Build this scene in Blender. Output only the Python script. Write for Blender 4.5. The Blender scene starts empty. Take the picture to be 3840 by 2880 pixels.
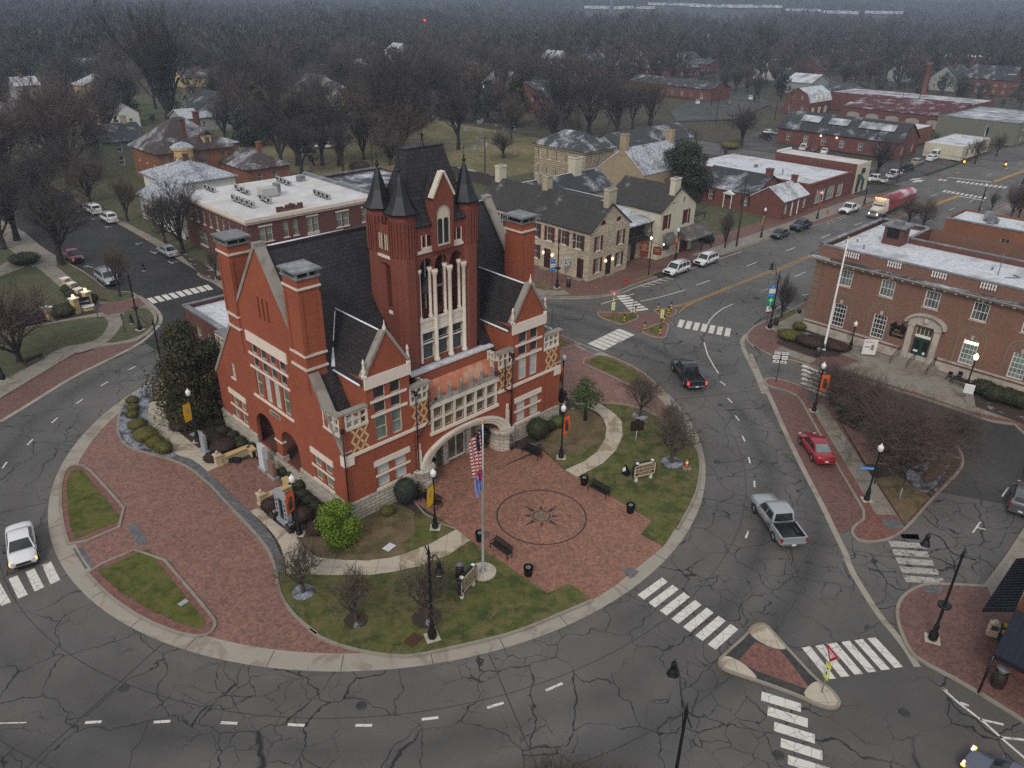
SUN_EL,SUN_ROT,SUN_ST,SKY_ST,EXPO,HAZE=42.0,200.0,1.3,.115,.03,.00040
import bpy,math,random
from mathutils import Vector,Matrix
from mathutils.geometry import tessellate_polygon
R=math.radians
PI=math.pi
SC=bpy.context.scene
COL=SC.collection
random.seed(11)
# ---- survey
FOC,PIT,ROL,HC=2850.0,R(26.966),R(1.037),36.2
cp_,sp_,cr_,sr_=math.cos(PIT),math.sin(PIT),math.cos(ROL),math.sin(ROL)
FW=Vector((0,cp_,-sp_));UP0=Vector((0,sp_,cp_));RT0=Vector((1,0,0))
RT=RT0*cr_+UP0*sr_;UP=UP0*cr_-RT0*sr_
SHEET={0:(0,0,.57604),1:(1300,500,1.8433),2:(700,800,1.659),3:(1100,1300,2.0109),4:(500,1400,2.37),5:(0,1500,1.2025),6:(900,1800,1.5364),8:(1200,1550,4.147),20:(1780,480,2.212),21:(2500,300,1.6507),22:(2800,700,1.8433),23:(1900,1000,1.659),24:(2300,1300,1.4364),25:(2300,2000,1.4364),26:(0,600,1.8433),27:(600,500,2.4578),30:(0,0,1.7015),31:(1200,0,1.58),32:(2500,0,1.6507),33:(3440,600,3.1725),34:(2280,1080,7.9),35:(3560,2200,4.147)}
def P(k,x,y,z=0.0):
 a,b,s=SHEET[k]
 u,v=a+x/s,b+y/s
 d=FW+RT*((u-1920)/FOC)-UP*((v-1440)/FOC)
 t=(z-HC)/d.z
 return Vector((d.x*t,d.y*t,z))
def PL(k,pts,z=0.0):
 return[P(k,x,y,z)for x,y in pts]
YAW=R(44.93)
TU=Vector((math.cos(YAW),math.sin(YAW),0));TV=Vector((-math.sin(YAW),math.cos(YAW),0))
def T(u,v,z=0.0):
 p=TU*u+TV*v
 return Vector((p.x,p.y,z))
 # ---- mesh builder
class MB:
 def __init__(s):s.v=[];s.f=[];s.sm=[]
 def face(s,pts,smooth=False):
  n=len(s.v);s.v+=[tuple(p)for p in pts];s.f.append(tuple(range(n,n+len(pts))));s.sm.append(smooth)
 def box(s,x0,x1,y0,y1,z0,z1):
  n=len(s.v)
  s.v+=[(x0,y0,z0),(x1,y0,z0),(x1,y1,z0),(x0,y1,z0),(x0,y0,z1),(x1,y0,z1),(x1,y1,z1),(x0,y1,z1)]
  for f in((0,3,2,1),(4,5,6,7),(0,1,5,4),(1,2,6,5),(2,3,7,6),(3,0,4,7)):
   s.f.append(tuple(n+i for i in f));s.sm.append(False)
  return s
 def prism(s,poly,z0,z1,top=True,bottom=False):
  poly=[(p[0],p[1])for p in poly]
  a=sum(poly[i][0]*poly[(i+1)%len(poly)][1]-poly[(i+1)%len(poly)][0]*poly[i][1]for i in range(len(poly)))
  if a<0:poly=poly[::-1]
  n=len(s.v);k=len(poly)
  s.v+=[(x,y,z0)for x,y in poly]+[(x,y,z1)for x,y in poly]
  for i in range(k):
   j=(i+1)%k;s.f.append((n+i,n+j,n+k+j,n+k+i));s.sm.append(False)
  if top:s.f.append(tuple(range(n+k,n+2*k)));s.sm.append(False)
  if bottom:s.f.append(tuple(range(n+k-1,n-1,-1)));s.sm.append(False)
  return s
 def tube(s,pts,rad,n=6,cap=True,smooth=True):
  pts=[Vector(p)for p in pts]
  if not hasattr(rad,'__len__'):rad=[rad]*len(pts)
  base=len(s.v);prev=None
  for i,p in enumerate(pts):
   d=(pts[min(i+1,len(pts)-1)]-pts[max(i-1,0)])
   if d.length<1e-9:d=Vector((0,0,1))
   d.normalize()
   a=prev if prev is not None else(Vector((1,0,0))if abs(d.z)>.8 else Vector((0,0,1)))
   b=d.cross(a)
   if b.length<1e-6:b=d.cross(Vector((0,1,0)))
   b.normalize();a=b.cross(d);prev=a
   for j in range(n):
    t=2*PI*j/n
    q=p+(a*math.cos(t)+b*math.sin(t))*rad[i];s.v.append((q.x,q.y,q.z))
  for i in range(len(pts)-1):
   for j in range(n):
    k=(j+1)%n;o=base+i*n
    s.f.append((o+j,o+k,o+n+k,o+n+j));s.sm.append(smooth)
  if cap and n>2:
   s.f.append(tuple(base+(len(pts)-1)*n+j for j in range(n)));s.sm.append(False)
   s.f.append(tuple(base+j for j in range(n-1,-1,-1)));s.sm.append(False)
  return s
 def lathe(s,prof,c=(0,0,0),n=10,smooth=True,rot=0.0):
  base=len(s.v)
  for r,z in prof:
   for j in range(n):
    t=2*PI*j/n+rot
    s.v.append((c[0]+r*math.cos(t),c[1]+r*math.sin(t),c[2]+z))
  for i in range(len(prof)-1):
   for j in range(n):
    k=(j+1)%n;o=base+i*n
    s.f.append((o+j,o+k,o+n+k,o+n+j));s.sm.append(smooth)
  s.f.append(tuple(base+(len(prof)-1)*n+j for j in range(n)));s.sm.append(False)
  return s
 def bar(s,a,b,w,h=None):
  a,b=Vector(a),Vector(b);h=h or w
  d=(b-a).normalized();x=d.cross(Vector((0,0,1)))
  if x.length<1e-4:x=Vector((1,0,0))
  x.normalize();y=x.cross(d);x=x*w/2;y=y*h/2;n=len(s.v)
  for p in(a,b):
   for q in(p-x-y,p+x-y,p+x+y,p-x+y):s.v.append(tuple(q))
  for f in((3,2,1,0),(4,5,6,7),(0,1,5,4),(1,2,6,5),(2,3,7,6),(3,0,4,7)):
   s.f.append(tuple(n+i for i in f));s.sm.append(False)
  return s
 def wall(s,O,U,N,outer,holes=(),depth=.2):
  O,U,N=Vector(O),Vector(U),Vector(N);Z=Vector((0,0,1))
  loops=[[Vector((a,b,0))for a,b in outer]]+[[Vector((a,b,0))for a,b in h]for h in holes]
  flat=[p for l in loops for p in l];n=len(s.v)
  s.v+=[tuple(O+U*p.x+Z*p.y)for p in flat]
  for t in tessellate_polygon(loops):
   a,b,c=(s.v[n+i]for i in t)
   nn=(Vector(b)-Vector(a)).cross(Vector(c)-Vector(a))
   t=tuple(n+i for i in(t if nn.dot(N)<0 else t[::-1]))
   s.f.append(t);s.sm.append(False)
  for h in holes:
   k=len(h);n=len(s.v)
   for dd in(0,depth):s.v+=[tuple(O+U*a+Z*b+N*dd)for a,b in h]
   for i in range(k):
    j=(i+1)%k;s.f.append((n+i,n+j,n+k+j,n+k+i));s.sm.append(False)
  return s
 def build(s,name,mat,parent=None,loc=None,rotz=0.0):
  me=bpy.data.meshes.new(name)
  me.from_pydata(s.v,[],s.f)
  me.polygons.foreach_set('use_smooth',s.sm)
  uv=me.uv_layers.new(name='UVMap');d=[]
  V=s.v
  for p in me.polygons:
   n=p.normal
   if abs(n.z)>.96:t=Vector((1,0,0));b=Vector((0,1,0))
   else:
    t=Vector((-n.y,n.x,0)).normalized();b=n.cross(t)
   for li in p.vertices:
    q=V[li];d+=[q[0]*t.x+q[1]*t.y,q[0]*b.x+q[1]*b.y+q[2]*b.z]
  uv.data.foreach_set('uv',d)
  if mat:me.materials.append(mat)
  o=bpy.data.objects.new(name,me);COL.objects.link(o)
  if parent:o.parent=parent
  if loc is not None:o.location=loc
  if rotz:o.rotation_euler.z=rotz
  return o
def build_each(mb,name,mat,parent=None,gap=None):
 par=list(range(len(mb.v)))
 def fd(i):
  while par[i]!=i:par[i]=par[par[i]];i=par[i]
  return i
 for f in mb.f:
  for i in f[1:]:par[fd(i)]=fd(f[0])
 if gap:
  cell={}
  for i,v in enumerate(mb.v):
   k=tuple(round(c/gap)for c in v)
   if k in cell:par[fd(i)]=fd(cell[k])
   else:cell[k]=i
 grp={}
 for f,s_ in zip(mb.f,mb.sm):grp.setdefault(fd(f[0]),[]).append((f,s_))
 out=[]
 for fs in grp.values():
  m=MB();mp={}
  for f,s_ in fs:
   g=[]
   for i in f:
    if i not in mp:mp[i]=len(m.v);m.v.append(mb.v[i])
    g.append(mp[i])
   m.f.append(tuple(g));m.sm.append(s_)
  out.append(m.build(name,mat,parent))
 return out
def xf(mb,M):
 mb.v=[tuple(M@Vector(p))for p in mb.v];return mb
def blob(mb,c,r,n=10,m=6,jit=.0,rnd=random):
 base=len(mb.v)
 for i in range(m+1):
  ph=PI*i/m
  for j in range(n):
   t=2*PI*j/n;k=1+rnd.uniform(-jit,jit)
   mb.v.append((c[0]+r[0]*k*math.sin(ph)*math.cos(t),c[1]+r[1]*k*math.sin(ph)*math.sin(t),c[2]+r[2]*k*math.cos(ph)))
 for i in range(m):
  for j in range(n):
   q=(j+1)%n;o=base+i*n
   mb.f.append((o+j,o+n+j,o+n+q,o+q));mb.sm.append(True)
   # ---- tags
def tag(o,label=None,cat=None,group=None,kind=None):
 if label:o['label']=label
 if cat:o['category']=cat
 if group:o['group']=group
 if kind:o['kind']=kind
 return o
def thing(name,label,cat,loc=(0,0,0),rotz=0.0,group=None):
 o=bpy.data.objects.new(name,None);COL.objects.link(o);o.empty_display_size=.3
 o.location=loc;o.rotation_euler.z=rotz
 return tag(o,label,cat,group)
KIDS={}
def dup(root,loc,rotz=0.0,label=None,scale=None,name=None):
 if root.name not in KIDS:
  def walk(o):return[(c,walk(c))for c in o.children]
  KIDS[root.name]=walk(root)
 r=root.copy();COL.objects.link(r);r.location=loc;r.rotation_euler.z=rotz
 if scale:r.scale=scale if hasattr(scale,'__len__')else(scale,)*3
 if label:r['label']=label
 def rec(lst,par):
  for c,sub in lst:
   d=c.copy();COL.objects.link(d);d.parent=par;rec(sub,d)
 rec(KIDS[root.name],r)
 return r
def struct(o):o['kind']='structure';return o
# ---- materials
class NT:
 def __init__(s,name):
  s.m=bpy.data.materials.new(name);s.m.use_nodes=True;s.t=s.m.node_tree;s.n=s.t.nodes;s.l=s.t.links
  s.b=s.n['Principled BSDF']
  s.tc=s.n.new('ShaderNodeTexCoord')
 def new(s,t,**k):
  n=s.n.new('ShaderNode'+t)
  for a,v in k.items():
   if a.startswith('i_'):
    key=a[2:]
    n.inputs[int(key)if key.isdigit()else key.replace('_',' ')].default_value=v
   else:setattr(n,a,v)
  return n
 def link(s,a,b):s.l.new(a,b)
 def co(s,kind='Object'):return s.tc.outputs[kind]
 def noise(s,scale,detail=4,rough=.55,co=None,out='Fac',dist=0):
  n=s.new('TexNoise');n.inputs['Scale'].default_value=scale;n.inputs['Detail'].default_value=detail
  n.inputs['Roughness'].default_value=rough;n.inputs['Distortion'].default_value=dist
  s.link(co or s.co(),n.inputs['Vector']);return n.outputs[out]
 def ramp(s,fac,a,b,c0=(0,0,0,1),c1=(1,1,1,1)):
  n=s.new('ValToRGB');e=n.color_ramp.elements;e[0].position=a;e[1].position=b;e[0].color=c0;e[1].color=c1
  s.link(fac,n.inputs[0]);return n.outputs[0]
 def mix(s,fac,a,b,mode='MIX'):
  n=s.new('Mix',data_type='RGBA',blend_type=mode)
  for sock,v in((n.inputs[0],fac),(n.inputs[6],a),(n.inputs[7],b)):
   if hasattr(v,'links')or isinstance(v,bpy.types.NodeSocket):s.link(v,sock)
   elif hasattr(v,'__len__'):sock.default_value=(*v[:3],1)
   else:sock.default_value=v
  return n.outputs[2]
 def math(s,op,a,b=0.0):
  n=s.new('Math',operation=op)
  for sock,v in((n.inputs[0],a),(n.inputs[1],b)):
   if isinstance(v,bpy.types.NodeSocket):s.link(v,sock)
   else:sock.default_value=v
  return n.outputs[0]
 def color(s,c):s.link(c,s.b.inputs['Base Color'])
 def bump(s,h,dist=.02,st=.5):
  n=s.new('Bump');n.inputs['Strength'].default_value=st;n.inputs['Distance'].default_value=dist
  s.link(h,n.inputs['Height']);s.link(n.outputs[0],s.b.inputs['Normal'])
 def set(s,rough=.8,metal=0.0,spec=.3):
  s.b.inputs['Roughness'].default_value=rough;s.b.inputs['Metallic'].default_value=metal
  s.b.inputs['Specular IOR Level'].default_value=spec;return s.m
def C(c,k=1.0):return(c[0]*k,c[1]*k,c[2]*k,1)
MATS={}
def plain(name,c,rough=.75,metal=0.0,amt=.18,sc=1.5,spec=.3,dirt=None):
 if name in MATS:return MATS[name]
 t=NT(name)
 col=t.mix(t.noise(sc,5),C(c,1-amt),C(c,1+amt))
 if dirt:col=t.mix(t.ramp(t.noise(.7,6,.7),.48,.7),col,C(dirt))
 t.color(col);MATS[name]=t.set(rough,metal,spec);return MATS[name]
def brick(name,c1,c2,mortar,w=.21,h=.072,mo=.12,var=.25,rough=.85,stain=None,offset=.5,big=.35):
 t=NT(name);b=t.new('TexBrick');b.offset=offset
 t.link(t.co('UV'),b.inputs['Vector'])
 b.inputs['Color1'].default_value=C(c1);b.inputs['Color2'].default_value=C(c2);b.inputs['Mortar'].default_value=C(mortar)
 b.inputs['Scale'].default_value=1.0;b.inputs['Brick Width'].default_value=w;b.inputs['Row Height'].default_value=h
 b.inputs['Mortar Size'].default_value=h*mo;b.inputs['Mortar Smooth'].default_value=.3;b.inputs['Bias'].default_value=0
 col=t.mix(t.noise(big,5,.6),(1-var,)*3,(1+var,)*3);col=t.mix(1.0,b.outputs[0],col,'MULTIPLY')
 col=t.mix(1.0,col,t.mix(t.noise(9,3,.7),(.8,)*3,(1.2,)*3),'MULTIPLY')
 if stain:col=t.mix(t.ramp(t.noise(.5,6,.7),.5,.75),col,C(stain))
 t.color(col);t.bump(b.outputs[1],.01,-.4);MATS[name]=t.set(rough,0,.2);return MATS[name]
def shingle(name,c,row=.28,w=.4,snow=0.0,var=.3,snowc=(.62,.66,.72)):
 t=NT(name);b=t.new('TexBrick');t.link(t.co('UV'),b.inputs['Vector'])
 b.inputs['Color1'].default_value=C(c,.8);b.inputs['Color2'].default_value=C(c,1.25);b.inputs['Mortar'].default_value=C(c,.35)
 b.inputs['Scale'].default_value=1.0;b.inputs['Brick Width'].default_value=w;b.inputs['Row Height'].default_value=row
 b.inputs['Mortar Size'].default_value=row*.09;b.inputs['Mortar Smooth'].default_value=.5
 col=t.mix(1.0,b.outputs[0],t.mix(t.noise(.3,6,.65),(1-var,)*3,(1+var,)*3),'MULTIPLY')
 if snow:
  f=t.math('MULTIPLY',t.ramp(t.noise(.22,5,.6),.62-snow*.35,.8-snow*.3),t.ramp(t.noise(3.5,6,.75),.38,.62))
  col=t.mix(f,col,C(snowc))
 t.color(col);t.bump(b.outputs[1],.03,-.6);MATS[name]=t.set(.62,0,.35);return MATS[name]
def glass(name,c=(.02,.025,.03),c2=None,rough=.12):
 t=NT(name);c2=c2 or C(c,2.2)
 t.color(t.mix(t.ramp(t.noise(.45,2),.4,.6),C(c),C(c2)));MATS[name]=t.set(rough,0,.6);return MATS[name]
def glow(name,c,st):
 t=NT(name);t.b.inputs['Base Color'].default_value=C(c);t.b.inputs['Emission Color'].default_value=C(c)
 t.b.inputs['Emission Strength'].default_value=st;MATS[name]=t.m;return t.m
def paint(name,c,rough=.25,metal=.0,coat=.6):
 t=NT(name);t.color(t.mix(t.noise(2.5,4),C(c,.93),C(c,1.05)));t.b.inputs['Coat Weight'].default_value=coat
 t.b.inputs['Coat Roughness'].default_value=.12;MATS[name]=t.set(rough,metal,.5);return t.m
def txt(body,name,parent,loc,rot,size,mat,align='CENTER',ext=.004):
 cu=bpy.data.curves.new(name,'FONT');cu.body=body;cu.size=size;cu.align_x=align;cu.align_y='CENTER';cu.extrude=ext
 cu.materials.append(mat)
 tmp=bpy.data.objects.new(name,cu);me=tmp.to_mesh().copy();me.materials.clear();me.materials.append(mat);tmp.to_mesh_clear();bpy.data.objects.remove(tmp)
 o=bpy.data.objects.new(name,me);COL.objects.link(o);o.parent=parent;o.location=loc;o.rotation_euler=rot
 return o
 # ---- material library
def mk_asphalt(name,base=.108,crack=1.0,wet=.3,rings=True,warm=1.0):
 t=NT(name);o=t.co()
 c=(base*1.05*warm,base,base*.93/warm)
 big=t.noise(.05,5,.6);med=t.noise(.35,6,.65);fine=t.noise(14,3,.8)
 col=t.mix(t.ramp(big,.35,.68),C(c,.72),C(c,1.3))
 col=t.mix(1.0,col,t.mix(med,(.78,)*3,(1.2,)*3),'MULTIPLY')
 col=t.mix(1.0,col,t.mix(fine,(.72,)*3,(1.28,)*3),'MULTIPLY')
 if rings:
  s=t.new('SeparateXYZ');t.link(o,s.inputs[0])
  dx=t.math('SUBTRACT',s.outputs[0],-10.83);dy=t.math('SUBTRACT',s.outputs[1],60.98)
  r=t.math('SQRT',t.math('ADD',t.math('MULTIPLY',dx,dx),t.math('MULTIPLY',dy,dy)))
  r=t.math('ADD',r,t.math('MULTIPLY',t.noise(.12,3),2.4))
  for rc,w,k in((34.9,1.5,.55),(38.3,1.8,.5),(30.2,.8,1.18)):
   f=t.math('SUBTRACT',1.0,t.math('DIVIDE',t.math('ABSOLUTE',t.math('SUBTRACT',r,rc)),w))
   f=t.math('MAXIMUM',f,0.0)
   f=t.math('MULTIPLY',f,t.ramp(t.noise(.07,4),.35,.6))
   col=t.mix(f,col,t.mix(1.0,col,(k,)*3,'MULTIPLY'))
 if crack:
  def vm(op,a,bb):
   n=t.new('VectorMath',operation=op);t.link(a,n.inputs[0])
   if isinstance(bb,tuple):n.inputs[1].default_value=bb
   else:t.link(bb,n.inputs[1])
   return n.outputs[0]
  d=vm('ADD',o,vm('MULTIPLY',vm('SUBTRACT',t.noise(.5,3,.5,out='Color'),(.5,.5,.5)),(2.3,2.3,0)))
  for sc,wd,lo,hi,k in((.24,.011,.33,.45,.3),(.62,.016,.47,.56,.4)):
   v=t.new('TexVoronoi',feature='DISTANCE_TO_EDGE');v.inputs['Scale'].default_value=sc;t.link(d,v.inputs['Vector'])
   m=t.ramp(v.outputs['Distance'],wd*.25,wd,(1,1,1,1),(0,0,0,1))
   m=t.math('MULTIPLY',m,t.ramp(t.noise(.11,3),lo,hi));m=t.math('MULTIPLY',m,crack)
   col=t.mix(m,col,C((.018,.017,.016)))
 t.color(col)
 t.link(t.mix(t.ramp(t.noise(.16,4),.4,.66),(.55,)*3,(.82,)*3),t.b.inputs['Roughness'])
 t.bump(fine,.01,.5);t.b.inputs['Specular IOR Level'].default_value=wet
 return t.m
ASPH=mk_asphalt('cracked asphalt')
ASPH2=mk_asphalt('newer dark asphalt',.03,.25,rings=False,warm=.98)
ASPH3=mk_asphalt('worn lot asphalt',.055,.5,rings=False)
def mk_concrete(name,c=(.30,.28,.25),joint=None,stain=.5):
 t=NT(name)
 col=t.mix(t.noise(.5,6,.7),C(c,.78),C(c,1.15));col=t.mix(1.0,col,t.mix(t.noise(9,4,.7),(.85,)*3,(1.12,)*3),'MULTIPLY')
 if stain:col=t.mix(t.math('MULTIPLY',t.ramp(t.noise(.45,5,.6,dist=1.2),.52,.6),stain),col,C((c[0]*.55,c[1]*.47,c[2]*.38)))
 if joint:
  b=t.new('TexBrick');t.link(t.co('UV'),b.inputs['Vector']);b.offset=0
  b.inputs['Scale'].default_value=1;b.inputs['Brick Width'].default_value=joint;b.inputs['Row Height'].default_value=joint
  b.inputs['Mortar Size'].default_value=.018;b.inputs['Mortar Smooth'].default_value=.2
  col=t.mix(b.outputs[1],col,C(c,.45))
 t.color(col);t.bump(t.noise(6,5),.01,.4);MATS[name]=t.set(.85,0,.25);return t.m
CONC=mk_concrete('concrete',(.33,.30,.25));WALK=mk_concrete('concrete walkway',(.47,.42,.33),1.55,.8)
WALK2=mk_concrete('grey sidewalk',(.26,.235,.20),1.5,.5);KERB=mk_concrete('kerb stone',(.27,.245,.20),None,.4)
LIME=mk_concrete('limestone trim',(.68,.62,.53),None,.3)
COPE=mk_concrete('weathered coping stone',(.30,.28,.25),None,.6)
def mk_pave(name,c1,c2,mortar,w=.2,h=.1,rot=0.0,dark=.35):
 t=NT(name);mp=t.new('Mapping');t.link(t.co(),mp.inputs[0]);mp.inputs['Rotation'].default_value[2]=rot
 b=t.new('TexBrick');t.link(mp.outputs[0],b.inputs['Vector'])
 b.inputs['Color1'].default_value=C(c1);b.inputs['Color2'].default_value=C(c2);b.inputs['Mortar'].default_value=C(mortar)
 b.inputs['Scale'].default_value=1;b.inputs['Brick Width'].default_value=w;b.inputs['Row Height'].default_value=h
 b.inputs['Mortar Size'].default_value=.008
 col=t.mix(1.0,b.outputs[0],t.mix(t.noise(.3,5,.7),(.78,)*3,(1.22,)*3),'MULTIPLY')
 v=t.new('TexVoronoi');v.inputs['Scale'].default_value=5.5;t.link(mp.outputs[0],v.inputs['Vector'])
 col=t.mix(1.0,col,t.mix(v.outputs['Color'],(.62,)*3,(1.3,)*3),'MULTIPLY')
 m=t.math('MULTIPLY',t.ramp(t.noise(.6,6,.75),.56,.68),dark)
 col=t.mix(m,col,C((.075,.068,.065)))
 col=t.mix(t.math('MULTIPLY',t.ramp(t.noise(1.7,3,.6,dist=.6),.64,.68),.4),col,C((.06,.055,.055)))
 t.color(col);t.bump(b.outputs[1],.006,-.5)
 t.link(t.mix(t.noise(.3,3),(.45,)*3,(.85,)*3),t.b.inputs['Roughness']);MATS[name]=t.m;return t.m
DRIVE=mk_pave('brick drive',(.27,.125,.092),(.21,.10,.076),(.13,.10,.08),rot=YAW+PI/4)
PLAZA=mk_pave('plaza brick',(.32,.14,.088),(.24,.105,.07),(.14,.10,.07),rot=YAW+PI/4,dark=.5)
BORDER=mk_pave('brick border',(.24,.09,.065),(.18,.075,.055),(.07,.05,.04),rot=.4)
BPAVE=mk_pave('brick sidewalk',(.19,.085,.068),(.15,.072,.06),(.07,.052,.042),rot=YAW)
GPAVE=mk_pave('grey stone paver',(.13,.135,.14),(.10,.105,.11),(.06,.06,.06),.55,.4,YAW,.5)
DPAVE=mk_pave('dark stone paver',(.04,.038,.036),(.025,.024,.023),(.05,.045,.04),.45,.3,YAW,.3)
def mk_grass(name,c1,c2,c3,sc=.25):
 t=NT(name)
 col=t.mix(t.ramp(t.noise(sc,6,.7),.42,.58),C(c1,1.1),C(c2,.85));col=t.mix(t.ramp(t.noise(.9,6,.75),.47,.6),col,C(c3))
 v=t.noise(22,4,.8);col=t.mix(1.0,col,t.mix(v,(.45,)*3,(1.5,)*3),'MULTIPLY')
 t.color(col);t.bump(v,.05,.9);MATS[name]=t.set(.95,0,.1);return t.m
GRASS=mk_grass('winter lawn',(.105,.115,.036),(.07,.092,.03),(.16,.135,.06),.6)
GRASSY=mk_grass('mossy strip lawn',(.10,.115,.026),(.075,.092,.024),(.14,.125,.045),.7)
BROWNG=mk_grass('brown bed grass',(.15,.11,.06),(.12,.105,.05),(.19,.14,.085),.4)
PARKG=mk_grass('park lawn',(.075,.092,.045),(.095,.10,.055),(.13,.11,.07),.12)
CEMG=mk_grass('cemetery grass',(.22,.175,.10),(.15,.14,.07),(.11,.12,.05),.04)
FARG=mk_grass('far winter ground',(.07,.062,.045),(.05,.05,.04),(.11,.095,.065),.03)
def mk_mulch(name,c,snow=0.0):
 t=NT(name);col=t.mix(t.noise(6,6,.8),C(c,.5),C(c,1.6))
 if snow:col=t.mix(t.math('MULTIPLY',t.ramp(t.noise(.8,5,.6),.62-snow*.3,.7-snow*.2),t.ramp(t.noise(9,5,.8),.35,.6)),col,C((.40,.43,.50)))
 t.color(col);t.bump(t.noise(10,5,.8),.05,.8);MATS[name]=t.set(.95,0,.1);return t.m
MULCH=mk_mulch('dark mulch',(.05,.038,.032));SMULCH=mk_mulch('snow dusted mulch',(.04,.036,.038),.8)
LMULCH=mk_mulch('lightly dusted mulch',(.055,.042,.034),.12)
BRICK=brick('red courthouse brick',(.345,.086,.041),(.26,.066,.034),(.25,.10,.065),var=.22,stain=None)
TBRICK=brick('weathered tower brick',(.235,.062,.042),(.175,.05,.036),(.16,.08,.06),var=.25)
DBRICK=brick('dark brick',(.14,.05,.042),(.10,.04,.034),(.14,.09,.075),var=.2)
OBRICK=brick('orange brick',(.26,.10,.055),(.20,.075,.045),(.2,.12,.08),var=.2)
POBRICK=brick('striped brown brick',(.235,.098,.068),(.135,.055,.042),(.23,.16,.12),w=.22,h=.085,mo=.2,var=.12)
FBRICK=plain('far brick wall',(.15,.06,.048),.9,amt=.25,sc=.8);FBRICK2=plain('far orange brick wall',(.20,.09,.06),.9,amt=.25,sc=.8)
STONE=brick('rusticated limestone',(.52,.48,.40),(.40,.36,.30),(.16,.14,.12),w=.9,h=.3,mo=.1,var=.3)
TSTONE=brick('coursed tavern stone',(.50,.42,.29),(.24,.195,.15),(.46,.42,.33),w=.55,h=.21,mo=.2,var=.3)
TSTONE2=brick('pale tavern stone',(.46,.40,.28),(.38,.33,.24),(.40,.36,.27),w=.6,h=.22,mo=.15,var=.25,stain=(.22,.19,.15))
JSTONE=brick('coarse jail stone',(.50,.43,.30),(.34,.29,.20),(.17,.14,.10),w=1.1,h=.42,mo=.16,var=.25)
JSTONE2=brick('buff rubble stone',(.42,.33,.21),(.33,.26,.17),(.28,.22,.15),w=.5,h=.2,mo=.15,var=.2)
STUCCO=plain('cream painted wall',(.56,.53,.41),.8,amt=.06,sc=.6,dirt=(.45,.42,.33))
SLATE=shingle('dark slate roof',(.030,.027,.030),.33,.45,0);
TROOF=shingle('tavern shingle roof',(.042,.038,.036),.2,.35,.1);TROOF2=shingle('blue grey shingle roof',(.036,.04,.046),.2,.35,.35)
SNROOF=shingle('snow dusted grey roof',(.09,.095,.105),.2,.35,1.0);FROOF=shingle('far dark roof',(.04,.042,.047),.25,.4,.25)
FROOF2=shingle('far brown roof',(.06,.045,.042),.25,.4,.4);FROOF3=shingle('far pale snowy roof',(.22,.23,.25),.25,.4,1.2)
WOODSH=shingle('grey wood shakes',(.11,.10,.09),.25,.18,.3)
def mk_flat(name,c,snow,sc=.25,seam=0):
 t=NT(name);col=t.mix(t.noise(.3,6,.65),C(c,.7),C(c,1.3))
 if seam:
  w=t.new('TexWave');w.inputs['Scale'].default_value=seam;w.inputs['Distortion'].default_value=.2;t.link(t.co('UV'),w.inputs[0]);w.bands_direction='Y'
  col=t.mix(1.0,col,t.mix(w.outputs['Fac'],(.62,)*3,(1.1,)*3),'MULTIPLY')
 if snow:col=t.mix(t.math('MULTIPLY',t.ramp(t.noise(sc,6,.65),.55-snow*.3,.75-snow*.3),t.ramp(t.noise(2.5,5,.7),.2,.62)),col,C((.66,.69,.74)))
 t.color(col);MATS[name]=t.set(.8,0,.3);return t.m
WHITEF=mk_flat('white ribbed membrane',(.60,.59,.56),.3,seam=.55);SNOWF=mk_flat('snowy flat roof',(.28,.28,.29),.85)
GREYF=mk_flat('grey gravel roof',(.17,.175,.19),.45);DARKF=mk_flat('dark wet roof',(.05,.055,.065),.25)
RIDGEW=plain('snow in valley',(.75,.78,.84),.9,amt=.08)
METR=mk_flat('standing seam snow roof',(.20,.21,.23),.8,seam=1.2);MAROON=mk_flat('maroon metal roof',(.10,.028,.032),.1,seam=1.5)
COPPER=plain('red membrane gutter roof',(.42,.15,.085),.8,amt=.2,sc=1.2,dirt=(.5,.36,.28))
LEADC=plain('aged sheet metal',(.17,.18,.19),.6,.2,.35,3,dirt=(.36,.37,.39));LEADK=plain('dark turret metal',(.022,.024,.028),.42,.5,.3,2,.5)
WHITE=plain('white paint',(.72,.71,.68),.6,amt=.06,sc=3);CREAM=plain('cream window frame',(.55,.50,.40),.6,amt=.08,sc=3)
TRIM=plain('pale stone lintel',(.70,.62,.53),.85,amt=.1,sc=1.5);DTRIM=plain('cornice limestone',(.44,.40,.34),.85,amt=.18,sc=.8,dirt=(.2,.19,.17))
GREYW=plain('grey weatherboard',(.30,.31,.29),.8,amt=.06);OLIVE=plain('olive weatherboard',(.16,.165,.125),.8,amt=.08)
SHUT=plain('brown red shutter',(.085,.022,.018),.6,amt=.15,sc=4);DOORB=plain('dark brown door',(.045,.018,.014),.5,amt=.2)
GREEND=plain('green door paint',(.012,.05,.035),.4,amt=.15);DGREEN=plain('dark green shutter',(.014,.022,.018),.6,amt=.15)
BLACK=plain('black enamel',(.010,.010,.012),.35,.2,.2,3,.5);IRON=plain('black iron',(.014,.014,.016),.45,.4,.2,4,.5)
DIAM=plain('cream glazed brick',(.62,.45,.23),.7,amt=.12,sc=6);TAN=plain('yellow stucco',(.52,.38,.18),.8,amt=.08)
GLASS=glass('dark window glass');GLASSB=glass('window with white blind',(.42,.46,.46),(.5,.53,.52),.25);GLASSG=glass('greenish window glass',(.10,.14,.12),(.2,.26,.23),.2)
GLASSL=glass('lobby glass',(.05,.05,.03),(.14,.13,.08),.1);GLASSM=glass('mid grey window glass',(.05,.06,.065),(.16,.18,.18),.15)
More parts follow.
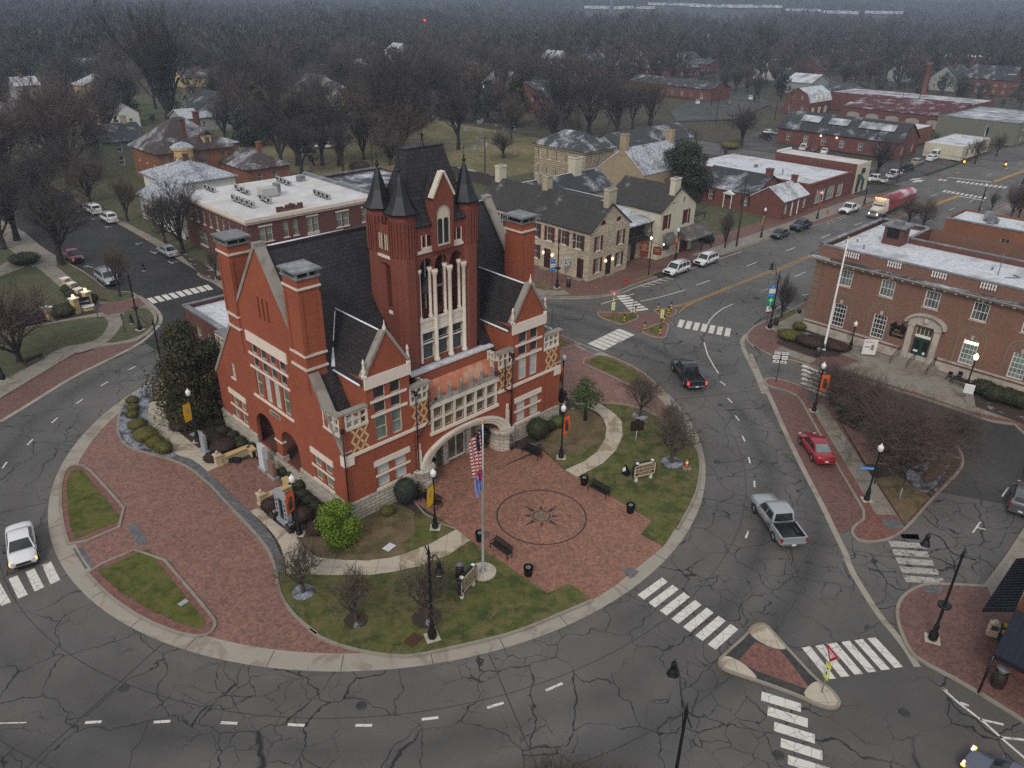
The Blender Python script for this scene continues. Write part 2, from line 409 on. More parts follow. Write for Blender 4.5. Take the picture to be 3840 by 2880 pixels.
RUBBER=plain('tyre rubber',(.016,.016,.017),.85,amt=.2);ALLOY=plain('alloy wheel',(.42,.43,.45),.35,.7,.1,5,.5)
CHROME=plain('brushed trim',(.5,.5,.52),.25,.9,.05);CARGLASS=glass('car window glass',(.012,.016,.018),(.03,.04,.042),.06)
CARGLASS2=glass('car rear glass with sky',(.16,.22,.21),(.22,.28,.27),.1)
LINE=plain('white road paint',(.62,.60,.54),.8,amt=.18,sc=5,dirt=(.30,.28,.25));LINEO=plain('worn road paint',(.32,.30,.27),.8,amt=.3,sc=4,dirt=(.12,.115,.11))
def mk_line(name,c,lo,hi):
 t=NT(name);d=t.mix(.2,t.co(),t.noise(.8,4,out='Color'),'LINEAR_LIGHT');v=t.new('TexVoronoi',feature='DISTANCE_TO_EDGE');v.inputs['Scale'].default_value=1.3;t.link(d,v.inputs['Vector'])
 m=t.ramp(v.outputs['Distance'],.01,.035,(1,1,1,1),(0,0,0,1));m=t.math('MAXIMUM',t.math('MULTIPLY',m,.55),t.ramp(t.noise(1.6,7,.8),lo,hi))
 t.color(t.mix(m,t.mix(t.noise(4,4),C(c,.82),C(c,1.06)),C((.075,.072,.068))));MATS[name]=t.set(.8,0,.3);return t.m
LINE=mk_line('white road paint cracked',(.66,.64,.58),.64,.72);LINEO=mk_line('worn road paint patchy',(.42,.40,.36),.52,.62)
YELL=mk_line('yellow road paint',(.50,.26,.045),.60,.72)
BARK=plain('bark',(.070,.056,.048),.95,amt=.35,sc=3);BARKD=plain('dark bark',(.036,.031,.030),.95,amt=.35,sc=3)
TWIG=plain('brown twigs',(.11,.085,.068),.95,amt=.3,sc=.6);TWIGR=plain('reddish twigs',(.105,.074,.064),.95,amt=.3,sc=.5)
TWIGG=plain('grey twigs',(.088,.076,.070),.95,amt=.3,sc=.4);TWIGD=plain('dark twigs',(.060,.050,.046),.95,amt=.3,sc=.4)
def mk_leaf(name,c1,c2,rough=.6,far=0):
 t=NT(name);oi=t.new('ObjectInfo');g=t.new('NewGeometry')
 col=t.mix(g.outputs['Random Per Island'],C(c1),C(c2));col=t.mix(1.0,col,t.mix(t.noise(1.1,4),(.7,)*3,(1.3,)*3),'MULTIPLY')
 if far:col=t.mix(1.0,col,t.mix(t.ramp(t.noise(.018,4,.6),.35,.65),(.62,.64,.68),(1.3,1.22,1.15)),'MULTIPLY')
 t.color(col);MATS[name]=t.set(rough,0,.25);return t.m
L_CON=mk_leaf('dark conifer foliage',(.024,.028,.014),(.075,.066,.024));L_LIME=mk_leaf('bright green foliage',(.085,.14,.010),(.16,.24,.022))
L_MAG=mk_leaf('magnolia foliage',(.024,.030,.016),(.055,.058,.032));L_GRN=mk_leaf('mid green foliage',(.05,.075,.022),(.09,.12,.04))
L_BOX=mk_leaf('boxwood foliage',(.07,.068,.014),(.13,.12,.025));L_DBOX=mk_leaf('dark hedge foliage',(.022,.026,.012),(.045,.05,.02))
L_BRN=mk_leaf('brown barberry twigs',(.035,.020,.017),(.065,.04,.033));L_YB=mk_leaf('tan clipped shrub',(.10,.062,.018),(.17,.11,.035))
L_SPR=mk_leaf('spruce foliage',(.020,.03,.026),(.04,.052,.04))
FCROWN=mk_leaf('far bare crown',(.058,.052,.052),(.098,.084,.08),far=1);FCROWND=mk_leaf('far bare crown darker',(.05,.042,.042),(.075,.064,.062))
ORANGE=plain('orange banner',(.75,.12,.02),.6,amt=.08);YBAN=plain('yellow banner',(.72,.42,.01),.6,amt=.06);NAVY=plain('navy banner',(.01,.018,.05),.6)
REDP=plain('red sign paint',(.5,.015,.02),.5,amt=.05);YGRN=plain('fluorescent yellow green',(.62,.75,.01),.5,amt=.03);BLUE=plain('blue sign',(.01,.20,.55),.5,amt=.05);GREENS=plain('green sign',(.0,.28,.12),.5,amt=.04)
SIGNW=plain('white sign face',(.72,.72,.72),.5,amt=.03);BROWNS=plain('brown sign panel',(.075,.035,.02),.5,amt=.1);SBEIGE=plain('beige sign panel',(.60,.50,.34),.6,amt=.05)
MARS=plain('maroon hanging sign',(.15,.03,.022),.5,amt=.1);GOLD=plain('gold lettering',(.5,.33,.12),.4,.3)
LAMPG=plain('globe glass',(.62,.66,.64),.2,amt=.05,spec=.6);LAMPW=plain('globe cap white',(.75,.75,.74),.4,amt=.04)
LAMPON=glow('lit lamp',(1,.78,.5),6);AMBER=glow('amber light',(1,.34,.04),7);REDL=glow('red light lit',(1,.02,.02),4);HEADL=glow('lit headlight',(1,.84,.6),3)
REDLENS=plain('red lamp lens',(.35,.006,.008),.2,amt=.05,spec=.6);CLEAR=plain('clear lamp lens',(.5,.52,.53),.1,amt=.05,spec=.7)
GRAN=plain('grey granite',(.30,.32,.34),.5,amt=.15,sc=6);WMARB=plain('white marble slab',(.55,.57,.60),.5,amt=.2,sc=4)
# ---- ground, roads, pavements
def slab(name,poly,z0,z1,mat):
 return struct(MB().prism(poly,z0,z1).build(name,mat))
def ribbon(mb,pts,w0,w1,z0,z1,closed=False):
 pts=[Vector((p[0],p[1],0))for p in pts];n=len(pts);L=[];Rr=[]
 for i in range(n):
  a=pts[i-1]if(closed or i)else pts[i];b=pts[(i+1)%n]if(closed or i<n-1)else pts[i]
  d1=(pts[i]-a);d2=(b-pts[i]);d1=d1.normalized()if d1.length>1e-6 else d2.normalized();d2=d2.normalized()if d2.length>1e-6 else d1
  nn=Vector((-(d1+d2).y,(d1+d2).x,0))
  if nn.length<1e-6:nn=Vector((-d1.y,d1.x,0))
  nn.normalize();k=1/max(.45,abs(nn.dot(Vector((-d1.y,d1.x,0)))))
  L.append(pts[i]+nn*w0*k);Rr.append(pts[i]-nn*w1*k)
 m=n if closed else n-1
 for i in range(m):
  j=(i+1)%n
  a,b,c,d=L[i],L[j],Rr[j],Rr[i]
  up=[(p.x,p.y,z1)for p in(a,d,c,b)]
  mb.face(up)
  mb.face([(a.x,a.y,z0),(a.x,a.y,z1),(b.x,b.y,z1),(b.x,b.y,z0)])
  mb.face([(d.x,d.y,z1),(d.x,d.y,z0),(c.x,c.y,z0),(c.x,c.y,z1)])
 return mb
def kerb(pts,w=.2,z0=.0,z1=.17,closed=False,mb=None):
 return ribbon(mb if mb else MB(),pts,w/2,w/2,z0,z1,closed)
def quad(mb,a,b,c,d,z):
 mb.face([(p.x,p.y,z)for p in(a,b,c,d)])
def ccw(poly):
 a=sum(poly[i].x*poly[(i+1)%len(poly)].y-poly[(i+1)%len(poly)].x*poly[i].y for i in range(len(poly)))
 return poly if a>0 else poly[::-1]
def smooth(pts,it=1,closed=False):
 for _ in range(it):
  q=[];n=len(pts)
  for i in range(n if closed else n-1):
   a,b=pts[i],pts[(i+1)%n];q+=[a*.75+b*.25,a*.25+b*.75]
  if not closed:q=[pts[0]]+q[1:-1]+[pts[-1]]
  pts=q
 return pts
CX,CY=-10.83,60.98
def arc(r,a0,a1,n=64,z=0.0):return[Vector((CX+r*math.cos(R(a0+(a1-a0)*i/n)),CY+r*math.sin(R(a0+(a1-a0)*i/n)),z))for i in range(n+1)]
g=MB();NX,NY=90,110
def th(x,y):
 d=math.hypot(x,y-60)
 k=max(0,min(1,(d-420)/700));far=max(0,min(1,(d-1500)/1500))
 return-.12+k*(3.0*math.sin(x*.0041+1.1)*math.cos(y*.0033))+far*(34+22*math.sin(x*.0013+.7))
xs=[(-1 if i<NX//2 else 1)*(abs(i-NX//2)/(NX/2))**2.2*4200 for i in range(NX+1)]
ys=[-160+(j/NY)**2.0*5200 for j in range(NY+1)]
for j in range(NY+1):
 for i in range(NX+1):g.v.append((xs[i],ys[j],th(xs[i],ys[j])))
for j in range(NY):
 for i in range(NX):
  o=j*(NX+1)+i;g.f.append((o,o+1,o+NX+2,o+NX+1));g.sm.append(True)
struct(g.build('ground',FARG))
rd=arc(46,0,360,72)[:-1]
b=MB();b.prism([(p.x,p.y)for p in rd],-.4,0.0)
struct(b.build('road',ASPH))
front=MB();front.prism([(-75,-8),(62,-8),(62,44),(34.8,53),(-10.8,13.5),(-56,52),(-75,60)],-.4,-.004);struct(front.build('road',ASPH))
struct(MB().prism([T(35,-70),T(84.5,-70),T(84.5,38),T(35,38)],-.4,-.008).build('parking_lot',ASPH3))
def troad(name,u0,u1,v0,v1,z,mat):return struct(MB().prism([T(u0,v0),T(u1,v0),T(u1,v1),T(u0,v1)],z-.4,z).build(name,mat))
troad('main_street',60,560,38.5,61.0,.004,ASPH)
troad('north_west_street',26.5,43.5,78,330,.006,ASPH2)
troad('cross_street',183,199,-60,140,.0065,ASPH)
troad('cross_street',168,178,62,150,-.012,ASPH3)
struct(MB().prism([(p.x,p.y)for p in arc(26.95,0,360,120)[:-1]],0,.055).build('island_brick_drive',DRIVE))
ap=MB();A=arc(28.28,0,360,144);Bq=arc(26.93,0,360,144)
for i in range(144):
 ap.face([(A[i].x,A[i].y,.005),(A[i+1].x,A[i+1].y,.005),(Bq[i+1].x,Bq[i+1].y,.07),(Bq[i].x,Bq[i].y,.07)])
struct(ap.build('island_apron',CONC))
aj=MB()
for k in range(0,144,4):
 a=2.5*k+1.3+(k*7%5)*.4;p,q=arc(27.0,a,a,1)[0],arc(28.27,a+.05,a+.05,1)[0]
 d=Vector((-(q-p).y,(q-p).x,0)).normalized()*.02
 aj.face([(p.x-d.x,p.y-d.y,.072),(p.x+d.x,p.y+d.y,.072),(q.x+d.x,q.y+d.y,.0095),(q.x-d.x,q.y-d.y,.0095)])
struct(aj.build('apron_joints',MULCH))
def area(name,sheets,z,mat,z0=.0,sm=0):
 pts=[]
 for k,q in sheets:pts+=PL(k,q)
 if sm:pts=smooth(pts,sm,True)
 return slab(name,[(p.x,p.y)for p in pts],z0,z,mat)
slab('building_bed',[(p.x,p.y)for p in PL(6,[(262,545),(235,470),(150,270),(60,190)])+PL(4,[(660,885),(600,830),(520,775),(400,742),(330,690),(210,560),(150,470),(125,370),(150,270),(240,180),(330,60)])+arc(25.5,150,62,12)+PL(23,[(330,560),(335,800),(500,890),(560,910),(600,950),(620,1010),(610,1080),(560,1160),(480,1220),(365,1272),(225,1150)])+PL(6,[(1000,130),(1245,293),(1100,375),(960,430),(860,458),(740,472),(600,470),(450,455)])],0,.13,LMULCH)
area('brown_bed_grass',[(6,[(450,452),(345,352),(520,300),(640,190),(900,140),(1000,190),(1080,300),(960,428),(860,455),(740,469),(600,467)])],.14,BROWNG)
area('green_bed_grass',[(6,[(1000,205),(1120,215),(1243,293),(1100,373),(962,427),(930,380),(1010,310)])],.146,GRASS)
area('brown_bed_grass',[(23,[(240,1155),(365,1268),(480,1217),(558,1157),(606,1080),(616,1010),(596,952),(500,893),(380,900),(330,1000),(200,1085)])],.14,BROWNG)
area('green_bed_grass',[(23,[(300,1215),(365,1268),(480,1217),(556,1157),(590,1105),(450,1150)])],.146,GRASS)
area('plaza',[(6,[(980,120),(1245,293),(1325,357),(1770,662),(1895,605),(2028,694)]),(24,[(0,1296),(150,1175),(266,1080),(150,1018),(208,942)]),(23,[(440,1310),(365,1272),(225,1150),(60,1010)]),(3,[(1450,700),(1000,880)])],.10,PLAZA)
area('lawn',[(6,[(228,540),(235,610),(262,690),(310,770),(380,850),(460,910),(560,955),(700,990),(850,1012),(980,1018),(1010,1010),(1330,945),(1590,878),(1830,780),(2028,694),(1895,605),(1770,662),(1325,357),(1200,440),(1050,500),(890,537),(765,555),(510,557),(280,548)])],.15,GRASS)
area('lawn',[(23,[(585,862),(720,868),(840,900),(950,955),(1090,1045),(1165,1130),(1190,1200),(1195,1260),(1180,1380),(1140,1480),(1070,1600)]),(24,[(268,1078),(150,1016),(208,940)]),(23,[(440,1312),(600,1230),(680,1150),(720,1060),(715,970),(680,930),(640,900)])],.15,GRASS)
area('walkway',[(6,[(55,185),(115,160),(160,215),(240,280),(310,320),(350,365),(370,400),(450,455),(600,470),(740,472),(860,458),(960,430),(1100,375),(1245,293),(1325,357),(1200,440),(1050,500),(890,537),(765,555),(510,557),(270,547),(262,480),(235,390),(200,330),(150,270),(100,225)])],.155,WALK)
area('walkway',[(4,[(660,885),(750,850),(690,790),(640,720),(560,660),(450,570),(370,500),(300,420),(280,350),(300,250),(360,120),(240,180),(150,270),(125,370),(150,470),(210,560),(270,620),(330,690),(400,742),(520,775),(600,830)])],.155,WALK)
area('walkway',[(23,[(365,1272),(480,1220),(560,1160),(610,1080),(620,1010),(600,950),(560,910),(495,885),(420,860),(520,835),(585,862),(640,900),(680,930),(715,970),(720,1060),(680,1150),(600,1230),(440,1316)])],.155,WALK)
area('memorial_plaza',[(4,[(660,885),(830,810),(1090,770),(1340,1000),(1210,1090),(1130,1200),(1040,1240)])],.158,DRIVE)
area('grey_paver_strip',[(4,[(360,770),(480,820),(600,930),(760,1120),(880,1230),(1010,1350),(1130,1470),(1210,1580)]),(6,[(190,455),(215,540),(265,545),(255,470)]),(4,[(1310,1620),(1260,1500),(1170,1380),(1040,1245),(950,1160),(800,1020),(660,885),(600,830),(520,775),(400,742)])],.16,GPAVE)
area('planting_bed',[(26,[(1050,1560),(1110,1500)]),(5,[(575,5),(548,50),(533,110),(540,180),(590,222),(690,247),(765,268),(798,255),(785,225),(727,165),(678,110),(664,60),(690,0)])],.15,SMULCH)
km=MB()
kerb(smooth(PL(5,[(590,-20),(548,40),(530,110),(538,180),(590,225),(690,250),(770,272),(860,310),(960,400),(1040,490),(1110,560),(1180,640),(1220,700),(1245,780),(1258,860),(1290,930),(1350,1000),(1430,1060)]),1),.2,0,.17,mb=km)
kerb(smooth(PL(6,[(400,870),(480,925),(600,968),(720,998),(850,1018),(985,1026),(1330,950),(1590,885),(1830,785),(2030,700)]),1),.2,0,.17,mb=km)
kerb(smooth(PL(23,[(585,855),(720,860),(850,893),(960,945),(1095,1035),(1175,1128),(1200,1195),(1205,1260),(1190,1380),(1150,1480),(1080,1605),(1062,1640)]),1),.2,0,.17,mb=km)
kerb(PL(6,[(1000,128),(1060,200),(1160,262),(1248,292)]),.12,.1,.2,mb=km)
struct(km.build('island_kerb',KERB))
def strip_island(k,outer,grass,brick_in=.38):
 o=smooth(ccw(PL(k,outer)),1,True);gi=ccw(PL(k,grass))
 slab('brick_border',[(p.x,p.y)for p in o],.0,.12,BORDER)
 slab('strip_lawn',[(p.x,p.y)for p in gi],.1,.14,GRASSY)
 struct(kerb(o,.2,0,.16,True).build('strip_kerb',KERB))
strip_island(5,[(296,322),(318,303),(345,296),(380,302),(425,338),(608,548),(318,672),(292,600),(275,500),(275,400),(283,355)],[(318,330),(345,315),(370,320),(555,545),(342,633),(318,570),(303,470),(303,380)])
strip_island(5,[(386,775),(678,652),(962,985),(974,1020),(950,1058),(890,1073),(800,1055),(650,995),(500,895),(425,820)],[(442,775),(665,678),(925,1000),(925,1030),(900,1038),(820,1015),(680,955),(540,870),(470,805)])
strip_island(23,[(435,597),(610,543),(840,655),(900,712),(965,768),(972,790),(950,803),(900,798),(740,733),(600,663)],[(495,595),(590,553),(800,655),(900,730),(935,778),(900,780),(760,723),(620,660)])
strip_island(23,[(330,528),(458,486),(345,434),(250,405),(120,385)],[(325,508),(400,480),(330,452),(230,425)])
for k,q in((5,[(570,570),(612,557),(672,648),(625,660)]),(5,[(328,672),(370,660),(425,750),(385,766)]),(23,[(440,487),(470,489),(572,532),(545,545)]),(23,[(335,560),(350,556),(440,597),(420,600)]),(24,[(40,1210),(80,1195),(135,1215),(95,1252)])):
 slab('grey_paver_strip',[(p.x,p.y)for p in PL(k,q)],.05,.115 if k==24 else .064,GPAVE)
 # ---- outer blocks
def block(name,pts,mat,z=.13,sm=1,kb=True,open_ends=False,kerb_pts=None,km=KERB):
 slab(name,[(p.x,p.y)for p in pts],-.3,z,mat)
 if kerb_pts:struct(kerb(kerb_pts,.22,-.1,z+.012).build('block_kerb',km))
kN=smooth(PL(26,[(480,250),(600,330),(860,462),(1000,545),(1240,690),(1385,775),(1362,800),(1480,850),(1570,915)]),1)+arc(39.2,128,66,14)+smooth(PL(20,[(510,1400),(700,1408),(900,1405),(1060,1395),(1180,1368),(1300,1310),(1560,1222),(1800,1130),(2212,1005)]),1)+PL(21,[(640,985),(1000,880),(1290,765),(1475,690)])
block('sidewalk',kN+[T(166,63),T(166,150),T(166,330),T(44,330)],BPAVE,.13,kerb_pts=kN)
slab('grass_verge',[(p.x,p.y)for p in PL(20,[(440,1240),(560,1290),(760,1345),(700,1360),(560,1350),(500,1330)])],.1,.142,BROWNG)
slab('grass_verge',[(p.x,p.y)for p in PL(20,[(1280,1290),(1420,1215),(1560,1195),(1430,1250)])],.1,.142,BROWNG)
slab('sidewalk_concrete',[(p.x,p.y)for p in PL(20,[(495,1335),(600,1352),(740,1350),(790,1385),(640,1398),(520,1395)])],.1,.138,WALK2)
slab('sidewalk_concrete',[(p.x,p.y)for p in PL(26,[(600,335),(870,470),(1000,552),(1240,690),(1370,770),(1480,850),(1560,905),(1560,700),(1300,560),(1000,400),(700,300)])],.1,.138,WALK2)
slab('grass_verge',[(p.x,p.y)for p in PL(26,[(1250,660),(1340,670),(1500,790),(1480,840),(1370,780)])],.1,.144,LMULCH)
slab('yard_ground',[T(44,101),T(44,330),T(166,330),T(166,95),T(128,95),T(110,91),T(78,91),T(78,100)],.1,.15,PARKG)
slab('cemetery_ground',[T(88,126),T(95,124),T(165,124),T(165,215),T(96,215),T(85,170)],.1,.156,CEMG)
slab('yard_ground',[T(106,66.5),T(134,66.5),T(134,82),T(106,82)],.1,.15,PARKG)
slab('sidewalk_concrete',[T(103,60.2),T(165,59.2),T(165,62.5),T(145,63),T(134,62.5),T(103,63.2)],.1,.146,WALK2)
slab('parking_lot',[T(128,95),T(165,95),T(165,123),T(139,123),T(136,108),T(128,104)],.1,.16,ASPH3)
slab('grass_verge',[T(90,59.8),T(103,59.6),T(103,61.2),T(90,61.5)],.1,.148,MULCH)
kW=PL(26,[(0,1650),(240,1505),(520,1335),(700,1292),(940,1257)])+smooth(PL(26,[(940,1257),(1030,1200),(1080,1130),(1078,1060),(1020,1000),(940,930),(860,912),(760,920),(735,900),(620,800),(440,700),(300,620),(160,500)]),1)
kW=[Vector((-62.0,45.0,0)),Vector((-55.0,61.5,0))]+kW
block('sidewalk',kW+[T(26,200),T(26,330),T(-200,330),T(-200,20)],WALK2,.13,kerb_pts=kW)
slab('park_lawn',[(p.x,p.y)for p in smooth(PL(26,[(0,1230),(150,1170),(700,1080),(745,1110),(750,1150),(700,1230),(620,1270),(420,1300),(240,1420),(0,1530),(-250,1650),(-400,1500)]),1)],.1,.146,PARKG)
slab('park_lawn',[(p.x,p.y)for p in smooth(PL(26,[(860,1060),(1000,1020),(1060,1070),(1068,1130),(1010,1195),(920,1245),(720,1280),(790,1230),(850,1140)]),1)],.1,.146,PARKG)
slab('park_lawn',[(p.x,p.y)for p in PL(26,[(-400,1120),(0,1190),(160,1140),(320,1110),(480,1050),(470,930),(250,740),(0,820)])],.1,.146,PARKG)
slab('grass_verge',[(p.x,p.y)for p in smooth(PL(26,[(440,705),(620,805),(735,905),(860,915),(940,935),(900,970),(760,1000),(640,960),(500,830),(380,730)]),1)],.1,.144,PARKG)
struct(MB().prism([T(80,2),T(86.9,2),T(86.9,36),T(84,36)],-.2,.136).build('forecourt',WALK2))
slab('park_path',[(p.x,p.y)for p in smooth(PL(26,[(750,1070),(840,1062),(855,1120),(800,1215),(720,1280),(560,1340),(500,1340),(600,1290),(700,1240),(755,1160)]),1)],.1,.15,WALK2)
slab('brick_path',[(p.x,p.y)for p in PL(26,[(655,1010),(770,990),(960,960),(1010,1010),(860,1060),(745,1078),(700,1060)])],.1,.152,BPAVE)
slab('yard_ground',[T(25,112),T(25,330),T(-200,330),T(-200,90),T(-30,100)],.1,.14,PARKG)
slab('park_bed',[(p.x,p.y)for p in PL(26,[(160,1130),(330,1090),(480,1040),(640,1000),(700,1058),(160,1165)])],.1,.155,LMULCH)
slab('brick_parking_strip',[(p.x,p.y)for p in PL(26,[(0,1655),(240,1510),(520,1342),(700,1298),(935,1262),(930,1290),(700,1400),(500,1505),(240,1670),(0,1800)])],-.1,.01,BPAVE)
gut=MB();ribbon(gut,smooth(PL(26,[(0,1810),(240,1665),(500,1500),(740,1385),(950,1280),(1035,1212),(1110,1130),(1112,1075),(1060,1010),(960,940)]),1),.22,.22,-.05,.014)
ribbon(gut,smooth(PL(24,[(740,40),(790,160),(845,270),(900,400),(960,530),(1045,700),(1130,860),(1200,1010),(1258,1125)])+PL(25,[(1262,150),(1300,230),(1430,440),(1560,590),(1640,720)]),1),.2,.24,-.05,.014)
ribbon(gut,smooth(PL(20,[(520,1412),(900,1418),(1200,1380),(1330,1320),(1580,1240),(2212,1025)]),1),.15,.15,-.05,.014)
ribbon(gut,smooth(PL(23,[(1690,350),(1560,385),(1480,430),(1460,480),(1500,570),(1560,680),(1600,790)]),1),.25,.25,-.05,.0145)
struct(gut.build('gutter',CONC))
for q in([(20,200),(250,60),(560,95),(650,150),(420,245),(60,260)],[(640,330),(780,300),(770,400),(1100,470),(1000,500),(640,450),(420,420),(540,320)],[(1250,565),(1560,425),(1800,520),(1600,590),(1380,650),(1250,640)]):
 slab('parking_lot',[(p.x,p.y)for p in PL(21,q)],-.05,.158,ASPH3)
slab('park_drive',[(p.x,p.y)for p in PL(26,[(0,740),(140,640),(330,640),(420,740),(340,720),(240,720),(0,810)])],.1,.152,WALK2)
kE=smooth([P(25,2300,-300)]+PL(24,[(2212,430),(2000,400),(1820,330),(1500,230),(1200,148),(1010,88),(850,50),(740,-5)])+PL(23,[(1600,548),(1520,490),(1488,455),(1500,415),(1545,372),(1640,332)]),1)+PL(22,[(300,862),(430,790)])+[T(110,39.3),T(183,40)]
block('sidewalk',kE+[T(183,-60),T(84,-60)],BPAVE,.13,kerb_pts=kE[1:])
slab('sidewalk_concrete',[T(86,37.6),T(110,37.2),T(183,37),T(183,39.4),T(110,39.0),T(84,39.2)],.1,.142,WALK2)
slab('sidewalk_concrete',[(p.x,p.y)for p in PL(22,[(165,985),(300,880),(400,850),(400,960),(215,1020)])],.1,.1465,WALK2)
slab('sidewalk_concrete',[(p.x,p.y)for p in PL(22,[(185,1140),(235,1115),(480,1200),(440,1230)])],.1,.144,WALK2)
slab('entry_walk',[(p.x,p.y)for p in PL(22,[(780,1210),(1000,1270),(1320,1355),(1600,1440),(1917,1560),(1917,1640),(1540,1560),(1200,1440),(1000,1380),(640,1260)])],.1,.144,WALK2)
slab('shrub_bed',[(p.x,p.y)for p in PL(22,[(205,1090),(235,1050),(380,985),(700,1100),(640,1180),(470,1190)])],.1,.16,LMULCH)
slab('shrub_bed',[(p.x,p.y)for p in PL(22,[(1560,1400),(1917,1500),(1917,1650),(1580,1530)])],.1,.16,LMULCH)
slab('grass_verge',[(p.x,p.y)for p in PL(22,[(190,930),(330,850),(345,880),(230,940)])],.1,.15,GRASS)
pen=smooth(PL(24,[(812,188),(835,172),(900,182),(1000,212),(1150,285),(1300,330),(1500,400),(1800,500),(1868,560),(1885,620),(1870,670),(1720,820),(1570,992),(1490,1040),(1400,1058),(1320,1050),(1282,1012),(1292,975),(1366,920),(1290,790),(1180,600),(1080,420),(1000,272),(930,240),(860,222),(822,208)]),1,True)
slab('median',[(p.x,p.y)for p in pen],-.1,.12,BORDER);struct(kerb(pen,.2,-.05,.145,True).build('median_kerb',KERB))
slab('sidewalk_concrete',[(p.x,p.y)for p in PL(24,[(1058,320),(1132,312),(1525,915),(1412,908)])],.1,.134,WALK2)
slab('planting_bed',[(p.x,p.y)for p in PL(24,[(1150,300),(1300,340),(1500,412),(1790,508),(1855,565),(1872,622),(1855,665),(1708,815),(1566,975),(1530,915),(1340,625)])],.1,.14,LMULCH)
slab('snow_dusted_mulch',[(p.x,p.y)for p in smooth(PL(24,[(1620,640),(1700,590),(1790,600),(1820,640),(1700,800),(1640,780),(1560,700)]),1,True)],.12,.15,SMULCH)
slab('median_grass',[(p.x,p.y)for p in PL(24,[(1410,720),(1520,700),(1650,780),(1700,815),(1566,968),(1530,905)])],.12,.147,BROWNG)
slab('brick_sidewalk',[(p.x,p.y)for p in PL(24,[(1230,420),(1330,480),(1450,540),(1480,640),(1360,640)])],.1,.148,DRIVE)
for k,q in((24,[(1440,938),(1540,940),(1566,985),(1480,990)]),(24,[(1028,245),(1100,268),(1140,292),(1055,300)])):
 slab('grey_paver_strip',[(p.x,p.y)for p in PL(k,q)],.1,.138,GPAVE)
slab('parking_bay',[(p.x,p.y)for p in PL(24,[(838,228),(985,268),(1080,430),(1290,800),(1352,920),(1285,972),(1245,1008),(1200,990),(1140,870),(1050,700),(965,530),(900,390),(850,290)])],-.1,.012,BPAVE)
kS=smooth(PL(25,[(2400,1150),(2212,1015),(1900,820),(1635,682),(1585,620),(1552,545),(1530,480),(1526,400),(1560,340),(1640,290),(1720,276),(2000,290)]),1)+[P(25,2120,130),P(25,2300,-150)]
block('sidewalk',kS+[Vector((70,60,0)),Vector((80,0,0))],BPAVE,.13,kerb_pts=kS)
slab('grey_paver_strip',[(p.x,p.y)for p in PL(25,[(1665,300),(1760,283),(1775,330),(1670,325)])],.1,.142,GPAVE)
slab('sidewalk_concrete',[(p.x,p.y)for p in PL(25,[(2005,285),(2122,130),(2320,-150),(2420,-100),(2060,400)])],.1,.14,WALK2)
def splitter(k,outer,mat,z=.12,sm=1,kb=True):
 o=smooth(ccw(PL(k,outer)),sm,True)if sm else ccw(PL(k,outer))
 slab('splitter_island',[(p.x,p.y)for p in o],-.05,z,mat)
 struct(kerb(o,.16,-.05,z+.03,True).build('splitter_kerb',KERB))if kb else None
splitter(25,[(600,657),(735,545),(870,560),(935,630),(1100,803),(1060,900),(770,797),(640,740)],DPAVE,.08,0,False)
splitter(25,[(726,545),(740,515),(780,492),(820,497),(868,550),(938,628),(885,632),(800,600)],WALK,.125,kb=False)
splitter(25,[(565,695),(598,660),(690,700),(768,772),(768,795),(640,755),(580,728)],WALK,.125,kb=False)
splitter(25,[(1015,880),(1055,820),(1100,802),(1170,845),(1215,905),(1212,935),(1180,948),(1100,930)],WALK,.125,kb=False)
struct(kerb(smooth(ccw(PL(25,[(565,695),(600,657),(726,545),(740,515),(780,492),(820,497),(868,550),(938,628),(1100,803),(1170,845),(1215,905),(1212,935),(1180,948),(1100,930),(1015,885),(768,795),(640,755),(580,728)])),1,True),.18,-.05,.14,True).build('splitter_kerb',KERB))
slab('splitter_brick',[(p.x,p.y)for p in PL(25,[(765,590),(900,640),(945,690),(1050,830),(1035,842),(780,750),(668,695)])],.05,.092,BORDER)
splitter(34,[(-320,760),(-200,740),(760,760),(850,800),(905,900),(860,950),(420,1110),(380,1105),(0,985),(-280,860)],BORDER,.13)
splitter(34,[(1335,690),(1480,655),(1860,625),(1990,660),(2035,710),(2000,790),(1920,870),(1850,870),(1500,790)],BORDER,.13)
splitter(34,[(920,1310),(1500,1070),(1740,1080),(1800,1100),(1740,1380),(1700,1480),(1640,1500),(1300,1470)],BORDER,.13)
for q in([(-180,880),(0,870),(690,800),(830,810),(870,880),(830,920),(410,1070)],[(1480,710),(1760,680),(1830,700),(1840,820),(1700,800)],[(1120,1270),(1530,1090),(1610,1090),(1590,1330),(1420,1420)]):
 slab('splitter_grass',[(p.x,p.y)for p in PL(34,q)],.1,.145,GRASSY)
slab('crossing_brick',[(p.x,p.y)for p in PL(34,[(430,1110),(700,1010),(910,905),(850,790),(1330,700),(1500,800),(1900,890),(1800,1095),(1500,1070),(920,1300),(880,1320)])],-.1,.016,BPAVE)
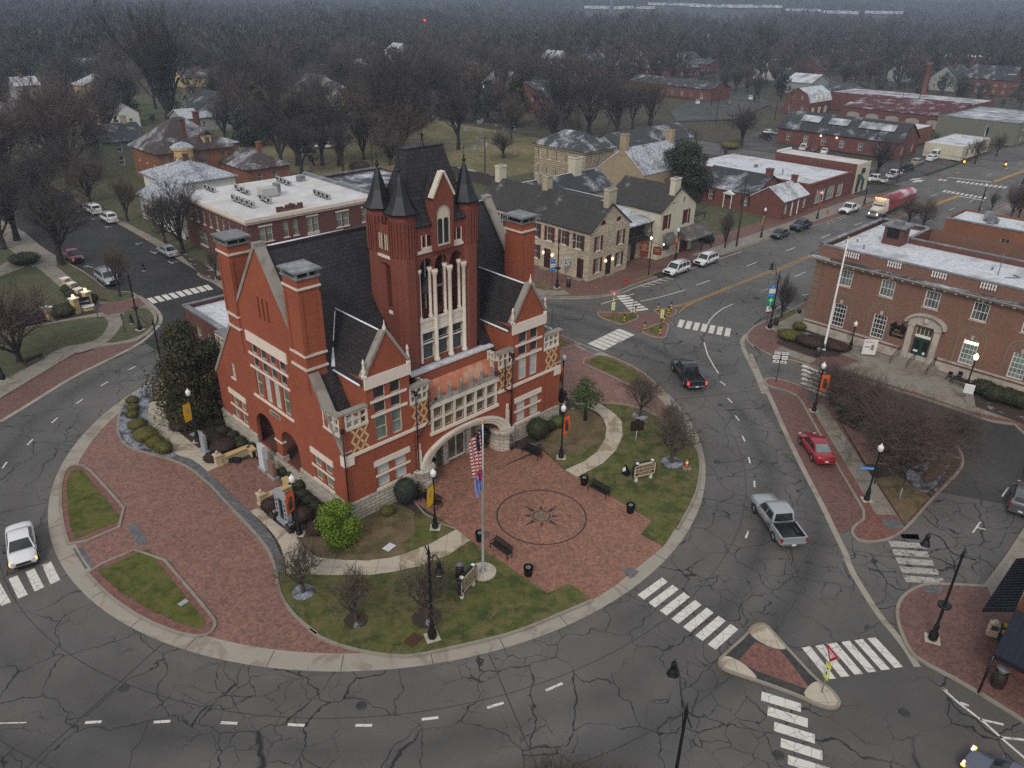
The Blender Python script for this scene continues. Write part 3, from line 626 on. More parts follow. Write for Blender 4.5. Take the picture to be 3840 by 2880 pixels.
# ---- painted markings (one object per crossing)
def xwalk(k,first,last,n,mat=LINE,z=.010):
 m=MB();a=PL(k,first);b=PL(k,last)
 for i in range(n):
  t=i/(n-1);q=ccw([a[j].lerp(b[j],t)for j in range(4)]);quad(m,*q,z)
 struct(m.build('crosswalk_marking',mat))
xwalk(5,[(190,745),(230,728),(272,812),(228,832)],[(-40,838),(0,824),(50,912),(6,930)],4)
xwalk(25,[(130,332),(262,238),(293,262),(165,358)],[(508,598),(632,488),(673,518),(550,628)],7)
xwalk(25,[(1015,617),(1060,608),(1200,783),(1152,786)],[(1367,566),(1412,560),(1562,720),(1515,726)],6)
xwalk(25,[(800,852),(1012,918),(1010,964),(795,900)],[(980,1290),(1210,1360),(1212,1418),(980,1340)],6)
xwalk(24,[(1480,1045),(1665,1060),(1676,1088),(1495,1078)],[(1560,1232),(1775,1248),(1783,1280),(1578,1268)],5,LINEO)
xwalk(24,[(1545,1010),(1640,1010),(1650,1040),(1555,1032)],[(1545,1010),(1640,1010),(1650,1040),(1555,1032)],2,LINEO)
xwalk(22,[(375,1240),(392,1228),(585,1300),(575,1318)],[(370,1393),(388,1380),(575,1442),(560,1458)],6)
xwalk(23,[(1060,375),(1078,328),(1110,335),(1090,380)],[(1353,430),(1365,380),(1397,385),(1385,436)],7)
xwalk(23,[(503,480),(530,467),(630,508),(605,520)],[(673,395),(702,387),(798,425),(770,435)],7)
xwalk(34,[(250,235),(530,200),(595,238),(280,290)],[(635,665),(1150,595),(1215,638),(700,712)],7)
xwalk(26,[(1013,958),(1050,950),(1092,985),(1057,993)],[(1400,870),(1437,862),(1475,893),(1440,902)],9)
xwalk(33,[(455,262),(490,245),(525,248),(488,266)],[(1005,335),(1045,315),(1075,318),(1040,339)],11)
xwalk(33,[(290,378),(325,358),(355,362),(322,382)],[(770,460),(800,442),(833,447),(800,466)],10)
xwalk(33,[(240,242),(275,225),(310,228),(272,245)],[(296,248),(330,231),(360,234),(328,251)],2)
xwalk(33,[(-70,268),(-30,244),(80,238),(50,258)],[(-100,240),(-60,222),(60,216),(20,232)],2)
lm=MB()
def stripe(k,pts,w=.12,z=.012,m=None):ribbon(m or lm,PL(k,pts),w/2,w/2,-.02,z)
for k,x,y in((0,202,1560),(0,350,1559),(0,495,1562),(0,640,1566),(0,786,1567),(0,929,1553),(0,1070,1524),(0,1197,1484),(24,720,1013),(24,760,740),(24,733,612),(24,702,496),(24,667,385),(24,628,290),(24,590,198),(0,10,1005),(0,65,955),(0,118,908),(0,172,867),(0,226,829),(26,915,1438)):
 if k==0 and y>1470:stripe(0,[(x-18,y+(1,1,-1,-1,0,1,5,8)[(202,350,495,640,786,929,1070,1197).index(x)]),(x+18,y-(1,1,-1,-1,0,3,6,8)[(202,350,495,640,786,929,1070,1197).index(x)])],.17);continue
 p=P(k,x,y);r=math.hypot(p.x-CX,p.y-CY);a=math.degrees(math.atan2(p.y-CY,p.x-CX));h=math.degrees(.5/r)
 q=arc(r-.075,a-h,a+h,2)+arc(r+.075,a+h,a-h,2);lm.face([(t.x,t.y,.012)for t in q])
stripe(0,[(-30,1563),(57,1561)],.07)
for k,pts in((23,[(830,215),(900,202),(970,185),(1110,145)]),(23,[(1180,115),(1265,85)]),(23,[(1550,168),(1622,140)]),(23,[(1250,358),(1270,325),(1300,293),(1345,260),(1410,232)]),(23,[(1228,470),(1250,548),(1288,618),(1318,665)]),(23,[(1535,360),(1615,312)]),(22,[(0,550),(68,522)]),(22,[(270,445),(335,420)]),(22,[(515,355),(577,330)]),(22,[(740,268),(795,250)]),(22,[(62,740),(143,707)]),(22,[(332,622),(405,590)]),(22,[(48,952),(135,900)]),(22,[(205,845),(262,812)]),(22,[(262,828),(310,845)]),(22,[(386,752),(425,742)]),(33,[(165,432),(230,407)]),(33,[(380,597),(445,567)]),(33,[(620,495),(688,468)]),(33,[(835,185),(888,165)]),(33,[(1035,112),(1082,95)]),(33,[(1205,50),(1250,35)]),(20,[(1050,1460),(1320,1375)]),(33,[(735,585),(770,570)])):
 stripe(k,pts,.13)
for k,pts in((33,[(362,208),(560,228),(882,263)]),(33,[(478,428),(620,450),(790,480)])):stripe(k,pts,.5)
for a,b in(((1340,1322),(1560,1252)),):stripe(20,[a,b],.1)
for i in range(5):stripe(20,[(1385+50*i,1310-16*i),(1450+50*i,1318-16*i)],.14)
for i in range(6):stripe(21,[(975+26*i,880-8*i),(1010+26*i,888-9*i)],.16)
for a,b,c in(((938,575),(955,585),(985,570)),((1040,630),(1075,648),(1090,638)),((1162,700),(1197,718),(1228,702)),((725,458),(745,466),(778,460)),((622,402),(648,412),(680,404)),((528,350),(550,360),(575,352)),((578,738),(612,728),(640,742))):
 stripe(26,[a,b],.12);stripe(26,[((a[0]+b[0])/2,(a[1]+b[1])/2),c],.12)
stripe(25,[(1768,832),(1850,905),(2000,1020),(2110,1120),(2250,1240)],.14)
for a,b in(((1868,912),(1915,928)),((1975,1002),(2102,1030)),((2078,1098),(2212,1112)),((1768,832),(1800,850))):stripe(25,[a,b],.14)
stripe(24,[(1935,1003),(1977,945)],.12);stripe(24,[(1962,975),(2005,985)],.1);stripe(24,[(2093,808),(2128,758)],.12)
struct(lm.build('lane_markings',LINE))
ym=MB()
for off in(-4,5):
 stripe(23,[(1020,250+off*.6),(1100,236+off),(1160,218+off),(1659,20+off)],.13,.0125,ym)
stripe(23,[(1070,287),(1100,258),(1135,235)],.16,.0125,ym);stripe(23,[(1078,280),(1112,248),(1160,226)],.13,.0128,ym)
pa=T(104.6,50.4);
for vo in(50.05,50.55):ribbon(ym,[T(104,vo),T(176,vo)],.07,.07,-.02,.0122)
for a,b in(((215,520),(475,428)),((225,532),(485,436)),((905,255),(1260,125)),((915,265),(1269,135))):stripe(33,[a,b],.35,.0127,ym)
stripe(33,[(448,168),(505,150)],.4,.15,ym);stripe(26,[(950,508),(1020,540)],.25,.16,ym)
struct(ym.build('yellow_markings',YELL))
pm=MB();rp=random.Random(3)
for k,q in((25,[(1020,300),(1180,290),(1210,420),(1060,440)]),(25,[(330,860),(470,840),(500,930),(350,950)]),(5,[(230,1150),(420,1130),(440,1230),(240,1240)]),(24,[(820,560),(900,560),(930,640),(850,645)]),(23,[(1330,340),(1400,345),(1410,375),(1330,365)]),(6,[(1500,1300),(1640,1270),(1660,1340),(1520,1370)])):
 pass
for a,r0,r1 in((-70,28.4,45),(-20,28.4,45),(205,28.4,44),(-112,28.4,46),(15,28.4,38)):p,q=arc(r0,a,a,1)[0],arc(r1,a+1.5,a,1)[1];ribbon(pm,[p,q],.04,.04,-.02,.0048)
for rr_,a0,a1 in((31.6,-150,20),(37.2,-140,-30)):ribbon(pm,arc(rr_,a0,a1,60),.025,.025,-.02,.0052)
struct(pm.build('road_patches',mk_asphalt('patched asphalt',.05,0,rings=False)))
for k,x,y in((25,1566,966),(24,560,620),(6,700,1300),(5,560,1300),(23,1330,860),(25,890,1195)):
 p=P(k,x,y);tag(MB().prism([(.32*math.cos(i*PI/8),.32*math.sin(i*PI/8))for i in range(16)],0,.009).build('manhole_cover',DPAVE,None,(p.x,p.y,0)),'round iron manhole cover in the asphalt, '+{966:'in the right exit lane',620:'behind the silver pickup lane',1300:'below the front lawn' if k==6 else 'at the bottom left',860:'behind the black pickup',1195:'beside the lower crosswalk'}[y],'manhole cover')
pc=P(0,1168,1118);pc=Vector(((P(0,1073,1119).x+P(0,1266,1119).x)/2,(P(0,1169,1060).y+P(0,1169,1180).y)/2,0))
def disc(mb,r0,r1,z,n=48):
 for i in range(n):
  a,b=2*PI*i/n,2*PI*(i+1)/n
  mb.face([(pc.x+r0*math.cos(a),pc.y+r0*math.sin(a),z),(pc.x+r1*math.cos(a),pc.y+r1*math.sin(a),z),(pc.x+r1*math.cos(b),pc.y+r1*math.sin(b),z),(pc.x+r0*math.cos(b),pc.y+r0*math.sin(b),z)])
m=MB();disc(m,3.42,3.55,.106,72);disc(m,.62,.72,.106)
for k in range(8):
 a=k*PI/4+(0 if 1 else 0);L=1.95 if k%2 else 1.45;w=.17
 c,s_=math.cos(a),math.sin(a);b0=.84
 m.face([(pc.x+b0*c-w*-s_,pc.y+b0*s_-w*c,.106),(pc.x+L*c,pc.y+L*s_,.106),(pc.x+b0*c+w*-s_,pc.y+b0*s_+w*c,.106)][::-1]if False else[(pc.x+b0*c+w*s_,pc.y+b0*s_-w*c,.106),(pc.x+L*c,pc.y+L*s_,.106),(pc.x+b0*c-w*s_,pc.y+b0*s_+w*c,.106)])
tag(m.build('compass_star_inlay',DPAVE),kind='structure')
rb=random.Random(4);m=MB()
for i in range(46):
 if i<26:a,r=rb.uniform(0,2*PI),rb.uniform(1.1,3.3);x,y=pc.x+r*math.cos(a),pc.y+r*math.sin(a)
 elif i<36:q=P(3,1345+(i-26)*25,1060-(i-26)*13);x,y=q.x,q.y
 else:q=P(3,1700+(i-36)*34,890+(i-36)*20);x,y=q.x,q.y
 c,s_=math.cos(YAW)*.11,math.sin(YAW)*.11
 m.face([(x-c,y-s_,.1045),(x+s_*.6,y-c*.6,.1045),(x+c,y+s_,.1045),(x-s_*.6,y+c*.6,.1045)])
slab('entrance_paving',[T(31.4,40.0),T(41.9,39.4),T(40.4,43.6),T(32.6,43.6)],.1,.137,PLAZA)
struct(m.build('engraved_pavers',plain('pale engraved paver',(.33,.25,.15),.8,amt=.3,sc=5)))
m=MB();c,s_=math.cos(YAW-PI/2.6),math.sin(YAW-PI/2.6)
m.face([(pc.x+a*c-b*s_,pc.y+a*s_+b*c,.108)for a,b in((-.42,-.2),(.42,-.2),(.42,.2),(-.42,.2))]);struct(m.build('bronze_plaque',plain('verdigris plaque',(.10,.14,.12),.5)))
# ---- the brick courthouse
def aarch(x0,x1,zs,zt,n=12):
 c,r=(x0+x1)/2,(x1-x0)/2
 return[(c-r*math.cos(PI*i/n),zs+(zt-zs)*math.sin(PI*i/n))for i in range(n+1)]
def rect(x0,x1,z0,z1):return[(x0,z0),(x1,z0),(x1,z1),(x0,z1)]
def archhole(x0,x1,z0,zs,zt,n=10):return[(x0,z0),(x1,z0)]+aarch(x0,x1,zs,zt,n)[::-1]
class Face:
 def __init__(s,O,U,N):s.O,s.U,s.N=Vector(O),Vector(U),Vector(N)
 def p(s,a,z,n=0.0):return s.O+s.U*a-s.N*n+Vector((0,0,z))
 def box(s,m,a0,a1,z0,z1,n0,n1):
  n=len(m.v)
  for q in((a0,z0,n0),(a1,z0,n0),(a1,z1,n0),(a0,z1,n0),(a0,z0,n1),(a1,z0,n1),(a1,z1,n1),(a0,z1,n1)):m.v.append(tuple(s.p(*q)))
  for f in((0,1,2,3),(7,6,5,4),(0,4,5,1),(1,5,6,2),(2,6,7,3),(3,7,4,0)):m.f.append(tuple(n+i for i in f));m.sm.append(False)
  return m
 def poly(s,m,pts,n):m.face([s.p(a,z,n)for a,z in pts])
 def wall(s,m,outer,holes=(),depth=.2):m.wall(s.O,s.U,s.N,outer,holes,depth)
 def window(s,par,a0,a1,z0,z1,gl=None,fr=None,rows=2,cols=1,rec=.16,fw=.07,arch=0,bar=.035,name='window'):
  gl=gl or GLASS;fr=fr or CREAM;m=MB()
  if arch:
   o=archhole(a0,a1,z0,z1-arch,z1);ci=(a0+a1)/2
   i_=[(ci+(a-ci)*(1-2*fw/(a1-a0)),z0+fw+(z-z0)*(1-2*fw/(z1-z0)))for a,z in o]
   k=len(o)
   for j in range(k):
    q=(j+1)%k;m.face([s.p(*o[j],-rec+.06),s.p(*o[q],-rec+.06),s.p(*i_[q],-rec+.06),s.p(*i_[j],-rec+.06)])
  else:
   for b in((a0,a0+fw,z0,z1),(a1-fw,a1,z0,z1),(a0+fw,a1-fw,z0,z0+fw),(a0+fw,a1-fw,z1-fw,z1)):s.box(m,*b,-rec,-rec+.07)
  for r in range(1,rows):
   z=z0+(z1-z0)*r/rows;s.box(m,a0+fw,a1-fw,z-bar,z+bar,-rec,-rec+.05)
  for c in range(1,cols):
   a=a0+(a1-a0)*c/cols;s.box(m,a-bar*.6,a+bar*.6,z0+fw,z1-fw,-rec,-rec+.045)
  w=m.build(name,fr,par)
  g=MB();g.face([s.p(a,z,-rec+.015)for a,z in(archhole(a0,a1,z0,z1-arch,z1)if arch else rect(a0,a1,z0,z1))])
  g.build('pane',gl,w);return w
CH=T(24.57,41.82,.12)
ct=thing('courthouse','red brick courthouse with tall turreted belfry tower in the middle of the roundabout','courthouse',CH,YAW)
UL,VL=23.3,20.6
F=Face((0,0,0),(1,0,0),(0,1,0));L=Face((0,0,0),(0,1,0),(1,0,0))
RF=Face((UL,0,0),(0,1,0),(-1,0,0));BF=Face((0,VL,0),(1,0,0),(0,-1,0))
def box_(x0,x1,y0,y1,z0,z1,name,mat,par=None):return MB().box(x0,x1,y0,y1,z0,z1).build(name,mat,par or ct)
fh=[]
def pairs(*q):return[rect(*r)for r in q]
lowf=[(2.75,3.85),(4.4,5.5),(17.75,18.85),(19.45,20.55)]
for a0,a1 in lowf:fh+=pairs((a0,a1,1.95,2.98),(a0,a1,3.16,3.95))
upf=[(2.88,3.92),(4.38,5.32),(17.9,18.9),(19.3,20.25)]
for a0,a1 in upf:fh+=pairs((a0,a1,6.1,8.2),(a0,a1,8.42,9.4),(a0,a1,9.6,10.6))
cb=[(8.3+i*1.16,8.3+i*1.16+.93)for i in range(6)]
for a0,a1 in cb:fh+=pairs((a0,a1,4.85,5.75),(a0,a1,5.95,6.95))
AC,AR=11.75,3.95
arcp=[(AC-AR*math.cos(PI*i/18),1.7+1.95*math.sin(PI*i/18))for i in range(19)]
outer=[(0,1.7)]+arcp+[(UL,1.7),(UL,8),(21.05,8),(21.05,11.6),(19.1,14.75),(17.15,11.6),(17.15,8),(15.45,8),(15.45,7.3),(7.95,7.3),(7.95,8),(6.15,8),(6.15,11.6),(4.2,14.7),(2.25,11.6),(2.25,8),(0,8)]
m=MB();F.wall(m,outer,fh,.22)
for i in range(18):
 a,b=arcp[i],arcp[i+1];m.face([F.p(*a),F.p(*a,-1.7),F.p(*b,-1.7),F.p(*b)])
lh=[]
lw=[(7.42+i*1.46,7.42+i*1.46+1.02)for i in range(4)]
for a0,a1 in lw:lh+=pairs((a0,a1,6.15,8.65),(a0,a1,8.85,9.85),(a0,a1,10.05,11.0))
for a in(9.0,9.68,10.36):lh.append(rect(a-.14,a+.14,13.7,15.5))
lh.append(rect(16.7,17.35,6.2,7.6))
lows=[(2.0,3.05),(3.5,4.55),(15.7,16.7),(17.2,18.2)]
for a0,a1 in lows:lh+=pairs((a0,a1,1.95,3.05),(a0,a1,3.22,4.2))
a1_=archhole(6.85,9.75,.9,2.9,4.4);a2_=archhole(10.75,14.0,.9,2.8,4.45)
lout=[(0,.9),(VL,.9),(VL,5.5),(9.65,19.5),(.1,5.95),(0,5.95)]
L.wall(m,lout,lh+[a1_,a2_],.3)
RF.wall(m,[(0,.9),(VL,.9),(VL,5.5),(9.65,19.5),(.1,5.95),(0,5.95)],[],.1)
BF.wall(m,[(0,0),(UL,0),(UL,5.6),(0,5.6)],[],.1)
for u0 in(.0,UL):
 pass
for u in(2.25,6.15,17.15,21.05):m.face([(u,0,7.9),(u,4.0,7.9),(u,4.0,11.05),(u,0,11.6)])
m.box(7.7,15.7,1.35,1.6,7.6,9.5);m.box(0,.28,.02,.3,7.9,9.45);m.box(UL-.28,UL,.02,.3,7.9,9.45)
for u in(7.95,15.2):m.box(u,u+.25,.02,.3,7.3,8.7)
for u in(0,2.15,5.95,17.0,20.9,UL-.35):m.box(u+.02,u+.36,-.07,0,1.8,5.6)
m.build('wall',BRICK,ct)
m=MB();m.box(.32,3.2,6.2,14.8,.3,.9);m.box(3.0,3.2,6.2,14.8,.9,5);m.box(.32,3.2,6.2,6.4,.9,5);m.box(.32,3.2,14.6,14.8,.9,5);m.box(.32,3.2,6.2,14.8,4.6,4.8);m.build('porch',DBRICK,ct)  # recess lined with darker brick, its shade put into the colour
m=MB();m.box(7.4,16.1,1.7,1.9,2.6,4);m.box(7.4,7.8,.2,1.8,0,2.4);m.box(15.7,16.1,.2,1.8,0,2.4)
for u in(9.0,10.35,13.0,14.3):m.box(u,u+.55,1.35,1.85,0,3.0)
m.build('entrance_pier',STONE,ct)
dr=MB();dr.box(10.95,11.02,1.6,1.7,0,2.6);dr.box(12.9,12.96,1.6,1.7,0,2.6);dr.box(11.93,12.0,1.58,1.68,0,2.3);dr.box(10.95,12.96,1.6,1.7,2.25,2.4);dr.box(10.95,12.96,1.6,1.7,0,.15)
d_=dr.build('entrance_door',WHITE,ct);g=MB();g.face([(7.8,1.68,.1),(15.7,1.68,.1),(15.7,1.68,3.6),(7.8,1.68,3.6)]);g.build('pane',GLASSL,d_)
m=MB()
for a0,a1 in((-.12,7.3),(16.3,UL+.12)):F.box(m,a0,a1,-.2,1.75,-.1,.14)
L.box(m,-.12,6.85,-.2,1.75,-.1,.14);L.box(m,14.0,VL+.12,-.2,1.75,-.1,.14);L.box(m,6.85,14.0,-.2,.95,-.1,.3);RF.box(m,-.1,VL,-.2,1.75,-.1,.14)
L.box(m,9.7,10.8,.9,1.45,-.5,.12)
m.build('stone_base',STONE,ct)
m=MB();m.lathe([(1.15,0),(1.12,.9),(1.05,1.55),(1.22,1.75),(1.1,1.95)],(16.35,.35,0),14);m.lathe([(1.15,0),(1.12,.9),(1.05,1.55),(1.22,1.75),(1.1,1.95)],(7.15,.35,0),14);build_each(m,'arch_pier',STONE,ct)
m=MB()
for n_,(r0,r1,d0)in enumerate(((3.95,4.35,.10),(4.35,4.75,.22),(4.75,5.05,.32))):
 z0=.95;
 for i in range(24):
  t0,t1=PI*i/24,PI*(i+1)/24
  q=[(AC-r*math.cos(t),1.75+(r*.52-.1)*math.sin(t))for r,t in((r0,t0),(r0,t1),(r1,t1),(r1,t0))]
  n=len(m.v)
  for nn in(-.4,d0):m.v+=[tuple(F.p(a,z,nn))for a,z in q]
  for f in((4,5,6,7),(0,4,5,1)[::-1],(2,3,7,6)):m.f.append(tuple(n+k for k in f));m.sm.append(False)
for a in(6.75,16.55):F.box(m,a-.14,a+.14,2.0,3.7,0,.2);F.box(m,a-.1,a+.1,3.7,4.3,0,.14)
m.build('stone_arch',LIME,ct)
m=MB()
for a0,a1 in((-.04,7.95),(15.45,UL+.04)):F.box(m,a0,a1,5.68,5.92,0,.12)
for a0,a1 in((-.1,.75),(UL-.75,UL+.1)):F.box(m,a0,a1,5.05,5.68,0,.12)
L.box(m,-.1,.45,5.05,5.9,0,.12)
F.box(m,7.95,15.45,4.52,4.78,0,.16)
for a0,a1 in((2.4,5.85),(17.4,20.9)):F.box(m,a0,a1,3.97,4.45,0,.09);F.box(m,a0,a1,2.98,3.16,0,.07);F.box(m,a0+.1,a1-.1,1.76,1.94,0,.1)
for a0,a1 in((2.25,6.15),(17.15,21.05)):F.box(m,a0-.12,a1+.12,10.68,11.6,0,.12);F.box(m,a0+.3,a1-.3,8.2,8.42,0,.07);F.box(m,a0+.3,a1-.3,9.4,9.6,0,.07)
for a0,a1 in((1.7,4.9),(15.4,18.6)):L.box(m,a0,a1,4.22,4.72,0,.09);L.box(m,a0,a1,3.05,3.22,0,.07);L.box(m,a0+.1,a1-.1,1.78,1.94,0,.1)
L.box(m,6.9,13.3,11.02,11.9,0,.1);L.box(m,7.0,13.3,8.65,8.85,0,.07);L.box(m,7.0,13.3,9.85,10.05,0,.07);L.box(m,6.95,13.35,5.95,6.14,0,.12);L.box(m,16.6,17.45,6.05,6.2,0,.1)
L.box(m,9.65,10.85,2.7,2.85,-.4,.06)
m.build('stone_bands',TRIM,ct)
m=MB();
for i in range(7):a=8.07+i*1.16-(0 if i else 0);F.box(m,a-.0,a+.23,4.78,7.15,-.05,.1)
F.box(m,8.0,15.4,5.75,5.95,-.04,.09);F.box(m,7.95,15.45,6.95,7.4,-.05,.16)
m.build('window_band_stone',LIME,ct)
m=MB();F.box(m,7.95,15.45,7.4,7.52,-.2,.18)
for i in range(6):
 a=9.0+i*1.16 if i<5 else 14.9
 m.lathe([(.05,0),(.17,.05),(.12,.5),(.09,.7),(.2,.82),(.12,.95),(.18,1.05),(.1,1.2),(.02,1.32)],(a,0,7.3),8)
 if i<5:
  for t in range(6):
   x0,x1=a+.12+t*.155,a+.12+(t+1)*.155;f=lambda q:.55-.5*math.sin(PI*q/6)**.7
   F.box(m,x0,x1,7.5,7.55+(f(t+.5)),-.06,.06)
m.build('scroll_parapet',COPE,ct)
m=MB();m.face([(7.95,.25,7.45),(15.45,.25,7.45),(15.45,1.36,8.6),(7.95,1.36,8.6)]);m.build('gutter_roof',COPPER,ct)
m=MB();m.box(7.3,16.1,1.25,1.75,9.5,9.66);m.face([(7.6,1.75,9.6),(15.9,1.75,9.6),(15.9,3.0,9.1),(7.6,3.0,9.1)]);m.build('tower_ledge',SNOWF,ct)
m=MB()
def zig(m,c,z0,h,a,outer):
 k=4;S=[-1,1]if not outer else[-2,2]
 for s_ in S:
  P_=[]
  for i in range(k+1):
   tri=i%2
   x=c+s_*a*tri if abs(s_)==1 else c+(s_/2)*(2*a-a*tri)
   P_.append((x,z0+h*i/k))
  for i in range(k):
   (x0,za),(x1,zb)=P_[i],P_[i+1];n=5
   for j in range(n):
    xa=x0+(x1-x0)*(j+.5)/n;zz=za+(zb-za)*(j+.5)/n;F.box(m,xa-.085,xa+.085,zz-h/k/n/2-.004,zz+h/k/n/2+.004,0,.03)
for c in(1.45,7.05,16.35,22.1):m=MB();zig(m,c,5.94,1.96,.36,False);zig(m,c,5.94,1.96,.36,True);m.build('diamond_brickwork',DIAM,ct)
def balus(fc,a0,a1,z0=7.95,z1=9.35,cols=3,m=None,nm='balustrade'):
 m=MB()
 fc.box(m,a0,a1,z0,z0+.2,-.2,.08);fc.box(m,a0,a1,z1-.14,z1,-.2,.04);fc.box(m,a0,a1,(z0+z1)/2,(z0+z1)/2+.11,-.15,.0)
 for i in range(cols+1):a=a0+(a1-a0-.14)*i/cols;fc.box(m,a,a+.14,z0,z1,-.17,.02)
 m.build(nm,LIME,ct)
balus(F,.3,2.25);balus(F,6.1,7.95);balus(F,15.45,17.2);balus(F,21.05,UL-.3);balus(L,.32,2.5,7.4,9.0);balus(RF,.32,2.2,7.6,9.2)
balus(Face((7.95,0,0),(0,1,0),(-1,0,0)),.1,1.35);balus(Face((15.45,0,0),(0,1,0),(1,0,0)),.1,1.35)
m=MB();
for a0,a1 in((-.08,2.25),(6.1,8.1),(15.3,17.2),(21.05,UL+.08)):F.box(m,a0,a1,9.36,9.5,-.42,.12)
L.box(m,.3,2.55,9.0,9.16,-.4,.12)
m.build('balustrade_coping',COPE,ct)
m=MB();m.box(.3,2.2,.2,2.2,7.75,7.9);m.box(6.2,7.9,.2,2.0,7.75,7.9);m.box(15.5,17.1,.2,2.0,7.75,7.9);m.box(21.1,UL-.3,.2,2.2,7.75,7.9);build_each(m,'terrace_floor',SNOWF,ct)
zf=lambda v:5.30+1.455*v;zb=lambda v:19.33-(v-9.65)*1.28
m=MB()
for poly in([(.35,1.75),(7.8,1.75),(7.8,9.65),(.35,9.65)],[(7.8,6.2),(15.8,6.2),(15.8,9.65),(7.8,9.65)],[(15.8,1.75),(UL-.35,1.75),(UL-.35,9.65),(15.8,9.65)]):m.face([(a,b,zf(b))for a,b in poly])
m.face([(a,b,zb(b))for a,b in[(.35,9.65),(UL-.35,9.65),(UL-.35,VL+.3),(.35,VL+.3)]])
m.box(.3,UL-.3,9.5,9.8,19.2,19.42)
m.build('roof',SLATE,ct)
for c in(4.2,19.1):
 m=MB();h=2.15;zr=14.55;ze=10.95;vr=(zr-5.3)/1.455;ve=(ze-5.3)/1.455
 for s_ in(-1,1):
  q=[(c,.3,zr),(c+s_*h,.3,ze),(c+s_*h,ve,ze),(c,vr,zr)]
  m.face(q if s_<0 else q[::-1])
 m.build('dormer_roof',SLATE,ct)
m=MB()
for c in(4.2,19.1):
 vr=(14.55-5.3)/1.455;ve=(10.95-5.3)/1.455
 m.tube([(c,.3,14.6),(c,vr,14.62)],.07,5);m.tube([(c-2.15,.4,10.95),(c-2.15,ve,10.97)],.09,5)
m.tube([(4.2-.05,6.3,14.5),(2.8,4.9,12.3),(2.2,4.0,11.1)],[.03,.08,.28],5)
m.tube([(.4,9.65,19.45),(7.6,9.65,19.45)],.06,5);m.tube([(16,9.65,19.45),(22.9,9.65,19.45)],.06,5)
m.build('snow_on_ridge',RIDGEW,ct)
m=MB()
def cope(fc,m,a,b,w=.42,t=.2,n0=-.42,n1=.1):
 (a0,z0),(a1,z1)=a,b;d=Vector((a1-a0,z1-z0)).normalized();nx,nz=-d.y,d.x
 if nz<0:nx,nz=-nx,-nz
 q=[(a0,z0),(a1,z1),(a1+nx*t,z1+nz*t),(a0+nx*t,z0+nz*t)];n=len(m.v)
 for nn in(n0,n1):m.v+=[tuple(fc.p(x,z,nn))for x,z in q]
 for f in((0,1,2,3),(7,6,5,4),(0,4,5,1),(1,5,6,2),(2,6,7,3),(3,7,4,0)):m.f.append(tuple(n+k for k in f));m.sm.append(False)
for fc in(L,RF):
 for a,b in(((VL,5.5),(15.95,11.45)),((14.05,13.85),(9.65,19.5)),((9.65,19.5),(5.75,13.95)),((3.85,11.25),(.15,6.02))):cope(fc,m,a,b,t=.28,n0=-.7)
 fc.box(m,9.35,9.95,19.45,19.85,-.7,.12)
for c,zt in((4.2,14.7),(19.1,14.75)):
 for s_ in(-1,1):cope(F,m,(c+s_*1.98,11.58),(c,zt),t=.22,n0=-.45,n1=.12)
m.build('gable_coping',COPE,ct)
m=MB();
for c in(2.25,6.15,17.15,21.05):m.lathe([(.22,0),(.22,.25),(.1,.3),(.2,.55),(.12,.75),(.09,1.1),(.13,1.18),(.02,1.5)],(c,.05,11.6),8)
for c in(4.2,19.1):m.lathe([(.12,0),(.16,.2),(.05,.5),(.02,.8)],(c,.0,14.8),8)
build_each(m,'stone_finial',LIME,ct)
for a0,a1 in lowf:
 F.window(ct,a0,a1,1.95,2.98,GLASSB,rows=1);F.window(ct,a0,a1,3.16,3.95,GLASSB,rows=1)
for i,(a0,a1)in enumerate(upf):
 F.window(ct,a0,a1,6.1,8.2,GLASSG if i<2 else GLASSB,rows=2);F.window(ct,a0,a1,8.42,9.4,GLASS,rows=1,fw=.05);F.window(ct,a0,a1,9.6,10.6,GLASS,rows=1,fw=.05)
for a0,a1 in cb:F.window(ct,a0,a1,4.85,5.75,GLASSL,rows=1,fw=.05);F.window(ct,a0,a1,5.95,6.95,GLASSL,rows=1,fw=.05)
for i,(a0,a1)in enumerate(lw):L.window(ct,a0,a1,6.15,8.65,(GLASSG,GLASSB,GLASSB,GLASSG)[i],rows=2,rec=.2);L.window(ct,a0,a1,8.85,9.85,GLASS,rows=1,fw=.05);L.window(ct,a0,a1,10.05,11.0,GLASS,rows=1,fw=.05)
for a0,a1 in lows:L.window(ct,a0,a1,1.95,3.05,GLASSG,rows=1,rec=.2);L.window(ct,a0,a1,3.22,4.2,GLASSG,rows=1,rec=.2)
L.window(ct,16.7,17.35,6.2,7.6,GLASSB,rows=2)
m=MB()
for a in(9.0,9.68,10.36):L.poly(m,rect(a-.14,a+.14,13.7,15.5),-.28)
build_each(m,'slit_opening',SHUT,ct)
m=MB();L.box(m,9.3,11.0,5.12,5.5,.0,.05);pl_=m.build('wall_plaque',DTRIM,ct);m=MB();L.box(m,9.45,10.85,5.18,5.44,.05,.06);m.build('plaque_panel',plain('plaque green',(.10,.13,.10)),pl_)
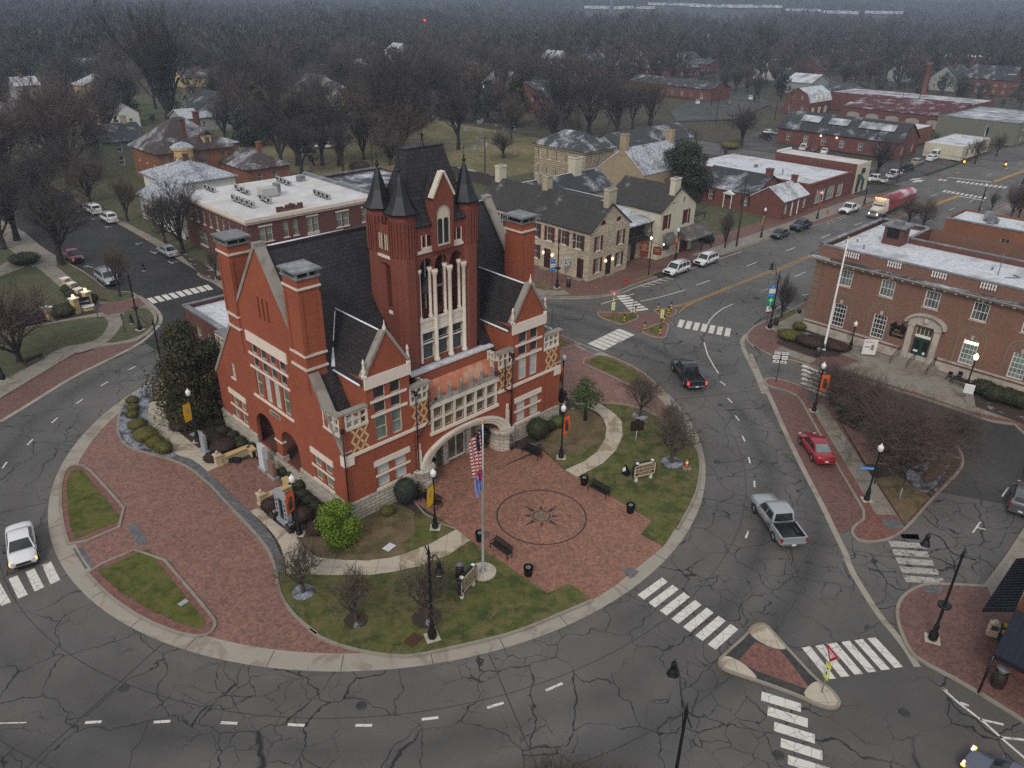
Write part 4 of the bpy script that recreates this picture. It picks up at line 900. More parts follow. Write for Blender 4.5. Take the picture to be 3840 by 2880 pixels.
def chimney(x0,y0,x1,y1,z0,z1,capm=LEADC):
 m=MB();m.box(x0,x1,y0,y1,z0,z1)
 for z in(z1-.9,):m.box(x0-.05,x1+.05,y0-.05,y1+.05,z,z+.9)
 for q in((x0-.04,x1+.04,y0-.04,y0+.3),(x0-.04,x1+.04,y1-.3,y1+.04),(x0-.041,x0+.3,y0-.041,y1+.041)):pass
 for(xa,xb)in((x0-.07,x0+.22),(x1-.22,x1+.07)):
  for(ya,yb)in((y0-.07,y0+.22),(y1-.22,y1+.07)):m.box(xa,xb,ya,yb,z0+(z1-z0)*.36,z1-1.2)
 c=m.build('chimney',BRICK,ct)
 m=MB()
 for z in(z0+(z1-z0)*.36-.18,z0+(z1-z0)*.22,z1-.75):m.box(x0-.12,x1+.12,y0-.12,y1+.12,z,z+.16)
 m.build('stone_band',LIME,c)
 m=MB();m.box(x0-.16,x1+.16,y0-.16,y1+.16,z1,z1+.12)
 for(xa,ya)in((x0-.1,y0-.1),(x1-.05,y0-.1),(x0-.1,y1-.05),(x1-.05,y1-.05),((x0+x1)/2,y0-.1),((x0+x1)/2,y1-.05)):m.box(xa,xa+.15,ya,ya+.15,z1+.12,z1+.48)
 m.box(x0-.26,x1+.26,y0-.26,y1+.26,z1+.48,z1+.62);m.build('chimney_cap',capm,c)
 m=MB();m.box(x0+.1,x1-.1,y0+.1,y1-.1,z1+.12,z1+.4);m.build('flue',BLACK,c)
chimney(-.1,3.85,1.55,5.75,9.6,18.5);chimney(-.1,14.05,1.55,15.95,9.6,18.6)
chimney(UL-1.5,3.85,UL+.1,5.75,9.6,18.5)
m=MB()
for u,z0,z1 in((-.12,.3,8.0),(6.55,.5,8.7),(16.95,.5,8.7)):m.tube([(u,-.2,z0),(u,-.2,z1)],.06,6);m.lathe([(.06,0),(.17,.1),(.19,.35)],(u,-.2,z1),6)
m.tube([(7.75,-.2,5.9),(7.75,-.2,8.8)],.06,6);m.tube([(7.75,-.2,6.0),(6.9,-.2,5.2),(6.6,-.2,5.0)],.05,5);m.tube([(7.75,-.22,7.2),(8.35,-.3,7.75)],.04,5);m.tube([(16.1,-.2,5.9),(16.1,-.2,8.8)],.06,6)
m.tube([(16.1,-.2,6.0),(16.95,-.2,5.4)],.05,5);m.tube([(15.9,-.22,7.7),(15.0,-.35,7.8)],.04,5);m.lathe([(.04,0),(.16,.1),(.1,.25)],(8.4,-.32,7.7),6);m.lathe([(.04,0),(.16,.1),(.1,.25)],(14.95,-.35,7.7),6)
m.build('downpipe',IRON,ct)
# ---- tower
U0,U1,V0,V1=8.05,15.65,2.85,6.85
TF=Face((0,V0,0),(1,0,0),(0,1,0));TL=Face((U0,0,0),(0,1,0),(1,0,0));TR=Face((U1,0,0),(0,1,0),(-1,0,0));TB=Face((0,V1,0),(1,0,0),(0,-1,0))
m=MB()
bays=[(9.75,11.0),(11.22,12.52),(12.74,14.05)]
hol=[]
for a0,a1 in bays:hol.append(archhole(a0,a1,13.2,17.45,18.15));hol+=pairs((a0,a1,9.6,11.0),(a0,a1,11.15,11.95))
hol+=pairs((10.05,10.4,19.0,19.85),(10.6,10.95,19.0,19.85),(13.05,13.4,19.0,19.85),(13.6,13.95,19.0,19.85))
TF.wall(m,[(U0,8.6),(U1,8.6),(U1,20.8),(U0,20.8)],hol,.35)
DF=Face((0,V0-.38,0),(1,0,0),(0,1,0));DF.wall(m,[(10.95,18.62),(12.95,18.62),(12.95,22.7),(11.95,24.5),(10.95,22.7)],[archhole(11.3,12.6,18.95,21.4,22.05)],.3)
for x in(10.95,12.95):m.face([(x,V0-.38,18.62),(x,V0+1.0,18.62),(x,V0+1.0,22.7),(x,V0-.38,22.7)])
m.face([(10.95,V0-.38,18.62),(12.95,V0-.38,18.62),(12.95,V0,18.62),(10.95,V0,18.62)])
TL.wall(m,[(V0,8),(V1,8),(V1,20.8),(V0,20.8)],[archhole(3.75,6.05,14.0,16.6,17.8),rect(4.05,4.33,18.95,20.0),rect(4.75,5.03,18.95,20.0),rect(5.45,5.73,18.95,20.0)],.5)
TR.wall(m,[(V0,8),(V1,8),(V1,20.8),(V0,20.8)],[archhole(3.75,6.05,14.0,16.6,17.8)],.5)
TB.wall(m,[(U0,8),(U1,8),(U1,20.8),(U0,20.8)],[archhole(a0,a1,14.2,17.45,18.15)for a0,a1 in bays],.35)
m.box(U0+.3,U1-.3,V0+.4,V1-.3,12.7,12.95)
TF.box(m,11.0,11.22,18.15,18.3,0,.02)
for a0,a1 in bays:
 for i in range(12):
  c,r=(a0+a1)/2,(a1-a0)/2
  for(r0,r1,d)in((r,r+.16,.07),):
   q=[(c-rr*math.cos(PI*tt/12),17.45+(rr-r+.7*(rr/r)**0)*math.sin(PI*tt/12))for rr,tt in((r0,i),(r0,i+1),(r1,i+1),(r1,i))]
   n=len(m.v)
   for nn in(0,d):m.v+=[tuple(TF.p(x,z,nn))for x,z in q]
   for f in((4,5,6,7),(3,2,6,7)):m.f.append(tuple(n+k for k in f));m.sm.append(False)
m.build('tower_wall',TBRICK,ct)
TUR=[(8.75,3.5),(14.95,3.5),(8.75,6.2),(14.95,6.2)]
for x,y in TUR:
 m=MB();m.lathe([(1.02,0),(1.02,10.4),(1.0,10.4),(1.0,13.2)],(x,y,8.6),8,False,PI/8)
 for k in range(8):
  a=k*PI/4
  for w in(-.27,0,.27):
   px,py=x+math.cos(a)*.985-math.sin(a)*w,y+math.sin(a)*.985+math.cos(a)*w
   m.bar((px,py,18.6),(px,py,21.3),.11,.09)
 m.build('tower_turret',TBRICK,ct)
m=MB()
for x,y in TUR:m.lathe([(1.25,0),(1.3,.12),(.95,.55),(.62,1.35),(.3,2.35),(.08,2.95),(.07,3.0),(.18,3.1),(.16,3.2),(.05,3.3),(.1,3.45),(.03,3.55),(.015,4.2)],(x,y,21.75),8,False,PI/8)
build_each(m,'turret_spire',LEADK,ct)
m=MB();zr=25.95
for i,(z,g)in enumerate(((20.55,.28),(20.85,.22),(21.3,-.05))):pass
prof=[(20.6,.25),(20.75,.32),(21.35,-.12)]
rings=[]
for z,gx in prof:rings.append([(U0+.75-gx,V0+.1-gx,z),(U1-.75+gx,V0+.1-gx,z),(U1-.75+gx,V1-.1+gx,z),(U0+.75-gx,V1-.1+gx,z)])
rings.append([(10.25,4.55,zr),(13.75,4.55,zr),(13.75,5.15,zr),(10.25,5.15,zr)])
for a,b in zip(rings,rings[1:]):
 for i in range(4):j=(i+1)%4;m.face([a[i],a[j],b[j],b[i]])
m.face(rings[-1]);m.box(10.15,13.85,4.5,5.2,zr,zr+.12)
for s_ in(-1,1):q=[(11.95,V0-.4,24.35),(11.95+s_*1.1,V0-.4,22.55),(11.95+s_*1.1,3.5,22.55),(11.95,4.3,24.35)];m.face(q if s_<0 else q[::-1])
m.build('tower_roof',SLATE,ct)
m=MB();m.lathe([(.28,0),(.2,.12),(.08,.3),(.06,.7),(.15,.8),(.04,.95),(.03,1.6),(.01,1.75)],(12.0,4.85,zr+.1),8);m.tube([(11.3,3.1,22.6),(11.3,3.1,24.2)],.06);m.build('roof_finial',LEADK,ct)
m=MB();TF.box(m,U0+1.5,U1-1.5,18.55,18.78,0,.1);TL.box(m,3.2,6.5,18.2,18.42,0,.1)
for s_ in(-1,1):cope(DF,m,(11.95+s_*1.02,22.65),(11.95,24.5),t=.16,n0=-.4,n1=.1)
for a in(10.0,10.44,10.96,13.0,13.44,13.96):TF.box(m,a,a+.07,18.85,19.95,-.1,.06)
m.build('tower_band',LIME,ct)
wn=DF.window(ct,11.3,12.6,18.95,22.05,CREAM,CREAM,1,1,.1,.08,.62)
m=MB()
for a in(11.43,12.02):DF.poly(m,archhole(a,a+.43,19.1,20.85,21.06),-.07)
build_each(m,'lancet_pane',GLASS,ct)
m=MB()
for a in(10.0,12.97):TF.box(m,a,a+1.05,18.8,19.0,0,.08)
for z0,z1 in((12.0,12.25),(12.95,13.2)):TF.box(m,9.55,14.2,z0,z1,-.3,.1)
TF.box(m,9.6,14.15,12.25,12.95,-.25,.03)
for a in(9.55,10.98,12.5,14.03):TF.box(m,a,a+.24,9.4,12.0,-.3,.04)
TF.box(m,9.6,14.2,11.0,11.15,-.3,.02)
for a in(9.95,11.45,13.0):
 TF.box(m,a,a+.85,12.4,12.82,.03,.06)
m.build('belfry_stonework',LIME,ct)
m=MB()
for a in(11.1,12.62,14.1):
 m.lathe([(.26,0),(.26,.2),(.17,.3),(.15,7.2),(.2,7.35),(.27,7.6),(.27,7.75)],(a,V0-.14,9.35),10)
 m.lathe([(.2,0),(.2,.15),(.13,.25),(.12,3.7),(.18,3.85),(.22,4.1)],(a-.3,V0+.12,13.2),8)
m.lathe([(.2,0),(.2,.15),(.13,.25),(.12,3.7),(.18,3.85),(.22,4.1)],(9.75,V0+.12,13.2),8)
build_each(m,'belfry_column',LIME,ct)
for a0,a1 in bays:TF.window(ct,a0,a1,9.6,11.0,GLASS,CREAM,1,1,.25,.06);TF.window(ct,a0,a1,11.15,11.95,GLASS,CREAM,1,1,.25,.06)
m=MB();TL.box(m,3.7,4.6,13.75,14.0,-.2,.12)
m.box(10.0,14.0,5.0,5.1,14.6,14.75);
for x in(10.2,11.9,13.8):m.box(x,x+.1,5.0,5.1,12.95,18.0)
m.bar((10.0,4.2,13),(11.4,5.2,16.0),.08);m.build('bell_frame',WHITE,ct)
m=MB();m.lathe([(.0,1.2),(.3,1.15),(.42,.6),(.62,.1),(.68,0)][::-1],(12.0,4.7,14.6),12);m.build('bell',LEADC,ct)
m=MB()
for a in(4.05,4.75,5.45):TL.poly(m,rect(a,a+.28,18.95,20.0),-.4)
for a in(10.05,10.6,13.05,13.6):TF.poly(m,rect(a,a+.35,19.0,19.85),-.3)
build_each(m,'small_tower_pane',GLASS,ct)
m=MB()
for a in(3.93,4.36,4.63,5.06,5.33,5.76):TL.box(m,a,a+.1,18.85,20.05,-.1,.06)
m.build('small_tower_mullion',CREAM,ct)
AL=Face((2.3,0,0),(0,1,0),(1,0,0));AL2=Face((1.6,0,0),(0,1,0),(1,0,0))
m=MB();AL.wall(m,[(VL,0),(32,0),(32,8.0),(VL,8.0)],[rect(26.3,27.3,4.6,6.6),rect(26.3,27.3,1.6,3.4),rect(28.6,29.6,4.6,6.6)],.2);m.box(2.3,21,31.8,32,0,8.0);m.box(20.8,21,VL,32,0,8);m.box(1.7,2.3,VL+.05,23.6,0,6.3);m.build('rear_wing_wall',DBRICK,ct)
m=MB();m.box(2.5,20.8,VL+.2,31.8,7.3,7.6);m.build('rear_wing_roof',SNOWF,ct)
m=MB();AL.box(m,23.6,32.1,7.9,8.06,-.45,.12);m.box(2.2,21.1,31.7,32.1,8.0,8.12);m.box(1.6,2.75,VL+.1,23.7,7.9,8.06);m.build('rear_wing_coping',LEADC,ct)
balus(AL2,VL+.2,23.6,6.3,7.9,3,nm='rear_wing_balustrade')
for a,z0,z1 in((26.3,4.6,6.6),(26.3,1.6,3.4),(28.6,4.6,6.6)):AL.window(ct,a,a+1,z0,z1,GLASSM,rows=2)
# ---- other buildings (local x = u, y = v of the town grid)
class Bd:
 def __init__(s,name,label,cat,u0,v0,lu,lv,h,wall,group=None,z=.13,rot=0.0):
  s.t=thing(name,label,cat,T(u0,v0,z),YAW+rot,group);s.lu,s.lv,s.h,s.wm=lu,lv,h,wall
  s.F=Face((0,0,0),(1,0,0),(0,1,0));s.L=Face((0,0,0),(0,1,0),(1,0,0))
  s.fh,s.lh=[],[]
 def box(s,name,mat,*b,par=None):return MB().box(*b).build(name,mat,par or s.t)
 def walls(s,top=None,ftop=None,ltop=None,depth=.16,wm2=None):
  h=s.h;m=MB()
  s.F.wall(m,ftop or rect(0,s.lu,0,h),s.fh,depth);s.L.wall(m if not wm2 else m,ltop or rect(0,s.lv,0,h),s.lh,depth)
  Face((s.lu,0,0),(0,1,0),(-1,0,0)).wall(m,ltop or rect(0,s.lv,0,h));Face((0,s.lv,0),(1,0,0),(0,-1,0)).wall(m,ftop or rect(0,s.lu,0,h))
  m.build('wall',s.wm,s.t)
 def roof(s,kind,rise,mat,ov=.35,th_=.16,name='roof',at=None):
  x0,x1,y0,y1=at or(0,s.lu,0,s.lv);h=s.h;m=MB()
  a,b,c,d=x0-ov,x1+ov,y0-ov,y1+ov;zo=h-rise*ov/(((x1-x0)if kind=='v' else(y1-y0))/2)if kind in 'uv' else h
  if kind=='v':
   xm=(x0+x1)/2
   for k in(0,-th_):m.face([(a,c,zo+k),(xm,c,h+rise+k),(xm,d,h+rise+k),(a,d,zo+k)][::1 if k else-1]);m.face([(b,c,zo+k),(b,d,zo+k),(xm,d,h+rise+k),(xm,c,h+rise+k)][::1 if not k else-1])
   for y in(c,d):m.face([(a,y,zo),(xm,y,h+rise),(xm,y,h+rise-th_),(a,y,zo-th_)]);m.face([(b,y,zo),(xm,y,h+rise),(xm,y,h+rise-th_),(b,y,zo-th_)])
   for x in(a,b):m.face([(x,c,zo),(x,d,zo),(x,d,zo-th_),(x,c,zo-th_)])
  elif kind=='u':
   ym=(y0+y1)/2
   for k in(0,-th_):m.face([(a,c,zo+k),(b,c,zo+k),(b,ym,h+rise+k),(a,ym,h+rise+k)][::1 if not k else-1]);m.face([(a,d,zo+k),(a,ym,h+rise+k),(b,ym,h+rise+k),(b,d,zo+k)][::1 if not k else-1])
   for x in(a,b):m.face([(x,c,zo),(x,ym,h+rise),(x,ym,h+rise-th_),(x,c,zo-th_)]);m.face([(x,d,zo),(x,ym,h+rise),(x,ym,h+rise-th_),(x,d,zo-th_)])
   for y in(c,d):m.face([(a,y,zo),(b,y,zo),(b,y,zo-th_),(a,y,zo-th_)])
  elif kind=='hip':
   w,l=b-a,d-c;k=min(w,l)/2
   r0,r1=((a+k,(c+d)/2),(b-k,(c+d)/2))if w>=l else(((a+b)/2,c+k),((a+b)/2,d-k))
   z1=h+rise
   if w>=l:m.face([(a,c,h),(b,c,h),(*r1,z1),(*r0,z1)]);m.face([(b,d,h),(a,d,h),(*r0,z1),(*r1,z1)]);m.face([(b,c,h),(b,d,h),(*r1,z1)]);m.face([(a,d,h),(a,c,h),(*r0,z1)])
   else:m.face([(b,c,h),(b,d,h),(*r1,z1),(*r0,z1)]);m.face([(a,d,h),(a,c,h),(*r0,z1),(*r1,z1)]);m.face([(a,c,h),(b,c,h),(*r0,z1)]);m.face([(b,d,h),(a,d,h),(*r1,z1)])
   m.box(a,b,c,d,h-th_,h-.01)
  elif kind=='flat':m.box(x0+.2,x1-.2,y0+.2,y1-.2,h-rise-.2,h-rise)
  elif kind=='shed_y':m.face([(a,c,h),(b,c,h),(b,d,h+rise),(a,d,h+rise)]);m.box(a,b,c,c+.1,h-th_,h)
  return m.build(name,mat,s.t)
 def wins(s,fc,lst,gl=None,fr=None,sill=None,lintel=None,shut=None,**k):
  ms,ml=MB(),MB()
  for a0,a1,z0,z1 in lst:
   (s.fh if fc is s.F else s.lh).append(rect(a0,a1,z0,z1)if not k.get('arch')else archhole(a0,a1,z0,z1-k['arch'],z1))
   fc.window(s.t,a0,a1,z0,z1,gl,fr,**k)
   if sill:fc.box(ms,a0-.12,a1+.12,z0-.14,z0,0,.1)
   if lintel:fc.box(ms,a0-.1,a1+.1,z1,z1+.22,0,.05)
   if shut:
    w=(a1-a0)*.46
    for b0,b1 in((a0-w,a0-.03),(a1+.03,a1+w)):fc.box(ml,b0,b1,z0-.02,z1+.02,.0,.06)
  if sill or lintel:build_each(ms,'sill',sill or lintel,s.t)
  if shut:build_each(ml,'shutter',shut,s.t)
 def grid(s,fc,a0,a1,n,w,zs,**k):
  q=[]
  for z0,z1 in zs:
   for i in range(n):c=a0+(a1-a0)*(i+.5)/n;q.append((c-w/2,c+w/2,z0,z1))
  s.wins(fc,q,**k)
 def chim(s,x,y,w,d,z0,z1,mat=None,cap=None):
  m=MB();m.box(x,x+w,y,y+d,z0,z1-.25);m.box(x-.08,x+w+.08,y-.08,y+d+.08,z1-.25,z1);c=m.build('chimney',mat or s.wm,s.t);m=MB();m.box(x+.2,x+w-.2,y+.2,y+d-.2,z1,z1+.02);m.build('flue',BLACK,c)
b=Bd('art_gallery','striped brown brick gallery with balustraded snowy flat roof and arched limestone doorway','building',87.3,-8,18,44.6,10.7,POBRICK)
V=lambda v:v+8.0
L=b.L
up=[32.0,27.2,22.4,17.6,12.8,8.0];up=[(V(a),V(a)+1.55,6.55,8.5)for a in up]
b.wins(L,up,GLASSM,WHITE,sill=DTRIM,rows=2,cols=4,bar=.03,fw=.1)
lo=[(V(a),V(a)+1.5,1.5,4.35)for a in(31.85,27.15,17.55,12.8,8.0)]
b.wins(L,lo[:2],GLASS,WHITE,rows=5,cols=4,bar=.03,fw=.1);b.wins(L,lo[2:],GLASSG,WHITE,rows=5,cols=4,bar=.03,fw=.1)
b.lh.append(rect(V(22.2),V(23.9),.45,4.2))
b.walls(depth=.3)
m=MB();
for a in(31.85,27.15,17.55,12.8,8.0):
 c=V(a)+.75
 for i in range(12):
  for r0,r1,d0 in((1.25,1.5,.05),(.98,1.18,.02)):
   q=[(c-r*math.cos(PI*t/12),4.35+r*math.sin(PI*t/12))for r,t in((r0,i),(r0,i+1),(r1,i+1),(r1,i))];L.poly(m,q,d0);n=len(m.v)
   for nn in(0,d0):m.v+=[tuple(L.p(x,z,nn))for x,z in(q[3],q[2])]
   m.f.append((n,n+1,n+3,n+2));m.sm.append(False)
 for s_ in(-1,1):L.box(m,c+s_*1.37-.125,c+s_*1.37+.125,1.2,4.35,0,.05)
for i in range(9):L.box(m,V(36.6)-.9,V(36.6),.9+i*.9,1.7+i*.9,-.02,.05)
m.build('brick_arch',brick('soldier course brick',(.16,.06,.045),(.10,.04,.032),(.2,.14,.1),w=.09,h=.5),b.t)
m=MB()
for a in(31.85,27.15,17.55,12.8,8.0):L.box(m,V(a)+.6,V(a)+.9,4.4,4.85,0,.1)
for a in up:L.box(m,(a[0]+a[1])/2-.12,(a[0]+a[1])/2+.12,8.52,8.8,0,.08)
L.box(m,0,V(36.6)+.06,-.2,.95,0,.12);L.box(m,0,V(21.0),1.22,1.4,0,.14);L.box(m,V(25.2),V(36.6)+.05,1.22,1.4,0,.14)
Face((0,V(36.6),0),(1,0,0),(0,-1,0)).box(m,0,18,-.2,.95,0,.12)
m.build('stone_base',DTRIM,b.t)
m=MB();NBF=Face((0,V(36.6),0),(1,0,0),(0,-1,0))
for fc,a1 in((L,V(36.6)),(NBF,18)):
 fc.box(m,0,a1+.2,8.85,9.1,0,.25);fc.box(m,0,a1+.5,9.1,9.28,0,.65);fc.box(m,0,a1+.7,9.28,9.42,0,.9)
 for i in range(int(a1/1.1)):fc.box(m,i*1.1+.2,i*1.1+.45,8.9,9.1,.25,.6)
m.build('cornice',DTRIM,b.t)
m=MB();L.box(m,0,V(36.6)+.95,9.43,9.46,.05,.95);NBF.box(m,0,18,9.43,9.46,.05,.95)
for i in range(40):L.box(m,i*1.1+.4,i*1.1+.6,9.42,9.52,.75,.97)
m.build('cornice_flashing',DARKF,b.t)
m=MB();L.box(m,0,V(36.6)+.06,10.7,10.84,-.4,.06);NBF.box(m,0,18,10.7,10.84,-.4,.06);m.box(17.6,18.05,V(30.3),V(36.6),10.7,10.84);m.box(10.9,18.0,V(30.2),V(30.6),10.7,10.84);m.box(10.7,11.1,0,V(30.3),10.7,10.84);m.build('parapet_coping',LEADC,b.t)
m=MB()
for a in(31.7,27.0,22.3,17.5,12.8):
 L.box(m,V(a),V(a)+1.7,9.95,10.7,-.02,.03)
m.build('balustrade_recess',DBRICK,b.t)
m=MB()
for a in(31.7,27.0,22.3,17.5,12.8):
 for i in range(6):m.lathe([(.05,0),(.12,.2),(.06,.4),(.1,.6),(.1,.68)],(-.1,V(a)+.17+i*.27,9.97),6)
build_each(m,'baluster',WHITE,b.t)
m=MB();m.box(.4,10.8,.3,V(36.2),10.0,10.15);m.box(10.8,17.7,V(30.5),V(36.2),10.0,10.15);m.build('roof',SNOWF,b.t)
m=MB();m.box(10.6,11.0,0,V(30.4),9.4,10.7);m.box(11,18,V(30.25),V(30.5),8,10.7);m.build('parapet',DBRICK,b.t)
m=MB();m.box(8.2,10.4,V(30.4),V(32.6),10.1,12.3);ch_=m.build('chimney',DBRICK,b.t);m=MB();m.box(7.9,10.7,V(30.1),V(32.9),12.3,12.5);m.box(8.9,9.9,V(31.0),V(32.0),12.5,12.9);m.build('chimney_cap',LEADC,ch_)
m=MB();m.box(8.14,8.2,V(30.8),V(32.2),11.0,12.1);m.build('louvre',BLACK,ch_)
m=MB()
for x,y,z in((4,V(33),.5),(6.5,V(34.8),.3),(5,V(35.5),.3),(7,V(20),.35)):m.lathe([(.12,0),(.12,z)],(x,y,10.15),8)
m.tube([(5.5,V(19),10.15),(5.5,V(19),12.2),(5.4,V(19),12.6)],.05);m.tube([(5.0,V(18.2),10.2),(6,V(17),10.25),(6.6,V(17.8),10.25)],.06);build_each(m,'roof_vent',LEADC,b.t)
m=MB()
for a in(V(21.35),V(24.1)):L.box(m,a,a+.62,.4,4.55,0,.32);L.box(m,a-.08,a+.7,4.25,4.6,0,.42)
L.box(m,V(21.35),V(24.7),4.5,4.95,0,.3)
for i in range(14):
 c=V(23.05);q=[(c-r*math.cos(PI*t/14),4.6+(r*.58)*math.sin(PI*t/14))for r,t in((1.9,i),(1.9,i+1),(2.2,i+1),(2.2,i))];n=len(m.v)
 for nn in(0,.55):m.v+=[tuple(L.p(x,z,nn))for x,z in q]
 for f in((4,5,6,7),(2,3,7,6),(0,1,5,4)):m.f.append(tuple(n+k for k in f));m.sm.append(False)
 L.poly(m,[(c,4.6),(q[0][0],q[0][1]),(q[1][0],q[1][1])],.22)
m.lathe([(.3,0),(.34,.3),(.1,.5)],(-.3,V(23.05),4.95),8)
m.build('stone_doorcase',DTRIM,b.t)
m=MB();L.box(m,V(22.2),V(23.9),.45,3.0,-.25,-.15);dd=m.build('door',GREEND,b.t)
m=MB();L.box(m,V(22.35),V(22.85),1.5,2.6,-.15,-.13);L.box(m,V(23.2),V(23.7),1.5,2.6,-.15,-.13);m.build('door_pane',BLACK,dd)
m=MB();L.box(m,V(23.25),V(23.7),1.25,1.5,-.13,-.11);L.box(m,V(22.45),V(22.7),1.1,1.4,-.13,-.11);m.build('notice',SIGNW,dd)
m=MB();L.box(m,V(22.15),V(23.95),3.0,3.25,-.22,-.1);m.build('transom_bar',WHITE,b.t);L.window(b.t,V(22.2),V(23.9),3.25,4.2,GLASSL,WHITE,1,4,.2,.05)
m=MB();L.box(m,V(17.65),V(18.95),3.85,4.1,-.12,-.1);m.build('lit_window_tube',glow('shop tube light',(.75,1,.62),4),b.t)
gs=MB();L.box(gs,V(24.95),V(26.55),2.35,3.5,.04,.14);s1=gs.build('gallery_sign',BLACK,b.t);gs=MB()
L.poly(gs,[(V(26.7),3.55),(V(26.45),3.85),(V(26.05),4.15),(V(25.95),3.8),(V(25.55),3.8),(V(25.45),4.15),(V(25.05),3.85),(V(24.8),3.55)],.12);L.box(gs,V(24.85),V(26.65),3.5,3.56,.03,.16);gs.build('sign_pediment',BLACK,s1)
txt('Art\n  Gallery','lettering',s1,(-.16,V(25.75),2.95),(PI/2,0,-PI/2),.42,GOLD)
m=MB()
for i in range(4):m.box(-.9-i*.42,.1,V(20.9)-i*.12,V(25.2)+i*.12,-.2,.42-i*.1)
m.build('entrance_steps',WALK2,b.t)
m=MB()
for y in(V(25.0),V(23.2),V(21.1)):
 m.tube([(-.2,y,.4),(-.2,y,1.35),(-2.4,y,.95),(-2.4,y,.0)],.03,5)
 for k in range(5):m.tube([(-.5-k*.4,y,.2),(-.5-k*.4,y,1.28-k*.07)],.015,4)
m.build('step_railing',IRON,b.t)
b=Bd('commercial_block','two storey dark brick block with cream cornice and white ribbed roof full of condensers','building',47,100,21.7,21,8,DBRICK)
b.wins(b.F,[(1.75,2.65,4.4,6.55),(2.85,3.75,4.4,6.55),(9.4,10.25,4.4,6.7),(10.4,11.25,4.4,6.7),(14.4,15.4,4.3,6.55),(15.6,16.6,4.3,6.55),(19.0,19.85,4.3,6.5),(20.0,20.9,4.3,6.5),(1.75,2.65,1.2,3.5),(2.85,3.75,1.2,3.5),(9.4,11.2,1.9,4.0)],GLASSG,CREAM,sill=TRIM,lintel=TRIM,rows=2)
b.wins(b.F,[(5.5,6.3,4.45,6.8),(7.05,7.85,4.45,6.8)],GLASSG,CREAM,sill=TRIM,rows=2,arch=.4)
b.fh.append(archhole(5.5,7.7,0,2.6,3.7))
b.wins(b.L,[(y,y+.8,4.5,6.6)for y in(1.2,5.0,7.1,9.1,11.3,13.5,15.7,18.2)]+[(y,y+.9,1.0,3.4)for y in(1.2,4.9,7.0,9.6)]+[(14.0,16.6,.9,3.1)],GLASSM,CREAM,sill=TRIM,rows=2)
b.walls()
m=MB();b.F.box(m,-.1,21.8,7.15,7.55,0,.14);b.F.box(m,-.4,22,7.55,8.0,0,.45);b.L.box(m,-.1,21,7.15,7.55,0,.14);b.L.box(m,-.4,21.1,7.55,8.0,0,.45)
for i in range(52):b.F.box(m,.1+i*.41,.3+i*.41,7.4,7.55,.14,.3)
m.build('cornice',TRIM,b.t)
m=MB();m.box(-.4,21.9,-.4,21.2,8.0,8.06);m.build('roof',WHITEF,b.t);m=MB();m.box(21.3,22.0,0,21,8.0,8.5);m.build('parapet',LEADC,b.t)
m=MB();m.box(5.0,6.0,.3,.6,8,8.8);m.box(6.0,8.4,.3,.6,8,8.6);m.face([(6.4,.28,8.6),(8.0,.28,8.6),(7.2,.28,9.2)]);m.box(6.4,8.0,.3,.6,8.5,8.9);m.box(8.4,9.2,.3,.6,8,8.9);m.build('front_parapet',DBRICK,b.t)
m=MB();
for i in range(5):b.F.box(m,5.4+i*.55,5.45+i*.55,0,3,-.14,-.1)
b.F.box(m,5.4,7.8,3.7,3.95,0,.1);m.build('doorway',DOORB,b.t)
rr=random.Random(5)
for j,(x,y,n,st)in enumerate(((2.0,7.0,3,1),(8.5,10.6,3,1),(3.6,12.6,3,1),(9.6,4.2,5,1),(11.6,8.2,3,0),(13.5,13.0,3,1),(16.8,4.6,3,1))):
 P0=[P(27,*q,8.2)for q in((640,590),(940,610),(430,530),(690,640),(1050,560),(1090,450),(1430,580))]
for j,(a,c,n,s_)in enumerate((((430,520),(500,550),3,.75),((710,525),(815,575),3,.85),((680,625),(860,695),5,.95),((935,620),(1010,655),2,.9),((1090,445),(1195,490),4,.8),((1435,570),(1550,615),4,.8))):
 A_,B_=P(27,*a,8.1),P(27,*c,8.1)
 for i in range(n):
  q=A_.lerp(B_,i/max(1,n-1));tt=thing('condenser_unit','small pale rooftop condenser, number %s along its timber rail'%('one','two','three','four','five')[i],'condenser',(q.x,q.y,8.2),YAW+.1*(i%2),'condensers on the white roof')
  MB().box(-.18,.18,-.42,.42,.1,s_).build('case',plain('condenser grey',(.36,.37,.36),.6),tt);m=MB();m.lathe([(.3,0),(.3,.02)],(0,0,0),10);xf(m,Matrix.Translation((-.19,-.05,.1+s_/2))@Matrix.Rotation(-PI/2,4,'Y'));m.build('fan_grille',IRON,tt)
 m=MB();m.bar((A_.x,A_.y,8.14),(B_.x,B_.y,8.14),.5,.12);rl=m.build('timber_rail',BARKD,None);tag(rl,'dark timber rail under condenser row %d on the white roof'%(j+1),'rail','timber rails on the white roof')
q=P(27,1000,580,8.2);tt=thing('rooftop_air_handler','large boxy grey air handler in the centre of the white roof','air handler',(q.x,q.y,8.08),YAW)
MB().box(-1.3,1.2,-.9,.9,.3,1.5).build('case',plain('handler grey',(.42,.42,.40),.6),tt);MB().box(1.2,1.9,-.6,.6,.5,1.9).build('hood',LEADC,tt);MB().box(-1.4,1.4,-1,1,0,.3).build('curb',LEADC,tt)
q=P(27,1300,440,8.2);tag(MB().box(-.6,.6,-.5,.5,0,1.0).build('exhaust_box',LEADC,None,(q.x,q.y,8.1),YAW),'dark square exhaust box at the back of the white roof','vent')
b=Bd('rear_store','low dark flat roofed building behind the white roofed block','building',69.2,108,19,18,6,DBRICK);b.walls();b.roof('flat',.4,DARKF);b.box('parapet',LEADC,0,19,17.7,18,6,6.3)
